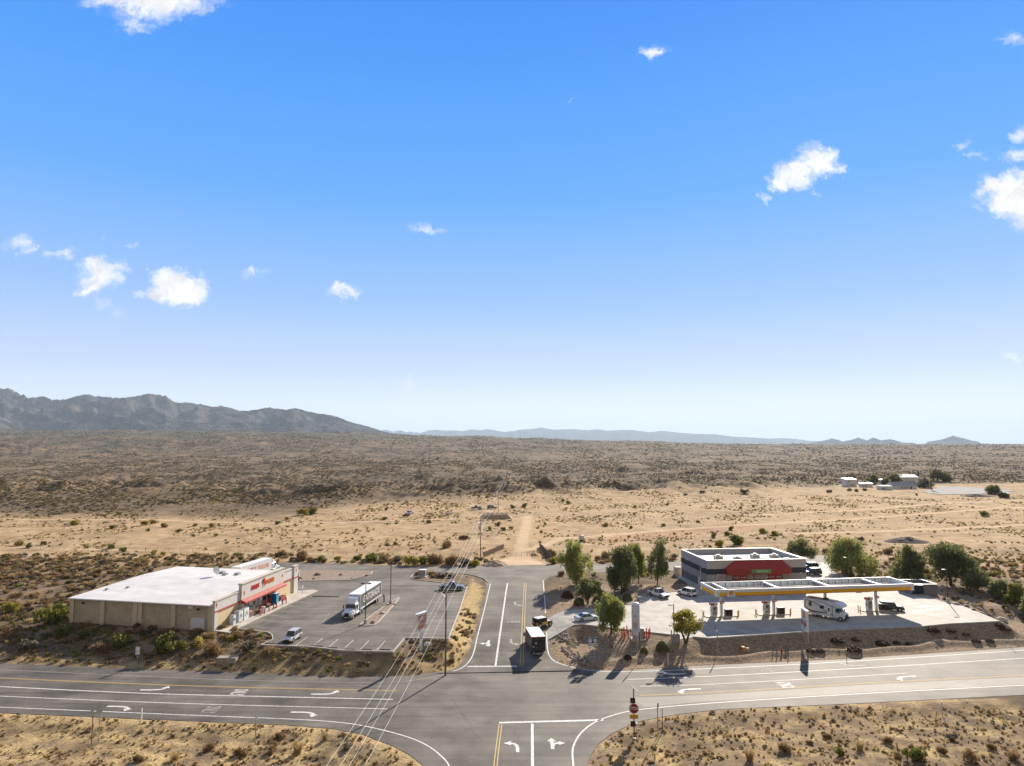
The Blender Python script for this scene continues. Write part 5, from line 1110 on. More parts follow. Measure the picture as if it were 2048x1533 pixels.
def trailer(root, x1, L, m, W=1.3, H=4.05, panel=None, zb=1.15, mt=WHT):
    b = MB(); b.box(x1-L,x1,-W,W,zb,H,m); bx = part(b, 'box_body', root)
    b = MB(); b.box(x1-L-.01,x1+.01,-W-.01,W+.01,H,H+.05,mt); b.box(x1-L-.02,x1+.02,-W-.025,-W+.05,zb-.16,zb+.12,mt); b.box(x1-L-.02,x1+.02,W-.05,W+.025,zb-.16,zb+.12,mt); b.box(x1-L-.03,x1-L+.12,-W-.02,-W+.1,zb,H,mt); b.box(x1-L-.03,x1-L+.12,W-.1,W+.02,zb,H,mt); b.box(x1-.1,x1+.03,-W-.02,-W+.1,zb,H,mt); b.box(x1-.1,x1+.03,W-.1,W+.02,zb,H,mt); part(b, 'edge_rails', bx)
    for s in (-1, 1):
        for x in (x1-L+1.6, x1-L+2.85): wheel(root, x, s*(W-.36), .5, .5)
        b = MB(); b.box(x1-3.2,x1-3.0,s*.9-.06,s*.9+.06,.3,zb,GRY); part(b, 'landing_leg', root)
        b = MB(); b.box(x1-L-.03,x1-L-.0,s*W*.5-W*.46,s*W*.5+W*.46,zb+.1,H-.1,mt); dr = part(b, 'rear_door', bx); b = MB(); b.cyl((x1-L-.05,s*.2,zb+.15),(x1-L-.05,s*.2,H-.15),.02,CHROME,n=6); part(b, 'door_bar', dr)
    b = MB(); b.box(x1-L+.6,x1-1,-.5,.5,zb-.25,zb-.0,BLK); part(b, 'underframe', root)
    b = MB(); b.box(x1-L,x1-L+.1,-1.1,1.1,.55,.68,GRY); b.box(x1-L,x1-L+.1,-.6,-.5,.6,zb,GRY); b.box(x1-L,x1-L+.1,.5,.6,.6,zb,GRY); part(b, 'rear_guard', root)
    return bx
GATO = M_('trailer_grey_panel', (.125,.115,.10), .5, var=.1)
t = empty('delivery_lorry'); tag(t, 'white lorry with a dark grey trailer lettered in white, parked in the car park', 'lorry')
tractor(t, .9); bx = trailer(t, .55, 13.4, WHT, 1.3, 4.0)
for s in (-1, 1):
    b = MB(); b.box(-12.75,.4,s*1.3-.012,s*1.3+.012,1.3,3.92,GATO); pn = part(b, 'side_panel', bx)
    text_obj('lettering', 'GATORADE', 1.95, LETW, pn, (-6.2,s*1.325,2.62), (math.pi/2,0,0 if s < 0 else math.pi), depth=.01, bold=.012, sx=1.02)
tx, ty = -32.35, 144.65; put(t, tx, ty, -97.3)
# the cab stands on its own wheels just ahead of the trailer: origin is the trailer nose
t = empty('delivery_lorry'); tag(t, 'white lorry with orange and red letters on its trailer, parked behind the shop', 'lorry')
tractor(t, .9); bx = trailer(t, .55, 15.0, M_('trailer_white', (.72,.72,.70), .5, var=.05), 1.3, 4.0)
for tx_, x, m in (('FAMILY', -9.6, LETR), ('DOLLAR', -3.9, LETO)): text_obj('lettering', tx_, 1.6, m, bx, (x,-1.315,2.5), (math.pi/2,0,0), depth=.01, bold=.006, sx=.9)
b = MB(); b.box(.4,.58,-1.32,1.32,1.15,4.05,BLK); part(b, 'nose_panel', bx)
put(t, -66.6, 189.2, 79)
# ---- black box truck
t = empty('box_truck'); tag(t, 'black box truck with a white roof waiting on the side road, rear towards the highway', 'truck')
BBX = M_('black_box_body', (.02,.016,.016), .45, var=.2); BBS = M_('dark_brown_side', (.06,.045,.042), .45, var=.15)
b = MB(); b.box(-3.3,3.0,-1.22,1.22,.85,3.15,BBS); bx = part(b, 'box_body', t); b = MB(); b.box(-3.34,3.04,-1.25,1.25,3.15,3.22,WHT); rf = part(b, 'roof', bx); b = MB(); b.cyl((-3.0,.0,3.22),(-3.0,.0,3.33),.06,BLK); part(b, 'roof_marker', rf)
b = MB(); b.box(-3.37,-3.3,-1.22,1.22,.85,3.15,BBX); rd = part(b, 'roller_door', bx); b = MB(); [b.box(-3.39,-3.37,-1.1,1.1,1.1+k*.4,1.12+k*.4,GRY) for k in range(5)]; part(b, 'seams', rd)
b = MB(); b.cyl((-3.38,.45,2.15),(-3.41,.45,2.15),.17,M_('round_badge', (.5,.42,.38), .5),n=14); part(b, 'badge', rd); b = MB(); b.box(-3.41,-3.38,.75,1.05,1.55,1.68,LETW); part(b, 'decal', rd)
b = MB(); b.box(-3.45,-3.35,-1.25,1.25,3.0,3.2,M_('red_brown_header', (.2,.03,.03), .5)); part(b, 'door_header', bx)
b = MB(); b.rbox(3.15,5.2,-1.05,1.05,.6,1.35,P_BLACK,.1); cb = part(b, 'cab', t); b = MB(); b.box(3.2,4.4,-.98,.98,1.35,2.15,GLASS,.1,.1); part(b, 'windows', cb); b = MB(); b.rbox(3.2,4.3,-.95,.95,2.1,2.25,P_BLACK,.05); part(b, 'cab_roof', cb)
for s in (-1, 1):
    b = MB(); b.box(3.9,4.05,s*1.38-.1,s*1.38+.1,1.45,2.1,BLK); b.cyl((3.95,s*1.0,1.6),(3.95,s*1.4,1.6),.03,BLK); part(b, 'mirror', t)
    b = MB(); b.box(-3.42,-3.36,s*1.0-.1,s*1.0+.1,.7,.85,TAIL); part(b, 'tail_light', t); b = MB(); b.box(5.15,5.22,s*.8-.15,s*.8+.15,.8,1.0,LAMP); part(b, 'headlight', t)
    wheel(t, 4.2, s*.95, .42, .28); wheel(t, -1.7, s*.9, .42, .45)
b = MB(); b.box(-3.3,4.9,-.4,.4,.5,.8,BLK); part(b, 'chassis', t); b = MB(); b.box(-3.65,-3.3,-1.1,1.1,.45,.6,GRY); part(b, 'rear_bumper', t)
put(t, 4.15, 125.9, 98.3, ramp(125.5)+.03); t.scale = (1,1,1.03)
# ---- motorhome
t = empty('motorhome'); tag(t, 'white motorhome with black swoosh graphics, front right of the fuel canopy', 'motorhome')
RW = paint('motorhome_white', (.66,.68,.72)); DK = M_('swoosh_dark', (.035,.04,.05), .4); TANS = M_('swoosh_tan', (.3,.22,.16), .4)
b = MB()
prof = [(-4.3,.45),(-4.3,3.25),(1.2,3.3),(2.4,3.2),(3.05,2.85),(3.1,2.45),(1.9,2.25),(1.75,.5)]
b.prism(prof, -1.2, 1.2, RW, axis='y'); hb = part(b, 'house_body', t)
b = MB(); b.box(-4.2,1.6,-1.15,1.15,3.27,3.33,M_('motorhome_roof_dusty', (.38,.36,.34), .8, var=.2)); rf = part(b, 'roof', hb)
for x, y, s_, h_ in ((-.4,0,.85,.32),(-2.6,.5,.45,.12),(-3.4,-.5,.4,.12),(1.1,.4,.4,.14)): b = MB(); b.rbox(x-s_/2,x+s_/2,y-s_/2,y+s_/2,3.33,3.33+h_,BLK if s_ > .8 else WHT,.05); part(b, 'roof_vent', rf)
b = MB(); b.loft([[(1.75,-1.0,.5),(1.75,-1.0,1.5),(1.75,-.95,2.25),(1.75,.95,2.25),(1.75,1.0,1.5),(1.75,1.0,.5)],[(2.5,-1.0,.5),(2.5,-1.0,1.5),(2.5,-.92,1.6),(2.5,.92,1.6),(2.5,1.0,1.5),(2.5,1.0,.5)],[(3.45,-.95,.5),(3.45,-.9,1.2),(3.45,-.8,1.3),(3.45,.8,1.3),(3.45,.9,1.2),(3.45,.95,.5)]], RW); cb = part(b, 'cab', t)
b = MB(); b.add([(2.62,-.85,1.6),(2.62,.85,1.6),(2.0,.85,2.27),(2.0,-.85,2.27)], [(0,1,2,3)], GLASS); part(b, 'windscreen', cb)
for s in (-1, 1):
    b = MB(); b.add([(1.8,s*1.02,1.55),(2.5,s*1.0,1.55),(2.1,s*.97,2.15),(1.8,s*.98,2.2)], [(0,1,2,3)], GLASS); part(b, 'side_window', cb); b = MB(); b.box(2.45,2.6,s*1.3-.08,s*1.3+.08,1.45,1.85,BLK); part(b, 'mirror', cb)
    b = MB(); b.box(3.42,3.47,s*.75-.15,s*.75+.15,.95,1.15,LAMP); part(b, 'headlight', cb)
    for x0, x1, z0_, z1_ in ((-3.3,-2.7,1.9,2.7),(-1.1,-.3,1.75,2.35),(-4.1,-4.0,1.0,3.0)): b = MB(); b.box(x0,x1,s*1.2-.02,s*1.2+.02,z0_,z1_,GLASS); part(b, 'window', hb)
    def sw(pts, w, m):
        P2 = smooth_line(pts, 3); b = MB(); n = len(P2); q = []
        for k, (x, z) in enumerate(P2): ww = w*math.sin(math.pi*min(.98, max(.05, k/(n-1)))); q += [(x,s*1.213,z-ww/2),(x,s*1.213,z+ww/2)]
        b.add(q, [(2*k,2*k+1,2*k+3,2*k+2) for k in range(n-1)], m); part(b, 'swoosh', hb, fixn=False)
    sw([(-4.2,1.6),(-3.2,1.1),(-1.6,1.0),(.4,1.15),(1.6,.75)], .2, DK); sw([(-3.9,2.95),(-2.2,2.75),(-.9,2.3),(-.5,1.5)], .16, DK); sw([(-2.2,3.1),(-.2,3.0),(1.0,2.5),(2.4,2.3)], .12, DK); sw([(-4.1,1.3),(-2.8,.85),(-1.0,.75)], .18, TANS); sw([(-.6,1.6),(.8,1.2),(1.7,.6)], .16, DK); sw([(-2.5,2.35),(-1.6,2.25),(-1.1,1.9)], .1, TANS)
    for x in (-2.1, 2.75): wheel(t, x, s*1.02, .42, .3)
b = MB(); b.box(.35,.95,-1.24,-1.2,.75,2.35,WHT); d = part(b, 'door', hb); b = MB(); b.box(.48,.82,-1.25,-1.24,1.5,2.1,GLASS); part(b, 'pane', d)
b = MB(); b.box(1.2,1.5,-1.23,-1.2,1.0,2.9,DK) if False else b.box(1.28,1.36,-1.23,-1.2,.7,2.9,DK); part(b, 'trim_strip', hb)
b = MB(); b.box(3.44,3.5,-.5,.5,.7,1.15,BLK); part(b, 'grille', cb); b = MB(); b.rbox(3.4,3.6,-1.0,1.0,.4,.68,BLK,.05); part(b, 'front_bumper', t)
b = MB(); b.add([(3.06,-.5,2.5),(3.1,.5,2.5),(2.75,.4,3.0),(2.7,-.2,3.05)], [(0,1,2,3)], DK); part(b, 'crest', hb)
put(t, 63.85, 141.35, -50); t.scale = (1.04,1.0,1.06)
# ---- far field vehicles
puta(car('small white pickup standing in the sandy field with a rusty trailer before it', 'pickup truck', 5.3, 1.9, 1.8, P_WHITE, 'pickup', 'far_pickup', 1.0), 819, 1029, -118, 2.5)
t = empty('utility_trailer'); tag(t, 'small rust red utility trailer loaded with scrap in front of the white field pickup', 'trailer'); RU = M_('rust_red', (.25,.06,.03), .8, var=.3)
b = MB(); b.box(-1.6,1.6,-.9,.9,.5,.62,RU); part(b, 'bed', t); b = MB(); [b.box(a,b_,c,d_,.62,1.3,RU) for a,b_,c,d_ in ((-1.6,1.6,-.9,-.84),(-1.6,1.6,.84,.9),(-1.6,-1.54,-.84,.84))]; part(b, 'sides', t); b = MB(); [b.rbox(-1.2+k*.6,-.7+k*.6,-.6,.5,.62,1.1+.3*(k%3),RU,.1) for k in range(4)]; part(b, 'load', t)
for s in (-1,1): wheel(t, 0, s*1.0, .34, .2)
puta(t, 812, 1035, -120, 2.5)
t = empty('boat_on_trailer'); tag(t, 'small white motorboat on a trailer resting in the sandy field', 'boat')
b = MB(); rings = []
for x, w, zk, zd in ((-2.8,1.1,.6,1.5),(-1,1.15,.5,1.5),(1.2,1.0,.5,1.6),(2.4,.5,.8,1.75),(2.9,.06,1.4,1.85)): rings.append([(x,0,zk),(x,-w*.85,lerp(zk,zd,.45)),(x,-w,zd),(x,-w*.85,zd+.02),(x,w*.85,zd+.02),(x,w,zd),(x,w*.85,lerp(zk,zd,.45))])
b.loft(rings, WHT); hull = part(b, 'hull', t); b = MB(); b.box(-2.3,.3,-.8,.8,1.52,1.56,BLK); part(b, 'cockpit', hull); b = MB(); b.box(.3,.5,-.85,.85,1.5,2.0,GLASS,.1,.1); part(b, 'windscreen', hull); b = MB(); b.box(-2.9,3.6,-.06,.06,.45,.55,GRY); part(b, 'trailer_frame', t); b = MB(); b.box(-2.75,-2.5,-.25,.25,1.2,2.0,BLK); part(b, 'outboard_motor', t)
for s in (-1,1): wheel(t, -.8, s*1.15, .33, .2)
puta(t, 897, 1031, -118, 2.5)
puta(car('grey crew-cab pickup on the low flatbed beyond the field, left of the mound', 'pickup truck', 5.6, 1.95, 1.85, P_GREY, 'pickup', 'far_pickup', 1.0), 953, 1018, 176, 3.3)
t = empty('flatbed_trailer'); tag(t, 'long low flatbed trailer carrying the grey pickup beyond the field', 'trailer'); b = MB(); b.box(-4.5,4.5,-1.2,1.2,.55,.72,WOOD); part(b, 'deck', t)
for s in (-1,1): [wheel(t, x, s*1.1, .36, .22) for x in (-2.6,-1.7)]
b = MB(); b.box(4.5,6,-.06,.06,.5,.62,GRY); part(b, 'drawbar', t); puta(t, 952, 1020, 176, 2.5)
puta(car('dark large sport utility with a pale edge parked beside the mound beyond the field', 'car', 5.4, 2.0, 1.95, M_('dusty_black', (.04,.045,.05), .5), 'suv', 'far_car', 1.1), 984, 1018, 5, 2.6)
# ================================================================ street furniture
def light_pole(label, px, py, h, heads, ang=0, base=True, z=ZL):
    x, y = Gz(px, py, z); z = z if z else 0; t = empty('street_lamp', (x, y, z-.05), R(ang)); tag(t, label, 'street lamp', 'pole lamps of the two car parks')
    if base: b = MB(); b.cyl((0,0,-.3),(0,0,.95),.34,M_('pole_base_concrete', (.48,.46,.42), .9, var=.15),n=14); part(b, 'base', t)
    b = MB(); b.cyl((0,0,.1),(0,0,h),.10,POLE,r1=.075,n=8); part(b, 'pole', t)
    for s in heads:
        b = MB(); b.box(min(0,s*.55),max(0,s*.55),-.04,.04,h-.14,h-.06,POLE); arm = part(b, 'arm', t); b = MB(); b.rbox(min(s*.25,s*1.0),max(s*.25,s*1.0),-.2,.2,h-.16,h+.04,POLE if len(heads) > 1 else GRY,.05); hd = part(b, 'lamp_head', arm); b = MB(); b.box(min(s*.3,s*.95),max(s*.3,s*.95),-.15,.15,h-.18,h-.161,LAMP); part(b, 'lens', hd)
    return t
light_pole('dark lamp post with two heads on the planting island, nearer one', 730.5, 1249, 7.9, (-1,1)); light_pole('taller dark lamp post with one head at the island behind the lorry', 781, 1209, 8.2, (1,), 70)
light_pole('lamp post with single head beside the small yellow-green tree', 1348.5, 1279, 6.2, (-1,), 10); light_pole('lamp post standing alone on the right edge of the forecourt', 1895.6, 1205, 7.2, (-1,), 0)
light_pole('lamp post with pale head rising in front of the big feathery tree', 1697, 1163, 6.0, (-1,), -20)
def sign_thing(name, label, px, py, z0g, posts, plates, ang=0, cat='sign'):
    x, y, z = G(px, py, z0g); t = empty(name, (x, y, z), R(ang)); tag(t, label, cat)
    for (dx, h, r, m) in posts: b = MB(); b.box(dx-r,dx+r,-r,r,-.4,h,m); part(b, 'post', t)
    for (x0, x1, z0_, z1_, m, nm) in plates: b = MB(); b.box(x0,x1,-.09,-.065,z0_,z1_,m); part(b, nm, t)
    return t
SB_ = M_('sign_blue', (.08,.20,.42), .5); SWH = M_('sign_white', (.70,.72,.76), .5); SGA = M_('sign_back_grey', (.42,.46,.46), .5, .3)
t = sign_thing('route_sign', 'pair of blue and white route marker signs on two posts at the junction corner', 1185.5, 1324, .3, [(-.65,4.6,.06,GALV),(.65,4.6,.06,GALV)], [(-1.35,-.06,4.9,5.35,SB_,'direction_plate'),(.06,1.35,4.9,5.35,SB_,'direction_plate'),(-1.35,-.06,3.75,4.85,M_('sign_navy', (.03,.06,.14), .5),'route_plate'),(.06,1.35,3.75,4.85,M_('sign_navy', (.03,.06,.14), .5),'route_plate'),(-1.35,-.06,2.85,3.65,SWH,'arrow_plate'),(.06,1.35,2.85,3.65,SWH,'arrow_plate')], 6)
for s in (-1, 1):
    sx = s*.705
    b = MB(); b.prism([(sx-.5,4.45),(sx-.42,4.78),(sx-.15,4.7),(sx,4.8),(sx+.15,4.7),(sx+.42,4.78),(sx+.5,4.45),(sx+.45,4.1),(sx,3.8),(sx-.45,4.1)], -.125, -.095, LETW, axis='y'); part(b, 'shield', t)
    text_obj('lettering', '77' if s < 0 else '79', .5, LETB, t, (sx,-.13,4.32), (math.pi/2,0,0), depth=.005, bold=.006); text_obj('lettering', 'NORTH' if s < 0 else 'SOUTH', .32, LETW, t, (sx,-.1,5.13), (math.pi/2,0,0), depth=.005)
    b = MB(); b.prism([(sx-.4,3.2),(sx+.15,3.2),(sx+.15,3.05),(sx+.45,3.27),(sx+.15,3.5),(sx+.15,3.34),(sx-.4,3.34)] if s > 0 else [(sx+.4,3.2),(sx-.15,3.2),(sx-.15,3.05),(sx-.45,3.27),(sx-.15,3.5),(sx-.15,3.34),(sx+.4,3.34)], -.11, -.095, LETB, axis='y'); part(b, 'arrow', t)
bpy.context.view_layer.update()
for ch in kids(t):
    if ch.name.startswith('post'): ch.scale = (.62, .62, .88)
    else: q = ch.location.copy(); ch.scale = (.62,)*3; ch.location = (q.x*.62, q.y*.62, .78+.62*q.z)
# stop sign with flashing beacon cabinet and solar panel
x, y, z = G(1268.5, 1478, -.2); t = empty('stop_sign', (x, y, z), R(-3)); tag(t, 'red stop sign on a tall post with solar panel, yellow plate and black boxes', 'stop sign')
PO = M_('sign_post_brown_grey', (.15,.15,.13), .6); b = MB(); b.cyl((0,0,-.5),(0,0,6.1),.075,PO,n=10); part(b, 'post', t)
k8 = [(.61*math.cos(R(22.5+45*i)),3.75+.61*math.sin(R(22.5+45*i))) for i in range(8)]; kk = [(.68*math.cos(R(22.5+45*i)),3.75+.68*math.sin(R(22.5+45*i))) for i in range(8)]
b = MB(); b.prism(kk, -.105, -.08, LETW, axis='y'); pl_ = part(b, 'octagon', t); b = MB(); b.prism(k8, -.12, -.106, M_('stop_red', (.20,.010,.022), .5), axis='y'); part(b, 'red_face', pl_); text_obj('lettering', 'STOP', .56, LETW, pl_, (0,-.13,3.75), (math.pi/2,0,0), depth=.004, bold=.004, sx=.95)
b = MB(); b.box(-.52,.52,-.11,-.085,2.5,3.02,M_('sign_amber', (.72,.36,.01), .5)); yp = part(b, 'yellow_plate', t); text_obj('lettering', 'CROSS TRAFFIC', .17, LETB, yp, (0,-.115,2.87), (math.pi/2,0,0), depth=.003, sx=.75); text_obj('lettering', 'DOES NOT STOP', .17, LETB, yp, (0,-.115,2.63), (math.pi/2,0,0), depth=.003, sx=.75)
for z0_ in (4.42, 1.55): b = MB(); b.rbox(-.45,.18,-.2,-.02,z0_,z0_+.68,BLK,.03); bc = part(b, 'beacon_box', t); b = MB(); b.cyl((-.13,-.2,z0_+.34),(-.13,-.23,z0_+.34),.17,M_('beacon_lens_red', (.08,.008,.01), .3),n=14); part(b, 'beacon_lens', bc)
b = MB(); b.M = Matrix.Translation((.1,.1,6.15)) @ Matrix.Rotation(R(40), 4, 'Y'); b.box(-.6,.6,-.4,.4,0,.05,M_('solar_panel_face', (.45,.47,.5), .2)); part(b, 'solar_panel', t)
b = MB(); b.cyl((.3,.0,1.6),(.3,.0,1.95),.13,WHT,n=12); part(b, 'sensor', t); b = MB(); b.cyl((.3,.02,-.3),(.3,.02,1.6),.02,REDP,n=6); part(b, 'conduit', t); b = MB(); b.cyl((0,0,-.1),(0,0,.1),.2,GALV,n=10); part(b, 'post_base', t)
sign_thing('blue_marker_sign', 'thin post with a small blue plate just right of the stop sign', 1316, 1472, -.3, [(0,4.0,.035,WOOD)], [(-.14,.16,3.5,4.1,SB_,'plate')], 50)
sign_thing('marker_post', 'bare thin brown post just right of the blue-topped post', 1325, 1463, -.3, [(0,2.9,.04,WOOD)], [], 0, 'post')
t = sign_thing('large_sign', 'back of a framed road sign on the left verge, tallest at the highway edge', 190.5, 1488, -.4, [(-.4,4.7,.05,WOOD),(.35,4.8,.05,GALV)], [(-.68,-.38,3.6,4.7,SGA,'panel'),(-.05,.62,3.6,5.0,SGA,'panel')], 25)
b = MB(); [b.box(-.7,.65,-.14,-.09,zz_,zz_+.06,GALV) for zz_ in (3.9,4.5)]; part(b, 'rail', t)
sign_thing('edge_sign', 'narrow sign seen edge-on on a thin post above the verge, left foreground', 510.5, 1490, -.4, [(0,4.4,.045,GALV)], [(-.22,.2,3.0,4.6,SGA,'panel')], 70)
sign_thing('speed_sign', 'white sign with two stacked plates below the blank shop wall', 274, 1332, .4, [(0,2.6,.05,GALV)], [(-.32,.32,2.5,3.1,SWH,'plate'),(-.32,.32,1.85,2.4,SWH,'plate')], 30)
for k, (px, py, h, lab) in enumerate(((282.5,1446,1.9,'white marker post on the left verge near the right-turn arrow'),(703,1473,1.5,'pale thin marker post at the curve of the left verge'),(1336.5,1331,2.0,'white marker post below the small yellow-green tree'),(1693,1318,1.6,'pale marker post by the highway right of the price sign'),(2022,1296,1.9,'white marker post by the highway at the far right'),(1428.5,1461,1.5,'thin marker post on the right foreground verge, left one'),(1885,1432,1.9,'thin dark marker post on the right foreground verge'),(2013,1443,1.7,'thin marker post on the right foreground verge, rightmost'))):
    sign_thing('marker_post', lab, px, py, .2, [(0,h,.06 if k < 3 else .035,WHT if k in (0,2,4) else GALV)], [], 0, 'marker post')
t = sign_thing('thin_sign', 'thin sign seen edge-on before the shaded forecourt bank, left part', 1435, 1310, 1.0, [(0,4.0,.05,GALV)], [(-.2,.2,2.6,4.2,SGA,'panel')], 60); sign_thing('thin_sign', 'slim sign with pale plate between the tank and the highway', 1275.5, 1326, .4, [(0,4.6,.05,GALV)], [(-.2,.2,3.2,4.9,SGA,'panel')], 70)
sign_thing('thin_post', 'bare thin steel post between the tank and the route signs', 1238, 1325, .4, [(0,3.6,.04,GALV)], [], 0, 'post')
# ---- vertical tank with bollards
x, y, z = G(1272, 1278, 2.0); t = empty('storage_tank', (x, y, z)); tag(t, 'tall white upright cylinder tank with small red lettering, ringed by red bollards', 'tank')
TW = M_('tank_white', (.62,.64,.70), .35, var=.06); b = MB()
rings = [[(rr*math.cos(a), rr*math.sin(a), zz_) for a in [i*math.pi/12 for i in range(24)]] for rr, zz_ in ((.55,.55),(.72,.75),(.74,1.0),(.74,6.1),(.66,6.35),(.4,6.5),(.1,6.55))]
b.loft(rings, TW); part(b, 'shell', t, smooth=False)
b = MB(); b.box(-1.0,1.6,-.95,.95,-.8,.12,WALK); part(b, 'plinth', t)
for a in range(4): b = MB(); b.cyl((.55*math.cos(a*1.57+.7),.55*math.sin(a*1.57+.7),.1),(.55*math.cos(a*1.57+.7),.55*math.sin(a*1.57+.7),.8),.06,TW); part(b, 'leg', t)
b = MB(); b.rbox(.85,1.45,-.3,.5,.12,1.9,GRY,.05); cb = part(b, 'control_cabinet', t); b = MB(); b.box(.9,1.4,-.33,-.3,.4,1.7,M_('cabinet_tan', (.4,.36,.3), .6)); part(b, 'door', cb)
b = MB(); b.cyl((-.9,.1,.1),(-.9,.1,1.9),.07,GRY); part(b, 'pipe', t); b = MB(); b.rbox(-.5,.6,-.95,-.75,.15,.8,GALV,.05); part(b, 'valve_set', t)
b = MB(); b.box(-.35,-.12,-.755,-.72,4.1,4.35,M_('badge_green', (.03,.1,.1), .5)); part(b, 'badge', t)
for k, tx_ in enumerate(('LIQUID', 'OXYGEN', 'ONLY')): text_obj('lettering', tx_, .3, LETR, t, (-.28,-.76,2.9-k*.36), (math.pi/2,0,R(-12)), depth=.02, sx=.8)
rb = None
for k, (px, py) in enumerate(((1244,1273),(1249,1279),(1248,1270),(1254,1267),(1256.5,1278),(1266,1280),(1279,1282),(1289,1279),(1293,1272),(1293.5,1278),(1297.5,1275),(1300,1272),(1343,1277))):
    px_s = px; x, y, z = G(px_s, py, 2.1); lab = ['red bollard at the left end of the tank ring', 'red bollard second from the left of the tank, nearer the highway', 'red bollard at the back left of the tank, beside the forecourt', 'red bollard behind the left side of the tank', 'rust-dark bollard in front of the tank plinth, left', 'red bollard directly before the tank, left of its pipes', 'red bollard directly before the tank, right of its pipes', 'red bollard in front of the tank cabinet, nearest the highway', 'tall red bollard behind the right side of the tank', 'red bollard in the right group, front left', 'red bollard in the right group of the tank, middle', 'red bollard at the right end of the tank ring', 'single red bollard beside the lamp post base'][k]
    if rb is None: rb = bollard_mesh(REDP, 1.45, .1).build('bollard', loc=(x, y, z)); tag(rb, lab, 'bollard', 'red bollards round the white tank')
    else: copy_tree(rb, loc=(x, y, z), label=lab, km={})
x, y, z = G(1351.5, 1283, 2.1); t = empty('utility_cabinet', (x, y, z), R(5)); tag(t, 'squat grey utility cabinet at the foot of the forecourt lamp post', 'cabinet'); b = MB(); b.rbox(-.65,.65,-.5,.5,-.2,1.2,M_('cabinet_grey', (.28,.28,.28), .7),.06); part(b, 'body', t); b = MB(); b.box(-.55,.55,-.53,-.5,.1,1.05,GRY); part(b, 'door', t)
x, y = gl(845, 1153); t = empty('transformer_box', (x, y, ZL), R(-8)); tag(t, 'grey transformer box on a pad at the tip of the car park verge', 'electrical box'); b = MB(); b.rbox(-.9,.9,-.75,.75,.1,1.65,M_('cabinet_grey', (.28,.28,.28), .7),.06); part(b, 'body', t); b = MB(); b.rbox(-.95,.95,-.8,.8,1.65,1.75,SWH,.04); part(b, 'lid', t); b = MB(); b.box(-1.3,1.3,-1.2,1.2,-.1,.12,WALK); part(b, 'pad', t)
# dumpster enclosure
x, y = gl(1850, 1190); t = empty('refuse_enclosure', (x, y, ZL), R(2)); tag(t, 'low grey block refuse enclosure with dark gate at the forecourt corner', 'enclosure')
EG = block_mat('enclosure_block', (.23,.22,.23), .4, .2)
b = MB(); [b.box(a,c,d,e,-.3,2.3,EG) for a,c,d,e in ((-3.2,3.0,5.4,5.6),(2.8,3.0,0,5.4),(-.2,2.8,0,.2),(-3.2,-3.0,0,5.4))]; part(b, 'wall', t); b = MB(); [b.box(a,c,d,e,2.3,2.42,GRY) for a,c,d,e in ((-3.25,3.05,5.35,5.65),(2.75,3.05,-.05,5.35),(-.25,2.75,-.05,.25),(-3.25,-2.95,-.05,5.35))]; part(b, 'coping', t)
b = MB(); b.box(-3.0,-.25,.0,.12,.15,2.2,M_('gate_dark_blue', (.02,.025,.035), .6)); part(b, 'gate', t)
t = empty('refuse_container', (x-.2, y+2.6, ZL), R(2)); tag(t, 'dark container with an open white lid inside the refuse enclosure', 'skip'); b = MB(); b.box(-1.4,1.4,-.9,.9,.15,1.7,M_('container_dark', (.03,.04,.05), .6),-.1,-.1); part(b, 'body', t); b = MB(); b.box(-.2,1.5,-.95,1,1.75,1.85,WHT); part(b, 'lid', t)
# hydrant and posts near the highway
x, y, z = G(1563, 1306, .8); t = empty('fire_hydrant', (x, y, z)); tag(t, 'small red hydrant between posts on the gravel berm by the highway', 'hydrant'); b = MB(); b.cyl((0,0,-.2),(0,0,.75),.14,REDP,n=12); b.cyl((0,0,.75),(0,0,.92),.15,REDP,r1=.04,n=12); part(b, 'barrel', t); b = MB(); b.cyl((-.35,0,.5),(.35,0,.5),.08,REDP); part(b, 'outlets', t)
hp = None
for k, (px, py) in enumerate(((1546,1303),(1554,1312),(1567,1300),(1577,1311))):
    x, y, z = G(px, py, .8); lab = 'weathered post beside the hydrant, %s' % ['far left', 'near left', 'far right', 'near right'][k]
    if hp is None: hp = bollard_mesh(M_('weathered_blue_grey', (.16,.18,.22), .8), 1.3, .08).build('guard_post', loc=(x, y, z)); tag(hp, lab, 'post', 'posts round the hydrant')
    else: copy_tree(hp, loc=(x, y, z), label=lab, km={})
x, y, z = G(1490, 1302, 1.0); t = empty('valve_box', (x, y, z), R(20)); tag(t, 'small tan and yellow valve assembly in the shaded hollow', 'valve'); b = MB(); b.rbox(-.7,.0,-.4,.4,-.1,.75,M_('tan_cover', (.42,.26,.09), .7),.1); part(b, 'cover', t); b = MB(); b.rbox(.2,.8,-.3,.3,-.1,.5,M_('pale_cover', (.5,.44,.36), .7),.1); part(b, 'box', t)
x, y, z = G(1163, 1083, 2.4); t = empty('water_tank', (x, y, z)); tag(t, 'small white round tank on a dark stand beyond the frontage road', 'tank'); b = MB(); rings = [[(rr*math.cos(a), rr*math.sin(a), zz_) for a in [i*math.pi/8 for i in range(16)]] for rr, zz_ in ((.7,.5),(1.0,.9),(1.05,1.5),(.8,2.1),(.1,2.3))]; b.loft(rings, M_('tank_grey_white', (.55,.52,.5), .5)); part(b, 'shell', t); b = MB(); b.box(-.6,.6,-.5,.5,-.2,.5,BLK); part(b, 'stand', t)
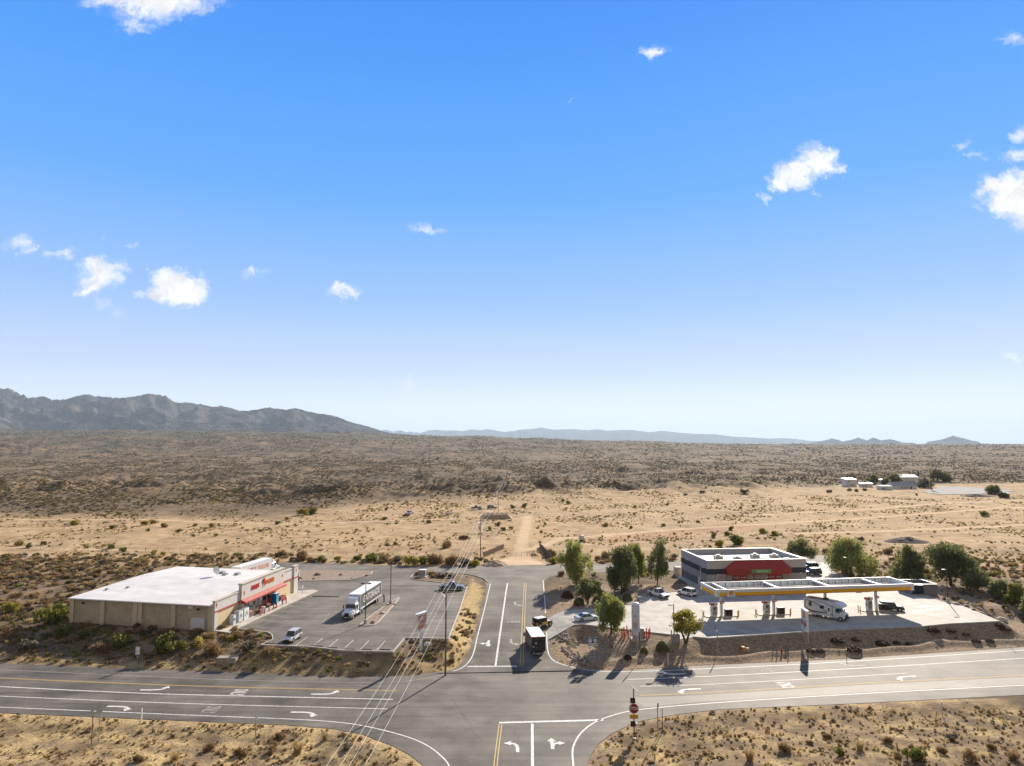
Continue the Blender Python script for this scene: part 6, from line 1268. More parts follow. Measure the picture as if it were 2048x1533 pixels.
# ---- power line
PX = [(-10.8,114.5,13.8),(-9.6,212,12.1),(-6.6,330,13.0),(-3.6,445,13.0)]
PTS = []
def power_pole(label, x, y, h, arms=True, r=.16):
    z = Hs(x, y); t = empty('utility_pole', (x, y, z-.1)); tag(t, label, 'utility pole', 'wooden poles of the power line'); b = MB(); b.cyl((0,0,-.3),(0,0,h),r,WOOD,r1=r*.65,n=10); part(b, 'pole', t)
    if arms:
        b = MB(); b.box(-1.5,1.5,-.06,.06,h-.5,h-.36,WOOD); ar = part(b, 'crossarm', t)
        for o in (-1.4,-.4,.25,1.4): b = MB(); b.cyl((o,0,h-.36),(o,0,h-.1),.05,GALV,r1=.03,n=6); part(b, 'insulator', ar)
        b = MB(); b.tube([(-.9,.08,h-.5),(0,.1,h-1.3)], .025, GALV, 5); b.tube([(.9,.08,h-.5),(0,.1,h-1.3)], .025, GALV, 5); part(b, 'brace', ar)
    return (x, y, z-.1+h)
for k, (x, y, h) in enumerate(PX): PTS.append(power_pole(['weathered utility pole at the car park corner nearest the highway', 'utility pole with transformer beside the dirt bank past the frontage road', 'utility pole beyond the sandy field, next to the dark vehicle', 'farthest utility pole, on the scrubby rise'][k], x, y, h))
pt = [o for o in bpy.data.objects if o.name == 'utility_pole.001'][0]; b = MB(); b.cyl((-.45,-.1,9.2),(-.45,-.1,10.3),.28,GRY,n=12); part(b, 'transformer', pt)
LINE0 = (-12.9, 17.0, 16.2)
WIREM = M_('aluminium_wire', (.62,.60,.56), .35, .3, var=.03)
allp = [LINE0]+PTS
for w, (o, lab) in enumerate(((-1.4,'pale overhead wire, leftmost of the four crossing the highway'),(-.4,'pale overhead wire, second from the left of four'),(.25,'pale overhead wire, third from the left of four'),(1.4,'pale overhead wire, rightmost of the four crossing the highway'))):
    b = MB()
    for (xa, ya, za), (xb, yb, zb_) in zip(allp, allp[1:]):
        pts = [(lerp(xa,xb,t)+o, lerp(ya,yb,t), lerp(za,zb_,t)-.1-1.3*4*t*(1-t)*((yb-ya)/100)**2) for t in [i/14 for i in range(15)]]
        b.tube(pts, .013 if ya < 100 else .02, WIREM, 5)
    tag(b.build('overhead_wire', fixn=False), lab, 'wire', 'overhead wires of the power line')
for k, (px, py, h) in enumerate(((240,976,11),(353.5,982,11))):
    x, y, z = G(px, py, -4); t = empty('utility_pole', (x, y, z)); tag(t, 'lone far pole in the dark scrub, %s of two' % ['left', 'right'][k], 'utility pole'); b = MB(); b.cyl((0,0,-.5),(0,0,h),.22,WOOD,r1=.16,n=6); part(b, 'pole', t)
# ---- person by the trailer
def person(x, y, z, ang):
    t = empty('person', (x, y, z), ang); tag(t, 'person in dark clothes reaching for the rear corner of the grey trailer', 'person')
    J = [(0,0,.95,.13),(0,0,1.15,.14),(.01,0,1.38,.16),(.02,0,1.5,.07),(.04,0,1.6,.095),(.05,0,1.68,.085),
         (0,.10,.9,.10),(.06,.14,.5,.075),(-.02,.16,.09,.05),(.14,.17,.04,.045),(0,-.10,.9,.10),(-.06,-.12,.5,.075),(-.12,-.14,.09,.05),(.04,-.15,.04,.045),
         (.01,.20,1.42,.065),(.1,.27,1.18,.05),(.33,.25,1.22,.038),(.42,.24,1.23,.03),(.01,-.20,1.42,.065),(.12,-.28,1.2,.05),(.36,-.24,1.32,.038),(.45,-.23,1.34,.03)]
    E = [(0,1),(1,2),(2,3),(3,4),(4,5),(0,6),(6,7),(7,8),(8,9),(0,10),(10,11),(11,12),(12,13),(2,14),(14,15),(15,16),(16,17),(2,18),(18,19),(19,20),(20,21)]
    nj = len(J)
    J = list(J)
    for s, base in ((1,17),(-1,21)):      # fingers and thumb
        bx_, by_, bz_ = J[base][:3]
        for k, l in enumerate((.075,.085,.08,.06)): J.append((bx_+l, by_+(k-1.5)*.018, bz_-.01-k*.002, .009)); E.append((base, len(J)-1))
        J.append((bx_+.02, by_-s*.05, bz_+.02, .01)); E.append((base, len(J)-1))
    me = bpy.data.meshes.new('body'); me.from_pydata([j[:3] for j in J], E, []); o = bpy.data.objects.new('body', me); COL.objects.link(o); o.parent = t
    md = o.modifiers.new('skin', 'SKIN'); ss = o.modifiers.new('sub', 'SUBSURF'); ss.levels = ss.render_levels = 1
    for i, j in enumerate(J): me.skin_vertices[0].data[i].radius = (j[3], j[3]); me.skin_vertices[0].data[i].use_root = (i == 0)
    bpy.context.view_layer.update(); dg = bpy.context.evaluated_depsgraph_get(); m2 = bpy.data.meshes.new_from_object(o.evaluated_get(dg)); o.modifiers.clear(); o.data = m2
    SK = M_('skin', (.35,.2,.13), .6, var=.05); CL = M_('navy_clothes', (.012,.016,.05), .9, var=.1)
    m2.materials.clear(); m2.materials.append(CL); m2.materials.append(SK)
    for p in m2.polygons:
        c = p.center; p.material_index = 1 if (1.5 < c.z < 1.66 or c.x > .37) else 0; p.use_smooth = True
    b = MB(); rings = [[(.04+rr*1.05*math.cos(a), rr*math.sin(a), zz_) for a in [i*math.pi/6 for i in range(12)]] for rr, zz_ in ((.105,1.64),(.115,1.70),(.09,1.77),(.02,1.79))]; b.loft(rings, BLK); b.box(.12,.24,-.07,.07,1.655,1.675,BLK); part(b, 'cap', t)
    b = MB(); [b.rbox(x-.07,x+.19,y-.05,y+.05,-.02,.09,BLK,.03) for x, y in ((-.02,.165),(-.12,-.145))]; part(b, 'shoes', t)
    return t
x, y = gl(768, 1204.5); person(x, y, ZL+.03, R(172))
# ---- fences
def fence(label, pts, h=1.3, step=4.0, post=.05):
    x0, y0 = pts[0]; t = empty('wire_fence', (x0, y0, Hs(x0, y0))); tag(t, label, 'fence'); zb0 = Hs(x0, y0)
    P = resample(pts, step); tops = [(x-x0, y-y0, Hs(x, y)-zb0) for x, y in P]; b = MB()
    for k, (x, y, z) in enumerate(tops):
        b = MB(); b.cyl((x, y, z-.2),(x, y, z+h+(.1 if k % 3 == 0 else 0)), post*1.3 if k % 5 == 0 else post*.7, WOOD, n=5)
        if k < 95: part(b, 'post', t)
    for f in (.35,.65,.95): b = MB(); b.tube([(x, y, z+h*f) for x, y, z in tops], .015, M_('rusty_wire', (.2,.14,.1), .8), 4); part(b, 'wire', t, fixn=False)
    return t
fl = lambda a: [Gz(p, q, 2.5) for p, q in a]
fence('low wire fence along the far side of the frontage road, left of the dirt gateway', fl([(-60,1096),(200,1099),(480,1106),(640,1110),(800,1113),(956,1110)]))
fence('low wire fence along the far side of the frontage road, right of the dirt gateway', fl([(1105,1116),(1200,1118),(1356,1108),(1640,1094),(1800,1100),(1960,1106),(2060,1108)]))
def slat_wall(label, a, c, h):
    (xa, ya), (xb, yb) = a, c; L = hyp(a, c); t = empty('timber_fence', (xa, ya, Hs(xa, ya)-.1), math.atan2(yb-ya, xb-xa)); tag(t, label, 'fence'); n = int(L/1.2)
    b = MB()
    for k in range(int(L/.35)): b.box(k*.35, k*.35+.3, -.04, .04, 0, h*(.9+.2*random.random()), WOOD)
    part(b, 'slats', t); [part(MB().box(k*2.4, k*2.4+.15, .04, .2, -.2, h, WOOD), 'post', t) for k in range(int(L/2.4)+1)]
slat_wall('dark slatted wing fence left of the dirt gateway', Gz(968,1113,2.4), Gz(1008,1096,2.4), 1.7); slat_wall('dark slatted wing fence right of the dirt gateway', Gz(1079,1095,2.4), Gz(1104,1121,2.4), 1.7)
t = empty('field_gate', (*Gz(1010,1114,2.4), 2.35), R(0)); tag(t, 'thin pipe gate closed across the pale dirt track', 'gate'); gw = hyp(Gz(1010,1114,2.4), Gz(1076,1114,2.4))
b = MB(); [b.cyl((0,0,z),(gw,0,z),.03,GALV,n=5) for z in (.3,.7,1.1,1.4)]; part(b, 'rails', t); [part(MB().cyl((gw*k/6,0,0),(gw*k/6,0,1.4),.035,WOOD,n=5), 'upright', t) for k in range(7)]
# ================================================================ farmstead
def house(name, label, px, py, W, D, h, ang, z, roofs, m, mr, wins=(), gable=0.0, flat=True):
    x, y = Gz(px, py, z); t = empty(name, (x, y, z-.3), R(ang)); tag(t, label, 'house'); b = MB()
    if gable:
        b.prism([(0,0),(D,0),(D,h),(D/2,h+gable),(0,h)], 0, W, m, axis='x'); part(b, 'wall', t)
        b = MB(); b.add([(-.3,-.4,h-.15),(W+.3,-.4,h-.15),(W+.3,D/2,h+gable+.12),(-.3,D/2,h+gable+.12),(-.3,D+.4,h-.15),(W+.3,D+.4,h-.15)], [(0,1,2,3),(3,2,5,4)], mr); part(b, 'roof', t)
    else:
        b.box(0,W,0,D,0,h,m); part(b, 'wall', t); b = MB(); b.add([(-.3,-.4,h+.02),(W+.3,-.4,h+.02),(W+.3,D+.3,h+.45),(-.3,D+.3,h+.45),(-.3,-.4,h-.12),(W+.3,-.4,h-.12)], [(0,1,2,3),(0,4,5,1)], mr); part(b, 'roof', t)
    for wx_, wz_, ww, wh in wins: b = MB(); b.box(wx_,wx_+ww,-.06,-.0,wz_,wz_+wh,WHT); w = part(b, 'window', t); b = MB(); b.box(wx_+.1,wx_+ww-.1,-.1,-.06,wz_+.1,wz_+wh-.1,GLASS); part(b, 'pane', w)
    return t
HW = M_('whitewashed_wall', (.66,.66,.66), .8, var=.1); HR = M_('grey_shingle', (.40,.37,.34), .8, var=.15); HM = M_('bright_tin_roof', (.75,.72,.72), .4, var=.08); HZ = -1.0
def far(px, py): 
    return G(px, py, 0)[2]
house('farmhouse', 'two-storey white flat-roofed house with small dark windows, leftmost of the farmstead', 1692, 974, 8.5, 8, 6.5, -3, far(1692,974), 0, HW, HM, ((2,4.2,1.4,1.1),(3.8,1.0,.8,1.3),(5.4,1.0,.8,1.3)))
house('farmhouse_wing', 'low white wing with a bright roof beside the two-storey house', 1724, 975, 8.6, 6, 3.3, -3, far(1724,975), 0, HW, HM, ((1,1,.9,1.2),(3,.9,.9,1.4),(6.2,1,1,1.3)))
house('long_house', 'long white house with a grey pitched roof in the middle of the farmstead', 1786, 979, 18, 10, 3.0, -2, far(1786,979), 0, HW, HR, ((6,1.0,1.2,1.0),(8,1.0,1.2,1.0),(10,1.0,1.2,1.0),(13,.4,1.4,1.9)), gable=2.6)
house('garage', 'low plain white garage at the left end of the long grey-roofed house', 1762, 980, 8.4, 7, 3.0, -2, far(1762,980), 0, HW, M_('flat_grey_roof', (.45,.44,.44), .8), ((.6,.9,2.6,.8),))
house('barn', 'wide barn with a bright tin roof behind the long grey-roofed house', 1799, 962, 17, 14, 3.4, 0, far(1799,964)+1.5, 0, HW, HM, (), gable=2.2)
house('shed', 'small pale shed between the two white houses', 1762, 966, 4, 4, 3.0, 0, far(1762,966), 0, HW, HM)
house('shed', 'tiny grey shed at the far right beyond the field', 2008, 993, 4, 3.5, 2.2, 0, far(2008,993), 0, M_('shed_grey', (.42,.4,.38), .8), HM)
x, y, z = G(1833, 991, 2); t = empty('water_barrel', (x, y, z)); tag(t, 'yellow-brown barrel standing alone before the long white house', 'barrel'); b = MB(); b.cyl((0,0,0),(0,0,1.7),.7,M_('barrel_ochre', (.3,.2,.05), .7),n=12); part(b, 'drum', t); b = MB(); b.cyl((0,0,1.7),(0,0,1.78),.72,BLK,n=12); part(b, 'lid', t)
# ================================================================ vegetation
def leaf_mat(name, c0, c1, trans=.35, rough=.75, inst=False):
    """foliage: colour differs from leaf to leaf (and from plant to plant), some light passes through"""
    m = bpy.data.materials.new(name); m.use_nodes = True; nt = m.node_tree; N = nt.nodes; L = nt.links; N.clear()
    o = N.new('ShaderNodeOutputMaterial'); d = N.new('ShaderNodeBsdfPrincipled'); d.inputs['Roughness'].default_value = rough; d.inputs['Specular IOR Level'].default_value = .2
    t = N.new('ShaderNodeBsdfTranslucent'); mx = N.new('ShaderNodeMixShader'); mx.inputs[0].default_value = trans
    g = N.new('ShaderNodeNewGeometry'); oi = N.new('ShaderNodeObjectInfo'); r = N.new('ShaderNodeValToRGB'); e = r.color_ramp.elements
    e[0].color = (*c0, 1); e[1].color = (*c1, 1)
    a = N.new('ShaderNodeMath'); a.operation = 'MULTIPLY_ADD'; L.new(g.outputs['Random Per Island'], a.inputs[0]); a.inputs[1].default_value = .55
    b = N.new('ShaderNodeMath'); b.operation = 'MULTIPLY'; L.new(oi.outputs['Random'], b.inputs[0]); b.inputs[1].default_value = .45; L.new(b.outputs[0], a.inputs[2]); L.new(a.outputs[0], r.inputs[0])
    L.new(r.outputs[0], d.inputs['Base Color']); L.new(r.outputs[0], t.inputs['Color']); L.new(d.outputs[0], mx.inputs[1]); L.new(t.outputs[0], mx.inputs[2]); L.new(mx.outputs[0], o.inputs['Surface'])
    return m
LF_GREEN = leaf_mat('leaf_willow', (.15,.17,.045), (.43,.43,.14), .48); LF_DARK = leaf_mat('leaf_dark_olive', (.10,.115,.042), (.30,.31,.13), .46); LF_YEL = leaf_mat('leaf_yellow_green', (.18,.17,.025), (.42,.36,.06), .45)
LF_CRE = leaf_mat('shrub_green', (.09,.10,.02), (.26,.25,.05)); LF_YG = leaf_mat('shrub_yellow', (.22,.19,.03), (.46,.38,.08)); LF_BR = leaf_mat('shrub_dry', (.17,.11,.05), (.40,.27,.135), .3); LF_DB = leaf_mat('shrub_dark_brown', (.05,.03,.02), (.12,.075,.045), .1)
LF_GB = leaf_mat('shrub_grey_olive', (.10,.086,.055), (.235,.2,.13), .3); LF_ST = leaf_mat('straw_blades', (.34,.24,.10), (.62,.47,.24), .3)
BARK = M_('bark', (.09,.065,.045), .95, var=.3, scale=3)
def quads_mesh(name, C, A, B, m, extra=None):
    """many loose quads: centre C, half axes A and B"""
    n = len(C); co = np.stack([C-A-B, C+A-B, C+A+B, C-A+B], 1).reshape(-1, 3); f = np.arange(4*n, dtype=np.int32)
    me = bpy.data.meshes.new(name); me.vertices.add(4*n); me.vertices.foreach_set('co', co.astype(np.float32).ravel()); me.loops.add(4*n); me.loops.foreach_set('vertex_index', f)
    me.polygons.add(n); me.polygons.foreach_set('loop_start', np.arange(0, 4*n, 4, dtype=np.int32)); me.polygons.foreach_set('loop_total', np.full(n, 4, np.int32)); me.update(calc_edges=True)
    me.materials.append(m); return me
def rand_unit(g, n): v = g.normal(size=(n, 3)); return v/np.linalg.norm(v, axis=1)[:, None]
def tree(name, label, base, h, w, trunk_h, m, seed, droop=.6, n=7000, z=None, lean=(0,0), group=None, shape='tall', stems=1, leaf=.17):
    g = np.random.default_rng(seed); bx, by = base; bz = Hs(bx, by) if z is None else z
    t = empty(name, (bx, by, bz-.05)); tag(t, label, 'tree', group)
    # clumps along an uneven envelope
    nc = 48; cz = g.uniform(0, 1, nc)**.85; prof = {'tall': lambda s: .55+.55*np.sin(np.pi*np.clip(s*.85+.12, 0, 1)), 'round': lambda s: np.sin(np.pi*np.clip(s*.8+.16, 0, 1))**.6*1.08, 'spread': lambda s: (.95-.45*s)}[shape](cz)
    ang = g.uniform(0, 2*np.pi, nc); rr = np.sqrt(g.uniform(.05, 1, nc))*w*.80*prof*g.uniform(.75, 1.22, nc)
    cc = np.stack([rr*np.cos(ang)+lean[0]*cz, rr*np.sin(ang)+lean[1]*cz, trunk_h+(h-trunk_h)*(cz*.86+.06)], 1)
    cr = g.uniform(.14, .33, nc)*w*(.75+.4*prof)
    n = int(n*.66)
    k = g.choice(nc, n, p=cr**2/np.sum(cr**2)); d = rand_unit(g, n)*(g.uniform(0, 1, n)**.42)[:, None]; d[:, 2] *= 1.25 if shape == 'tall' else .9
    P = cc[k]+d*cr[k][:, None]; dr = g.uniform(0, 1, n)**2*droop*(h-trunk_h)*.28; P[:, 2] -= dr
    P[:, 2] = np.maximum(P[:, 2], trunk_h*.55+.3*g.uniform(0, 1, n))
    A = rand_unit(g, n); A[:, 2] = A[:, 2]*.5-droop*1.1; A = A/np.linalg.norm(A, axis=1)[:, None]; B = np.cross(A, rand_unit(g, n)); B /= np.linalg.norm(B, axis=1)[:, None]+1e-6
    s = g.uniform(.6, 1.3, n)[:, None]*leaf
    me = quads_mesh('crown', P, A*s*1.5, B*s*.55, m); cr_o = bpy.data.objects.new('crown', me); COL.objects.link(cr_o); cr_o.parent = t
    b = MB(); r0 = .05*w+.06
    for q in range(stems):
        sx, sy = (0, 0) if stems == 1 else ((q-.5)*w*.5, g.uniform(-.1,.1)*w)
        b.tube([(0,0,-.3),(sx*.4+g.uniform(-.1,.1),sy*.4,trunk_h*.5),(sx+lean[0]*.2,sy+lean[1]*.2,trunk_h),(sx+lean[0]*.5+g.uniform(-.3,.3),sy,lerp(trunk_h,h,.4)),(sx*.8+lean[0]*.8,lean[1]*.8,lerp(trunk_h,h,.78))], [r0*1.3/stems**.5,r0,r0*.85,r0*.5,r0*.15], BARK, 7)
    part(b, 'trunk', t)
    for q in range(9):
        c = cc[int(g.integers(nc))]; z0_ = g.uniform(trunk_h*.8, lerp(trunk_h, h, .45)); b = MB(); b.tube([(lean[0]*.3,lean[1]*.3,z0_),tuple(np.array([c[0]*.5, c[1]*.5, lerp(z0_,c[2],.6)])),tuple(c)], [r0*.4,r0*.25,r0*.08], BARK, 5); part(b, 'limb', t)
    return t
def tr(px, py, top, half, z, *a, **k):
    """base pixel, top row and half width of the crown -> metres at the place where the tree stands"""
    pass
def size_at(px, py, top, half, z=ZL):
    x, y = Gz(px, py, z); lo, hi = z, z+30
    d = ray(px, top); h = CH+d[2]/d[1]*y-z
    return (x, y), h, half*y/FPX*1.0
TG = 'landscape trees round the forecourt'
for k, (px, py, top, half, th, m, lab, dr, shp, n, st, lean, lf) in enumerate((
    (1153,1171,1083,31,.16,LF_GREEN,'tall bright willow-like tree nearest the side road, standing by the rubble bank',.8,'tall',9000,1,(0,0),.17),
    (1243,1187,1088,30,.10,LF_DARK,'tall dark drooping tree, left one of the close pair beside the parked pickup',.9,'tall',9500,1,(.3,0),.17),
    (1277,1167,1084,21,.22,LF_GREEN,'tall green tree with bare trunk, right one of the close pair',.8,'tall',6500,1,(-.8,0),.16),
    (1315,1169,1074,23,.20,LF_DARK,'slender airy tree with a crooked trunk behind the white pickup',.7,'tall',6500,1,(.9,0),.14),
    (1175,1207,1154,26,.24,LF_DARK,'small two-lobed dark tree above the concrete driveway',.4,'round',5200,1,(.2,0),.15),
    (1222,1264,1182,28,.13,LF_GREEN,'rounded willow-like tree on the driveway bend left of the white tank',.9,'tall',8500,1,(0,0),.14),
    (1372,1287,1221,31,.34,LF_YEL,'small yellow-green tree on two thin stems beside the forecourt lamp post',.2,'round',4200,2,(0,0),.13),
    (1603,1123,1078,31,.24,LF_DARK,'wide dark tree behind the right back corner of the grey market',.5,'round',6500,1,(0,0),.17),
    (1703,1152,1075,49,.10,LF_GREEN,'largest bright feathery tree, directly behind the fuel canopy',.7,'round',13000,1,(-.6,0),.18),
    (1816,1161,1088,35,.08,LF_DARK,'dense drooping dark tree behind the right end of the fuel canopy',.9,'round',9500,1,(0,0),.17),
    (1901,1168,1081,47,.16,LF_DARK,'big grey-green tree with a visible trunk behind the refuse enclosure',.7,'round',12500,1,(0,0),.17),
    (1956,1178,1130,28,.12,LF_DARK,'smaller leafy tree just right of the big grey-green tree',.3,'round',5200,1,(0,0),.16),
    (2001,1192,1152,26,.08,LF_DARK,'bushy low tree in the right edge row, first of three',.3,'spread',5000,1,(0,0),.16),
    (2036,1204,1160,28,.06,LF_CRE,'bushy yellow-green low tree in the right edge row, middle of three',.3,'spread',5000,1,(0,0),.16),
    (2070,1222,1165,34,.06,LF_DARK,'bushy dark low tree cut by the right picture edge',.3,'spread',5000,1,(0,0),.16))):
    (bx, by), h, w = size_at(px, py, top, half, 2.3 if py < 1280 else 2.0)
    tree('leafy_tree', lab, (bx, by), h, w, h*th, m, 100+k, dr, n, group=TG, shape=shp, stems=st, lean=lean, leaf=lf)
# farmstead trees
for k, (px, py, top, half, shp, m, nm, lab) in enumerate((
    (1748,968,949,14,'round',LF_DARK,'leafy_tree','round dark tree behind the gap between the two white houses'),(1790,966,946,14,'round',LF_DARK,'leafy_tree','dark tree pressed against the left side of the bright barn'),
    (1771,972,958,10,'round',LF_GB,'leafy_tree','brownish tree in front of the small shed of the farmstead'),(1876,962,939,16,'tall',LF_GB,'leafy_tree','tall thin-leaved tree right of the dark spire tree'),
    (1893,964,946,14,'round',LF_DARK,'leafy_tree','dark rounded tree at the right end of the farmstead'),(1850,976,958,16,'round',LF_GB,'leafy_tree','grey bare-looking tree at the right end of the long house'),
    (1863,982,933,3.2,'tall',LF_DARK,'cypress_tree','tallest dark spire tree, right of the long house'),(1820.5,962,941,1.8,'tall',LF_DARK,'cypress_tree','thin dark spire tree before the barn, leftmost of three'),(1826,962,945,1.5,'tall',LF_DARK,'cypress_tree','thin dark spire tree before the barn, middle of three'),(1837,962,941,1.8,'tall',LF_DARK,'cypress_tree','thin dark spire tree before the barn, right of three'),
    (1985,988,972,18,'spread',LF_DARK,'leafy_tree','low spreading tree alone beyond the field at the far right'),(2007,996,986,9,'round',LF_GB,'leafy_tree','small bush-like tree before the tiny grey shed'))):
    z = G(px, py, 0)[2]; (bx, by), h, w = size_at(px, py, top, half, z)
    tree(nm, lab, (bx, by), h, w, h*(.1 if half > 4 else .03), m, 300+k, .3, 1500 if half > 4 else 700, z=z, shape=shp, leaf=.45 if half > 4 else .3)
# ---- shrub prototypes
def shrub_mesh(name, kind, n, seed, m, sz=.10, r=1.0, h=1.0):
    g = np.random.default_rng(seed)
    if kind == 'tuft':
        a = g.uniform(0, 2*np.pi, n); rr = g.uniform(0, .35, n)*r; lean = g.uniform(.05, .7, n); ln = g.uniform(.45, 1, n)*h
        C = np.stack([rr*np.cos(a), rr*np.sin(a), 0*a], 1); D = np.stack([np.cos(a)*lean, np.sin(a)*lean, np.ones(n)], 1); D /= np.linalg.norm(D, axis=1)[:, None]
        A = D*ln[:, None]/2; C = C+A; B = np.cross(D, rand_unit(g, n)); B /= np.linalg.norm(B, axis=1)[:, None]; return quads_mesh(name, C, A, B*sz*.35, m)
    nc = 7; ca_ = g.uniform(0, 2*np.pi, nc); cr_ = g.uniform(.1, .65, nc)*r; c = np.stack([cr_*np.cos(ca_), cr_*np.sin(ca_), g.uniform(.3, .72, nc)*h], 1)
    k = g.integers(0, nc, n); d = rand_unit(g, n)*(g.uniform(0, 1, n)**.5)[:, None]*np.array([.42*r, .42*r, .36*h]); P = c[k]+d; P[:, 2] = np.maximum(P[:, 2], .04)
    if kind == 'cushion': d = rand_unit(g, n); d[:, 2] = np.abs(d[:, 2]); P = d*np.array([r, r, h])*(g.uniform(.75, 1, n)**.5)[:, None]
    A = rand_unit(g, n); 
    if kind == 'twig': A[:, :2] = A[:, :2]*.5+P[:, :2]*.5; A[:, 2] = np.abs(A[:, 2])+.5; A /= np.linalg.norm(A, axis=1)[:, None]
    B = np.cross(A, rand_unit(g, n)); B /= np.linalg.norm(B, axis=1)[:, None]+1e-6; s = g.uniform(.6, 1.4, n)[:, None]*sz
    return quads_mesh(name, P, A*s*(2.2 if kind == 'twig' else 1), B*s*(.25 if kind == 'twig' else .6), m)
KM = {'g': [shrub_mesh('desert_shrub', 'bush', 520, 400+i, LF_CRE, .085) for i in range(2)], 'y': [shrub_mesh('desert_shrub', 'bush', 520, 410+i, LF_YG, .085) for i in range(2)],
      'b': [shrub_mesh('desert_shrub', 'twig', 520, 420+i, LF_BR, .11) for i in range(2)], 'd': [shrub_mesh('desert_shrub', 'bush', 480, 430+i, LF_GB, .09) for i in range(2)],
      'c': [shrub_mesh('clipped_shrub', 'cushion', 1500, 440, LF_DARK, .08)], 'k': [shrub_mesh('low_shrub', 'cushion', 900, 450, LF_DB, .08)], 't': [shrub_mesh('grass_tuft', 'tuft', 150, 460+i, LF_ST, .07) for i in range(2)]}
NAME = {'g': 'desert_shrub', 'y': 'desert_shrub', 'b': 'dry_shrub', 'd': 'desert_shrub', 'c': 'clipped_shrub', 'k': 'low_shrub', 't': 'grass_tuft'}
COLW = {'g': 'green', 'y': 'yellow-green', 'b': 'dry brown twiggy', 'd': 'dull olive'}
def place_shrub(kind, x, y, z, r, h, label, group, seed=None):
    me = KM[kind][int(rng.integers(len(KM[kind])))]
    o = bpy.data.objects.new(NAME[kind], me); COL.objects.link(o); o.location = (x, y, z-.05*h); o.rotation_euler = (0, 0, rng.uniform(0, 6.28)); o.scale = (r, r, h)
    return tag(o, label, 'shrub' if kind != 't' else 'grass', group)
PH_ = lambda px, py, z0g=2.2: G(px, py, z0g)
# clipped and low shrubs of the landscaped ground
for px, py, hw, hh, kind, lab in ((1158,1210,11,1.0,'c','round clipped dark shrub at the left foot of the two-lobed tree'),(1193,1203,8,1.0,'c','round clipped dark shrub at the right foot of the two-lobed tree'),(1204,1192,8.5,1.0,'c','round clipped shrub behind the two-lobed tree'),(1255,1201,10,1.05,'c','round clipped shrub at the foot of the tall tree pair'),
    (1135,1196,12,.9,'k','dark reddish round shrub in the shade left of the two-lobed tree'),(1325,1300,13,1.0,'c','largest clipped shrub, square-topped, on the bank right of the tank'),(1288,1305,8,1.0,'c','small clipped shrub on the bank just right of the tank'),(1256,1318,8,.8,'k','low clipped shrub at the foot of the bank below the tank'),
    (1674,1284,14,.35,'k','flat brown shrub on the shaded bank right of the price sign'),(1711,1281,10,.35,'k','flat dark shrub on the shaded bank under the canopy end'),(1707,1300,15,.4,'k','wide flat brown shrub by the highway below the motorhome'),(1764,1289,14,.4,'k','flat brown shrub on the gravel berm, first of the middle three'),(1793,1287,8,.4,'k','small flat shrub on the gravel berm, second of the middle three'),(1818,1290,9,.4,'k','small flat shrub on the gravel berm, third of the middle three'),(1621,1303,9,.4,'k','flat dark shrub at the foot of the price sign, left one'),(1640,1303,10,.4,'k','flat dark shrub at the foot of the price sign, right one'),
    (1866,1262,14,.4,'k','flat dark shrub under the right kerb, leftmost'),(1901,1262,11,.4,'k','flat dark shrub under the right kerb, second from the left'),(1931,1271,7,.4,'k','tiny flat shrub on the right berm'),(1952,1283,9,.4,'k','flat shrub low on the right berm, left one'),(1979,1283,9,.4,'k','flat shrub low on the right berm, right one'),(1998,1251,10,.4,'k','flat dark shrub at the right tip of the forecourt'),(2009,1262,11,.4,'k','flat dark shrub beyond the tip of the forecourt')):
    x, y, z = PH_(px, py); r = hw*y/FPX; place_shrub(kind, x, y, z, r, r*hh*1.3, lab, 'planted shrubs of the landscaped ground')
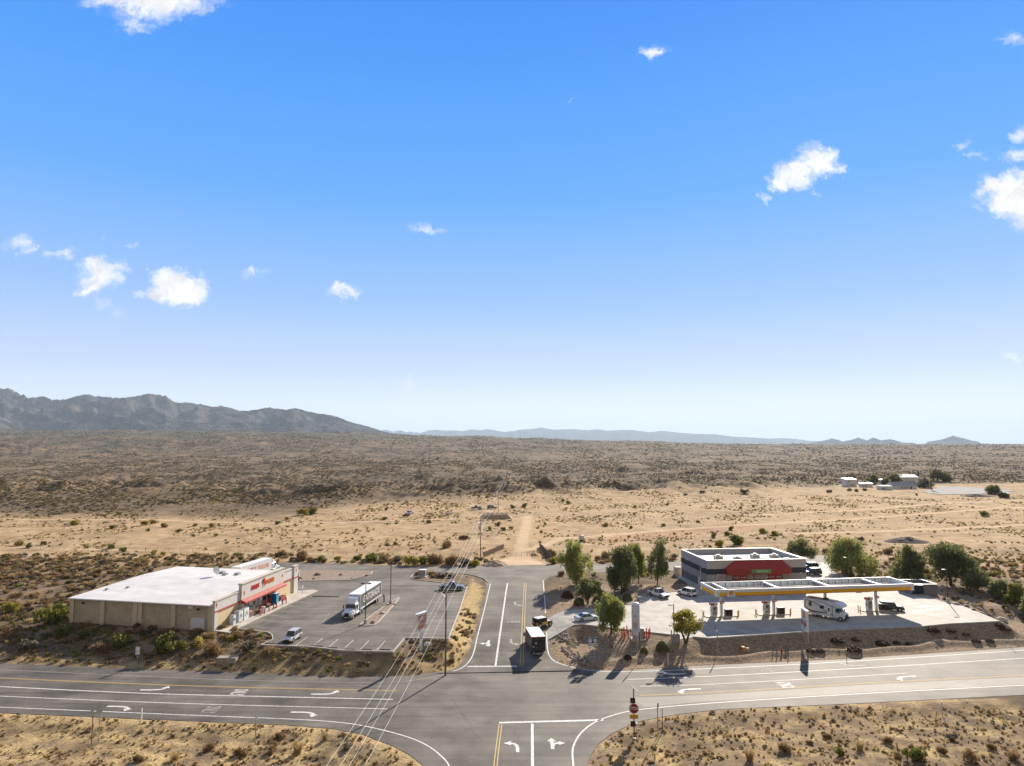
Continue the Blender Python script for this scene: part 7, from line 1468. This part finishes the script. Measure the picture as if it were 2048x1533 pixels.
# hand-placed bushes seen one by one
HAND = [(95,1250,38,'g'),(20,1226,20,'y'),(130,1272,20,'g'),(168,1276,17,'g'),(240,1296,27,'g'),(330,1305,32,'g'),(290,1270,16,'d'),(395,1296,20,'y'),(362,1300,18,'g'),(461,1282,10,'y'),(200,1308,22,'b'),(60,1300,22,'d'),(420,1310,26,'b'),(500,1300,18,'d'),(540,1312,20,'b'),
 (740,1124,17,'g'),(713,1121,10,'g'),(640,1124,12,'g'),(675,1122,9,'y'),(822,1130,18,'y'),(845,1129,16,'g'),(872,1128,20,'b'),(765,1124,16,'b'),(790,1126,16,'d'),(947,1133,13,'y'),(905,1130,20,'b'),(925,1131,16,'d'),(1106,1128,12,'y'),(1100,1112,14,'b'),(1120,1124,12,'d'),(600,1121,20,'b'),(560,1114,14,'b'),(1140,1120,14,'b'),(1345,1118,12,'d'),(1440,1095,14,'y'),(1473,1090,20,'g'),(1210,1118,14,'b'),(1655,1108,12,'b'),(1775,1108,12,'b'),(1860,1110,12,'b'),
 (39,1092,10,'y'),(58,1096,9,'g'),(87,1090,8,'g'),(222,1097,9,'g'),(244,1104,9,'g'),(309,1109,9,'y'),(326,1111,7,'y'),(345,1121,9,'b'),(227,1058,8,'g'),(149,1051,11,'y'),(289,1051,9,'y'),(306,1048,8,'y'),(330,1055,9,'y'),(296,1063,6,'g'),(357,1065,7,'g'),(390,1053,6,'y'),(422,1054,8,'y'),(437,1051,4,'g'),(386,1074,5,'g'),(432,1073,6,'y'),(557,1049,7,'g'),(519,1064,5,'g'),(574,1040,6,'y'),(605,1031,14,'y'),(625,1029,14,'g'),
 (773,1021,6,'g'),(771,1040,6,'g'),(856,1047,7,'g'),(791,1090,6,'g'),(773,1092,5,'g'),(979,1061,8,'y'),(996,1052,8,'g'),(1005,1061,7,'g'),(1022,1059,6,'y'),(890,1096,15,'b'),(926,1078,9,'b'),(935,1078,7,'y'),(875,1020,4,'g'),(1025,1017,7,'g'),(1049,1015,8,'g'),(1126,1003,5,'g'),(1137,1008,7,'y'),(1210,1054,8,'y'),(1263,1057,5,'g'),(1082,1066,5,'b'),(1268,1030,5,'y'),(1270,1015,5,'y'),(1090,1050,5,'g'),(1075,1058,4,'y'),
 (1488,988,11,'d'),(1335,1011,4,'g'),(1435,1004,6,'y'),(1481,1018,5,'y'),(1508,1015,5,'y'),(1397,1046,5,'g'),(1326,1053,6,'g'),(1428,1075,9,'g'),(1453,1071,8,'g'),(1462,1061,8,'g'),(1473,1076,5,'g'),(1526,1067,11,'y'),(1552,1072,10,'y'),(1724,1081,8,'d'),(1968,1033,11,'g'),(1660,986,7,'d'),(1700,983,7,'d'),(1712,984,6,'b'),(1728,982,6,'d'),(1405,986,6,'d'),(1370,991,5,'d'),
 (1571,1504,16,'b'),(1621,1488,9,'b'),(1680,1512,16,'g'),(1776,1486,13,'b'),(1833,1522,26,'g'),(1887,1506,13,'b'),(1938,1522,20,'b'),(1792,1516,12,'b'),(1905,1480,14,'d'),(2030,1520,16,'b'),(1985,1500,12,'b'),(1500,1522,16,'t'),(1655,1476,10,'b'),(1720,1500,13,'t'),(595,1508,16,'t'),(478,1514,16,'b'),(416,1500,14,'b'),(274,1524,13,'b'),(350,1522,13,'t'),(560,1478,12,'b'),(650,1480,10,'t'),(540,1506,14,'b'),(690,1500,12,'d')]
LANDM = [((-200,1255),'far left edge'),((95,1250),'left end of the shop wall'),((240,1290),'middle of the shop wall'),((395,1296),'near shop corner'),((520,1300),'kerb corner'),((660,1310),'long south kerb'),((830,1295),'pylon sign'),((890,1320),'near utility pole'),((190,1470),'framed road sign'),((350,1490),'left verge middle'),((510,1490),'edge-on sign'),((650,1490),'crossing wires'),((760,1510),'curve of the left verge'),((1268,1480),'stop sign'),((1380,1470),'blue-topped post'),((1520,1490),'right verge middle'),((1680,1500),'tall twiggy bush'),((1830,1515),'largest verge bush'),((1960,1500),'right picture edge'),((1980,1445),'rightmost marker post'),
 ((640,1122),'gravel island'),((740,1120),'lone green fence bush'),((835,1128),'transformer box'),((945,1130),'dirt heap by the pole'),((1110,1122),'right wing fence'),((1200,1118),'tall trees'),((1345,1118),'slender tree'),((1470,1090),'market roof'),((1650,1105),'feathery tree'),((1800,1105),'dark mound'),((1900,1110),'big grey tree'),((2010,1120),'right fence end'),
 ((30,1092),'left end of the fence'),((230,1095),'fence, left part'),((330,1108),'fence, middle part'),((460,1110),'rear lorry'),((20,1150),'left scrub edge'),((80,1200),'scrub left of the shop'),((150,1140),'scrub behind the shop roof'),((300,1055),'yellow field bushes'),((430,1055),'field, left middle'),((600,1035),'scrub edge'),((815,1030),'white field pickup'),((890,1040),'field boat'),((980,1058),'pole with transformer'),((860,1090),'field before the pole'),((1060,1015),'raised earth bank'),((1080,1065),'dirt track'),((1240,1050),'red track'),((1440,1010),'field centre'),((1450,1068),'back of the market'),((1968,1033),'far right field'),((1700,984),'white houses'),((1380,988),'far field edge'),
 ((1140,1195),'two-lobed tree'),((1230,1270),'white tank'),((1330,1310),'clipped shrubs'),((1450,1310),'shaded hollow'),((1610,1300),'price sign'),((1750,1295),'gravel berm'),((1900,1275),'right kerb'),((2020,1270),'forecourt tip'),((1960,1200),'rock row'),((940,1250),'side road verge'),((940,1190),'pickup corner')]
def proj_px(x, y, z):
    c, s_ = math.cos(PITCH), math.sin(PITCH); q = z-CH; f = y*c+q*s_; return (1024+FPX*x/f, 766.5-FPX*(-y*s_+q*c)/f)
def where(px, py):
    (a, b_), nm = min(LANDM, key=lambda l: abs(px-l[0][0])+2.2*abs(py-l[0][1])); dx, dy = px-a, 2.2*(py-b_)
    if abs(dx)+abs(dy) < 14: r = 'right at'
    elif abs(dx) > abs(dy): r = 'left of' if dx < 0 else 'right of'
    else: r = 'beyond' if dy < 0 else 'nearer than'
    return '%s the %s' % (r, nm)
USED = {}; DUP = {}
def shrub_label(kc, x, y, z, r, h):
    px, py = proj_px(x, y, z); sz = 'large' if r*FPX/y > 17 else ('mid-sized' if r*FPX/y > 9.5 else 'small'); tall = ', squat' if h < .72*r else (', upright' if h > 1.05*r else '')
    what = {'t': 'straw-coloured grass tuft', 'b': 'dry brown twiggy bush', 'd': 'dull olive bush', 'g': 'green bush', 'y': 'yellow-green bush', 'k': 'low dark shrub'}[kc]
    near = sorted(LANDM, key=lambda l: abs(px-l[0][0])+2.2*abs(py-l[0][1])); n0, n1, n2 = near[0][1], near[1][1], near[2][1]
    opts = ['%s %s%s, %s' % (sz, what, tall, where(px, py)), '%s %s between the %s and the %s' % (sz, what, n0, n1), '%s %s%s, %s, towards the %s' % (sz, what, tall, where(px, py), n1), '%s %s, off the %s, towards the %s' % (sz, what, n0, n2), '%s %s%s between the %s and %s' % (sz, what, tall, n0, n2), '%s %s nearer the %s than the %s' % (sz, what, n0, n1), '%s %s %s, facing the %s' % (sz, what, where(px, py), n2)]
    opts = [o for o in opts if len(o.split()) <= 16]
    for o in opts:
        if o not in USED: USED[o] = 1; return o
    g_ = group_of(kc, x, y); w2 = {'t': 'straw tuft', 'b': 'dry bush', 'd': 'olive bush', 'g': 'green bush', 'y': 'yellowish bush', 'k': 'dark shrub'}[kc]
    k = (w2, n0, g_)
    if k not in DUP: DUP[k] = '%s among several alike %s the %s' % (w2, ['by', 'around', 'near', 'close to'][sum(1 for q in DUP if q[:2] == k[:2])], n0)
    return DUP[k]
def group_of(kc, x, y):
    reg = 'foreground verge' if y < 103 else 'roadside banks' if y < 180 else 'frontage strip' if y < 215 else 'sandy field'
    return '%s of the %s' % ({'t': 'grass tufts', 'b': 'dry bushes', 'd': 'olive bushes', 'g': 'green bushes', 'y': 'yellow-green bushes', 'k': 'low shrubs'}[kc], reg)
for px, py, hw, kind in HAND:
    x, y, z = PH_(px, py); r = hw*y/FPX; h = r*((1.1 if kind in 'gy' else .85) if kind != 't' else 1.6)
    place_shrub(kind, x, y, z, r, h, shrub_label(kind, x, y, z, r, h), group_of(kind, x, y))
# ---- scattered shrubs: the nearest as things of their own, all the rest one stuff object
def blocked(X, Y):
    d = np.minimum.reduce([pdist(HWY, X, Y), pdist(SROAD, X, Y), pdist(FRONT, X, Y), pdist(LOT, X, Y), pdist(STN, X, Y), pdist(STORE, X, Y)])
    b = d < .6; b |= (track_dist(X, Y) < 1.0); b |= pdist(DRIVE, X, Y) < 1
    m_ = [(46.9,167.5),(71.8,170.2),(70,188),(45,185)]; b |= pdist(m_, X, Y) < 2.5; return b
def scatter(n, Y0, Y1, u0, u1, power=1.0, seed=0):
    g = np.random.default_rng(seed); Y = np.sqrt(g.uniform(Y0**2, Y1**2, n)) if power == 1 else (g.uniform(Y0**power, Y1**power, n))**(1/power); U_ = g.uniform(u0, u1, n); return U_*Y, Y, g
PTSX = []  # x, y, scale_r, scale_h, pick
TYPES = ['t', 'b', 'd', 'g', 'y', 'k']
def addpts(X, Y, r, h, pick): PTSX.append(np.stack([X, Y, r, h, pick], 1))
def ok_filter(X, Y, *a):
    k = ~blocked(X, Y); return [X[k], Y[k]]+[q[k] for q in a]
# foreground verge
X, Y, g = scatter(17000, 62, 101, -.85, .85, seed=1); cl = fbm(X/5, Y/4, 201, 3); k = (g.uniform(size=len(X)) < np.clip(.45+1.5*cl, .03, 1)); X, Y = ok_filter(X[k], Y[k])
pk = g.choice([0,1,2], len(X), p=[.70,.27,.03]); s = g.uniform(.1, .45, len(X))**1.15; addpts(X, Y, s, s*g.uniform(.7, 1.2, len(X)), pk)
# banks left of the side road
X, Y, g = scatter(9000, 104, 150, -.85, .02, seed=2); cl = fbm(X/4, Y/3, 202, 3); k = (g.uniform(size=len(X)) < np.clip(.5+1.6*cl, .05, 1)); X, Y = ok_filter(X[k], Y[k])
pk = np.where(g.uniform(size=len(X)) < .6, 0, g.choice([1,1,2,3], len(X))); s = g.uniform(.25, .7, len(X))*np.where(pk == 0, .8, 1.0); addpts(X, Y, s, s*g.uniform(.6, 1.1, len(X)), pk)
# scrub left of and behind the shop
X, Y, g = scatter(5200, 128, 222, -.95, -.30, seed=3); cl = fbm(X/9, Y/9, 203, 3); k = (g.uniform(size=len(X)) < np.clip(.5+1.2*cl, .05, 1)); X, Y = ok_filter(X[k], Y[k])
pk = g.choice([0,1,2,3], len(X), p=[.25,.48,.22,.05]); s = g.uniform(.4, 1.25, len(X)); addpts(X, Y, s, s*g.uniform(.6, .95, len(X)), pk)
# strip along the frontage road and the fence
X, Y, g = scatter(5200, 184, 212, -.8, .95, seed=4); cl = fbm(X/6, Y/3, 204, 3); k = (g.uniform(size=len(X)) < np.clip(.25+1.6*cl, .02, 1)); X, Y = ok_filter(X[k], Y[k])
pk = g.choice([0,1,2,3], len(X), p=[.2,.5,.22,.08]); s = g.uniform(.4, 1.4, len(X)); addpts(X, Y, s, s*g.uniform(.6, 1.0, len(X)), pk)
# gravelled ground: sparse
X, Y, g = scatter(700, 104, 185, .03, .95, seed=5); X, Y = ok_filter(X, Y); k = g.uniform(size=len(X)) < .5; X, Y = X[k], Y[k]; s = g.uniform(.12, .4, len(X)); addpts(X, Y, s, s*.7, g.choice([0,1,5], len(X), p=[.5,.3,.2]))
# right side beyond forecourt
X, Y, g = scatter(1500, 150, 215, .62, .95, seed=15); X, Y = ok_filter(X, Y); cl = fbm(X/7, Y/7, 215, 3); k = (g.uniform(size=len(X)) < np.clip(.3+1.5*cl, .02, 1)); X, Y = X[k], Y[k]; s = g.uniform(.3, 1.0, len(X)); addpts(X, Y, s, s*.8, g.choice([0,1,2], len(X)))
# sandy field: small tufts in loose drifts, few bushes
X, Y, g = scatter(42000, 205, 470, -.85, .85, seed=6); cl = fbm(X/26, Y/34, 206, 4); k = (g.uniform(size=len(X)) < np.clip(.22+1.9*cl, .01, 1)); X, Y = ok_filter(X[k], Y[k])
pk = g.choice([0,1,3,4], len(X), p=[.52,.24,.05,.19]); s = g.uniform(.2, .85, len(X)); addpts(X, Y, s, s*g.uniform(.5, .9, len(X)), pk)
# dense scrub beyond
X, Y, g = scatter(210000, 330, 1500, -.85, .85, .9, seed=7); fd = pdist(FIELD, X, Y); cl = fbm(X/60, Y/80, 207, 4); k = (fd > 3) & (g.uniform(size=len(X)) < np.clip(.6+2.6*cl, .03, 1)*sstep(-5, 70, fd+25*fbm(X/40, Y/50, 217, 3))); X, Y = X[k], Y[k]
pk = g.choice([0,1,2,3], len(X), p=[.06,.30,.60,.04]); s = g.uniform(.5, 1.7, len(X))*np.interp(Y, [330, 1500], [.75, 1.1]); addpts(X, Y, s, s*g.uniform(.5, .9, len(X)), pk)
X, Y, g = scatter(90000, 1400, 5200, -.85, .85, .75, seed=8); cl = fbm(X/160, Y/300, 208, 4); k = g.uniform(size=len(X)) < np.clip(.5+2.6*cl, .05, 1); X, Y = X[k], Y[k]
pk = g.choice([1,2,3], len(X), p=[.25,.69,.06]); s = g.uniform(1.3, 3.4, len(X))*np.interp(Y, [1400, 5200], [.9, 2.0]); addpts(X, Y, s, s*.55, pk)
PTS_ = np.concatenate(PTSX); PZ = height(PTS_[:, 0], PTS_[:, 1])
# the largest in the picture become individual things
show = PTS_[:, 2]/PTS_[:, 1]; inside = (np.abs(PTS_[:, 0]/PTS_[:, 1]) < .76) & (PTS_[:, 1] > 78)
order = np.argsort(-(show*inside*(PTS_[:, 4] != 0))); pick_i = order[:240]; rest = np.ones(len(PTS_), bool); rest[pick_i] = False
order_t = np.argsort(-(show*inside*(PTS_[:, 4] == 0)*rest)); pick_t = order_t[:240]; rest[pick_t] = False
KC = ['t','b','d','g','y','k']
for i in list(pick_i)+list(pick_t):
    x, y, r, h, k = PTS_[i]; kc = KC[int(k)]
    place_shrub(kc, x, y, PZ[i], r, h, shrub_label(kc, x, y, PZ[i], r, h), group_of(kc, x, y))
LOW = bpy.data.collections.new('shrub_kinds')
for i, kc in enumerate(KC):
    n = {'t': 36, 'b': 60, 'd': 60, 'g': 60, 'y': 60, 'k': 60}[kc]; m = {'t': LF_ST, 'b': LF_BR, 'd': LF_GB, 'g': LF_CRE, 'y': LF_YG, 'k': LF_DB}[kc]
    me = shrub_mesh('shrub_kind', 'tuft' if kc == 't' else ('cushion' if kc == 'k' else 'bush'), n, 500+i, m, .2 if kc != 't' else .16)
    o = bpy.data.objects.new('shrub_kind_%d' % i, me); LOW.objects.link(o)
P_ = PTS_[rest]; Z_ = PZ[rest]
me = bpy.data.meshes.new('desert_scrub'); me.vertices.add(len(P_)); me.vertices.foreach_set('co', np.stack([P_[:, 0], P_[:, 1], Z_-.03], 1).astype(np.float32).ravel())
for nm, ty, v in (('pr', 'FLOAT', P_[:, 2]), ('ph', 'FLOAT', P_[:, 3]), ('rz', 'FLOAT', rng.uniform(0, 6.28, len(P_))), ('pk', 'INT', P_[:, 4])):
    a = me.attributes.new(nm, ty, 'POINT'); a.data.foreach_set('value', v.astype(np.float32 if ty == 'FLOAT' else np.int32))
me.update(); so = bpy.data.objects.new('desert_scrub', me); COL.objects.link(so); tag(so, 'countless small bushes and dry tufts covering the desert plain', 'scrub', kind='stuff')
ng = bpy.data.node_groups.new('scatter_shrubs', 'GeometryNodeTree'); ng.interface.new_socket('Geometry', in_out='INPUT', socket_type='NodeSocketGeometry'); ng.interface.new_socket('Geometry', in_out='OUTPUT', socket_type='NodeSocketGeometry')
gi = ng.nodes.new('NodeGroupInput'); go = ng.nodes.new('NodeGroupOutput'); ip = ng.nodes.new('GeometryNodeInstanceOnPoints'); ci = ng.nodes.new('GeometryNodeCollectionInfo'); ci.inputs[0].default_value = LOW; ci.inputs['Separate Children'].default_value = True; ci.inputs['Reset Children'].default_value = True
def na(nm, ty):
    n = ng.nodes.new('GeometryNodeInputNamedAttribute'); n.data_type = ty; n.inputs['Name'].default_value = nm; return n.outputs[0]
cs = ng.nodes.new('ShaderNodeCombineXYZ'); pr_ = na('pr', 'FLOAT'); ng.links.new(pr_, cs.inputs[0]); ng.links.new(pr_, cs.inputs[1]); ng.links.new(na('ph', 'FLOAT'), cs.inputs[2])
cr2 = ng.nodes.new('ShaderNodeCombineXYZ'); ng.links.new(na('rz', 'FLOAT'), cr2.inputs[2])
ng.links.new(gi.outputs[0], ip.inputs['Points']); ng.links.new(ci.outputs[0], ip.inputs['Instance']); ip.inputs['Pick Instance'].default_value = True; ng.links.new(na('pk', 'INT'), ip.inputs['Instance Index'])
ng.links.new(cs.outputs[0], ip.inputs['Scale']); ng.links.new(cr2.outputs[0], ip.inputs['Rotation']); ng.links.new(ip.outputs[0], go.inputs[0])
md = so.modifiers.new('scatter', 'NODES'); md.node_group = ng
# ---- rocks
ROCKM = M_('boulder_brown', (.20,.14,.10), .95, var=.4, scale=1.5); ROCKL = M_('boulder_pale', (.46,.40,.33), .9, var=.3, scale=2)
def rock_mesh(name, seed, m, sub=2):
    g = np.random.default_rng(seed); bm = bmesh.new(); bmesh.ops.create_icosphere(bm, subdivisions=sub, radius=1)
    for v in bm.verts:
        p = np.array(v.co); d = 1+.35*float(fbm(np.array([p[0]*1.3+seed]), np.array([p[1]*1.3+p[2]*1.7]), seed, 3)[0]); v.co = v.co*d; v.co.z *= .7
    me = bpy.data.meshes.new(name); bm.to_mesh(me); bm.free(); me.materials.append(m); return me
RM = [rock_mesh('boulder', 600+i, ROCKM if i % 2 else ROCKL) for i in range(4)]
for k, (px, py, s, pale, lab) in enumerate(((635,1152,1.0,0,'dark boulder on the gravel island, largest one'),(681.5,1152,.7,0,'boulder in the middle of the gravel island'),(599,1159,.8,0,'boulder on the gravel island nearest the shop'),(628,1159.5,.55,0,'small boulder on the near edge of the gravel island'),(704,1159,.5,1,'pale flat rock on the near edge of the gravel island'),(733,1153,.5,0,'dark rock at the right end of the gravel island'),(868,1156,.55,0,'dark rock on the verge right of the transformer box'),(856,1150,.6,0,'rock touching the transformer box pad'),(765,1229,.75,1,'pale boulder in the middle of the planting island'),(745.5,1248,.6,0,'dark boulder at the near tip of the planting island'),(788,1211,.4,0,'small rock at the far lamp of the planting island'),(825,1283,.7,0,'dark boulder left of the pylon sign'),(855,1291,.85,1,'pale boulder right of the pylon sign'),(860,1302,.45,0,'small dark rock below the pylon sign'),(516,1272,.8,1,'pale boulder in the kerb corner by the shop'),(484,1267,.55,1,'pale flat rock near the shop corner'),(484,1285,.45,0,'dark rock below the shop corner'),(1914,1210,.8,1,'reddish boulder at the foot of the right lamp post'),(2004,1242,1.3,1,'big grey boulder at the right tip of the forecourt'),(1933,1214,.6,0,'boulder in the rock row right of the forecourt, first'),(1948,1221,.6,0,'boulder in the rock row right of the forecourt, second'),(1963,1226,.7,1,'boulder in the rock row right of the forecourt, third'),(1976,1231,.6,0,'boulder in the rock row right of the forecourt, fourth'),(1190,1318,.0,0,''))):
    if not s: continue
    x, y, z = PH_(px, py); o = bpy.data.objects.new('boulder', RM[(k % 2)*2+(0 if pale else 1)]); COL.objects.link(o); o.location = (x, y, z+.15*s+(.12 if py < 1262 and px < 800 else 0)); o.rotation_euler = (0, 0, k*1.3); o.scale = (s*.9, s*.7, s*.75); tag(o, lab, 'boulder', 'boulders of the landscaping')
x, y, z = PH_(455, 1325, .6); b = MB(); b.box(-1.7,1.7,-.8,.8,-.4,.9,M_('culvert_concrete', (.33,.28,.22), .9, var=.3),.1,.1); o = b.build('culvert_block', loc=(x, y, z)); tag(o, 'weathered concrete block half buried in the bank below the shop corner', 'concrete block')
def rubble(name, label, areas, n, m1, m2, smin=.12, smax=.35):
    g = np.random.default_rng(hash(name) % 1000 if False else len(name)); bm = bmesh.new(); bmesh.ops.create_icosphere(bm, subdivisions=1, radius=1); V = np.array([v.co[:] for v in bm.verts]); F = np.array([[v.index for v in f.verts] for f in bm.faces]); bm.free()
    vs = []; fs = []; mi = []
    for px0, py0, px1, py1, wpx in areas:
        for _ in range(n):
            t = g.uniform(); px = lerp(px0, px1, t)+g.normal()*wpx; py = lerp(py0, py1, t)+g.normal()*wpx*.35; x, y = Gz(px, py, 1.2); 
            vs.append((x, y)); mi.append(0 if g.uniform() < .6 else 1)
    XY = np.array(vs); k = ~blocked(XY[:, 0], XY[:, 1]); XY = XY[k]; mi = np.array(mi)[k]; Z = height(XY[:, 0], XY[:, 1]); co = []; ff = []
    for j in range(len(XY)):
        s = g.uniform(smin, smax); w_ = V*(1+.3*g.normal(size=(len(V), 1)))*s*np.array([1, .8, .6]); co.append(w_+np.array([XY[j, 0], XY[j, 1], Z[j]+.05])); ff.append(F+j*len(V))
    me = bpy.data.meshes.new(name); co = np.concatenate(co); ff = np.concatenate(ff); me.from_pydata(co.tolist(), [], ff.tolist()); me.materials.append(m1); me.materials.append(m2); me.polygons.foreach_set('material_index', np.repeat(mi, len(F)).astype(np.int32)); me.update()
    o = bpy.data.objects.new(name, me); COL.objects.link(o); return tag(o, label, 'rubble', kind='stuff')
rubble('rock_rubble', 'loose broken rock lining the drainage banks beside the roads', [(1088,1156,1130,1152,6),(1112,1266,1150,1256,7),(1120,1272,1150,1282,6),(1128,1290,1170,1318,6),(1160,1325,1290,1334,5),(1930,1214,2000,1238,3),(1672,1140,1682,1146,3)], 170, ROCKM, ROCKL)
rubble('bank_stones', 'pale stones strewn over the shaded bank and verges', [(120,1270,330,1300,40),(300,1275,520,1300,30),(1250,1440,2048,1430,60),(1250,1490,2048,1500,60),(0,1470,700,1510,50)], 110, ROCKL, ROCKM, .05, .16)
# dirt heaps and the raised earth block in the field
def heap(name, label, px, py, w, d, h, m, seed, flat=0.0):
    x, y, z = G(px, py, 2.4); b = MB(); n = 26; vs = []; fs = []; X_, Y_ = np.meshgrid(np.linspace(-1, 1, n), np.linspace(-1, 1, n)); rr = np.hypot(X_, Y_)
    H = np.clip(1-rr, 0, 1)**.8 if not flat else np.clip((1-np.maximum(np.abs(X_), np.abs(Y_)))*flat, 0, 1); H = H*(1+.5*fbm(X_*2.5+seed, Y_*2.5, seed, 4)); 
    for j in range(n):
        for i in range(n): vs.append((X_[j, i]*w, Y_[j, i]*d, H[j, i]*h-.15))
    for j in range(n-1):
        for i in range(n-1): a = j*n+i; fs.append((a, a+1, a+n+1, a+n))
    b.add(vs, fs, m); o = b.build(name, loc=(x, y, z)); return tag(o, label, 'earth mound')
SOILM = M_('heap_sand', (.40,.29,.19), 1, var=.3, scale=2, bump=.5); SOILD = M_('heap_dark_earth', (.075,.055,.045), 1, var=.5, scale=2, bump=.6)
heap('dirt_mound', 'low dark brown heap of earth behind the trees on the right', 1812, 1084, 8.5, 5, 1.9, SOILD, 3); heap('dirt_mound', 'pale dirt cone beside the pole at the dirt gateway', 990, 1131, 4.5, 3.5, 1.6, SOILM, 5)
heap('dirt_mound', 'raised flat-topped earth bank in the field with a dark near face', 992, 1036, 7.5, 5, 2.0, SOILM, 8, 4.0); heap('dirt_mound', 'long low dark pile beyond the field at the far right', 1952, 994, 14, 5, 1.8, SOILD, 9)
x, y, z = G(1935, 982, 2); fl_ = [Gz(a, b_, z) for a, b_ in ((1845,985),(1880,974),(1960,976),(2035,983),(1990,988),(1880,990))]; flat_sheet('gravel_yard', fl_, z+.5, M_('yard_gravel', (.24,.23,.22), .95, var=.2), lambda a, b_: Hs(a, b_)+.25)
# ---------------------------------------------------------------- haze
def haze():
    b = MB(); m = bpy.data.materials.new('haze_air'); m.use_nodes = True; nt = m.node_tree; nt.nodes.clear()
    o = nt.nodes.new('ShaderNodeOutputMaterial'); v = nt.nodes.new('ShaderNodeVolumePrincipled')
    v.inputs['Color'].default_value = (.66, .83, 1.0, 1); v.inputs['Density'].default_value = 3.1e-5; v.inputs['Anisotropy'].default_value = .12
    nt.links.new(v.outputs[0], o.inputs['Volume'])
    b.box(-98000, 98000, -2000, 66000, -70, 1500, m)
    ob = b.build('haze'); tag(ob, 'thin pale blue haze over the desert basin', 'haze', kind='stuff')
haze()
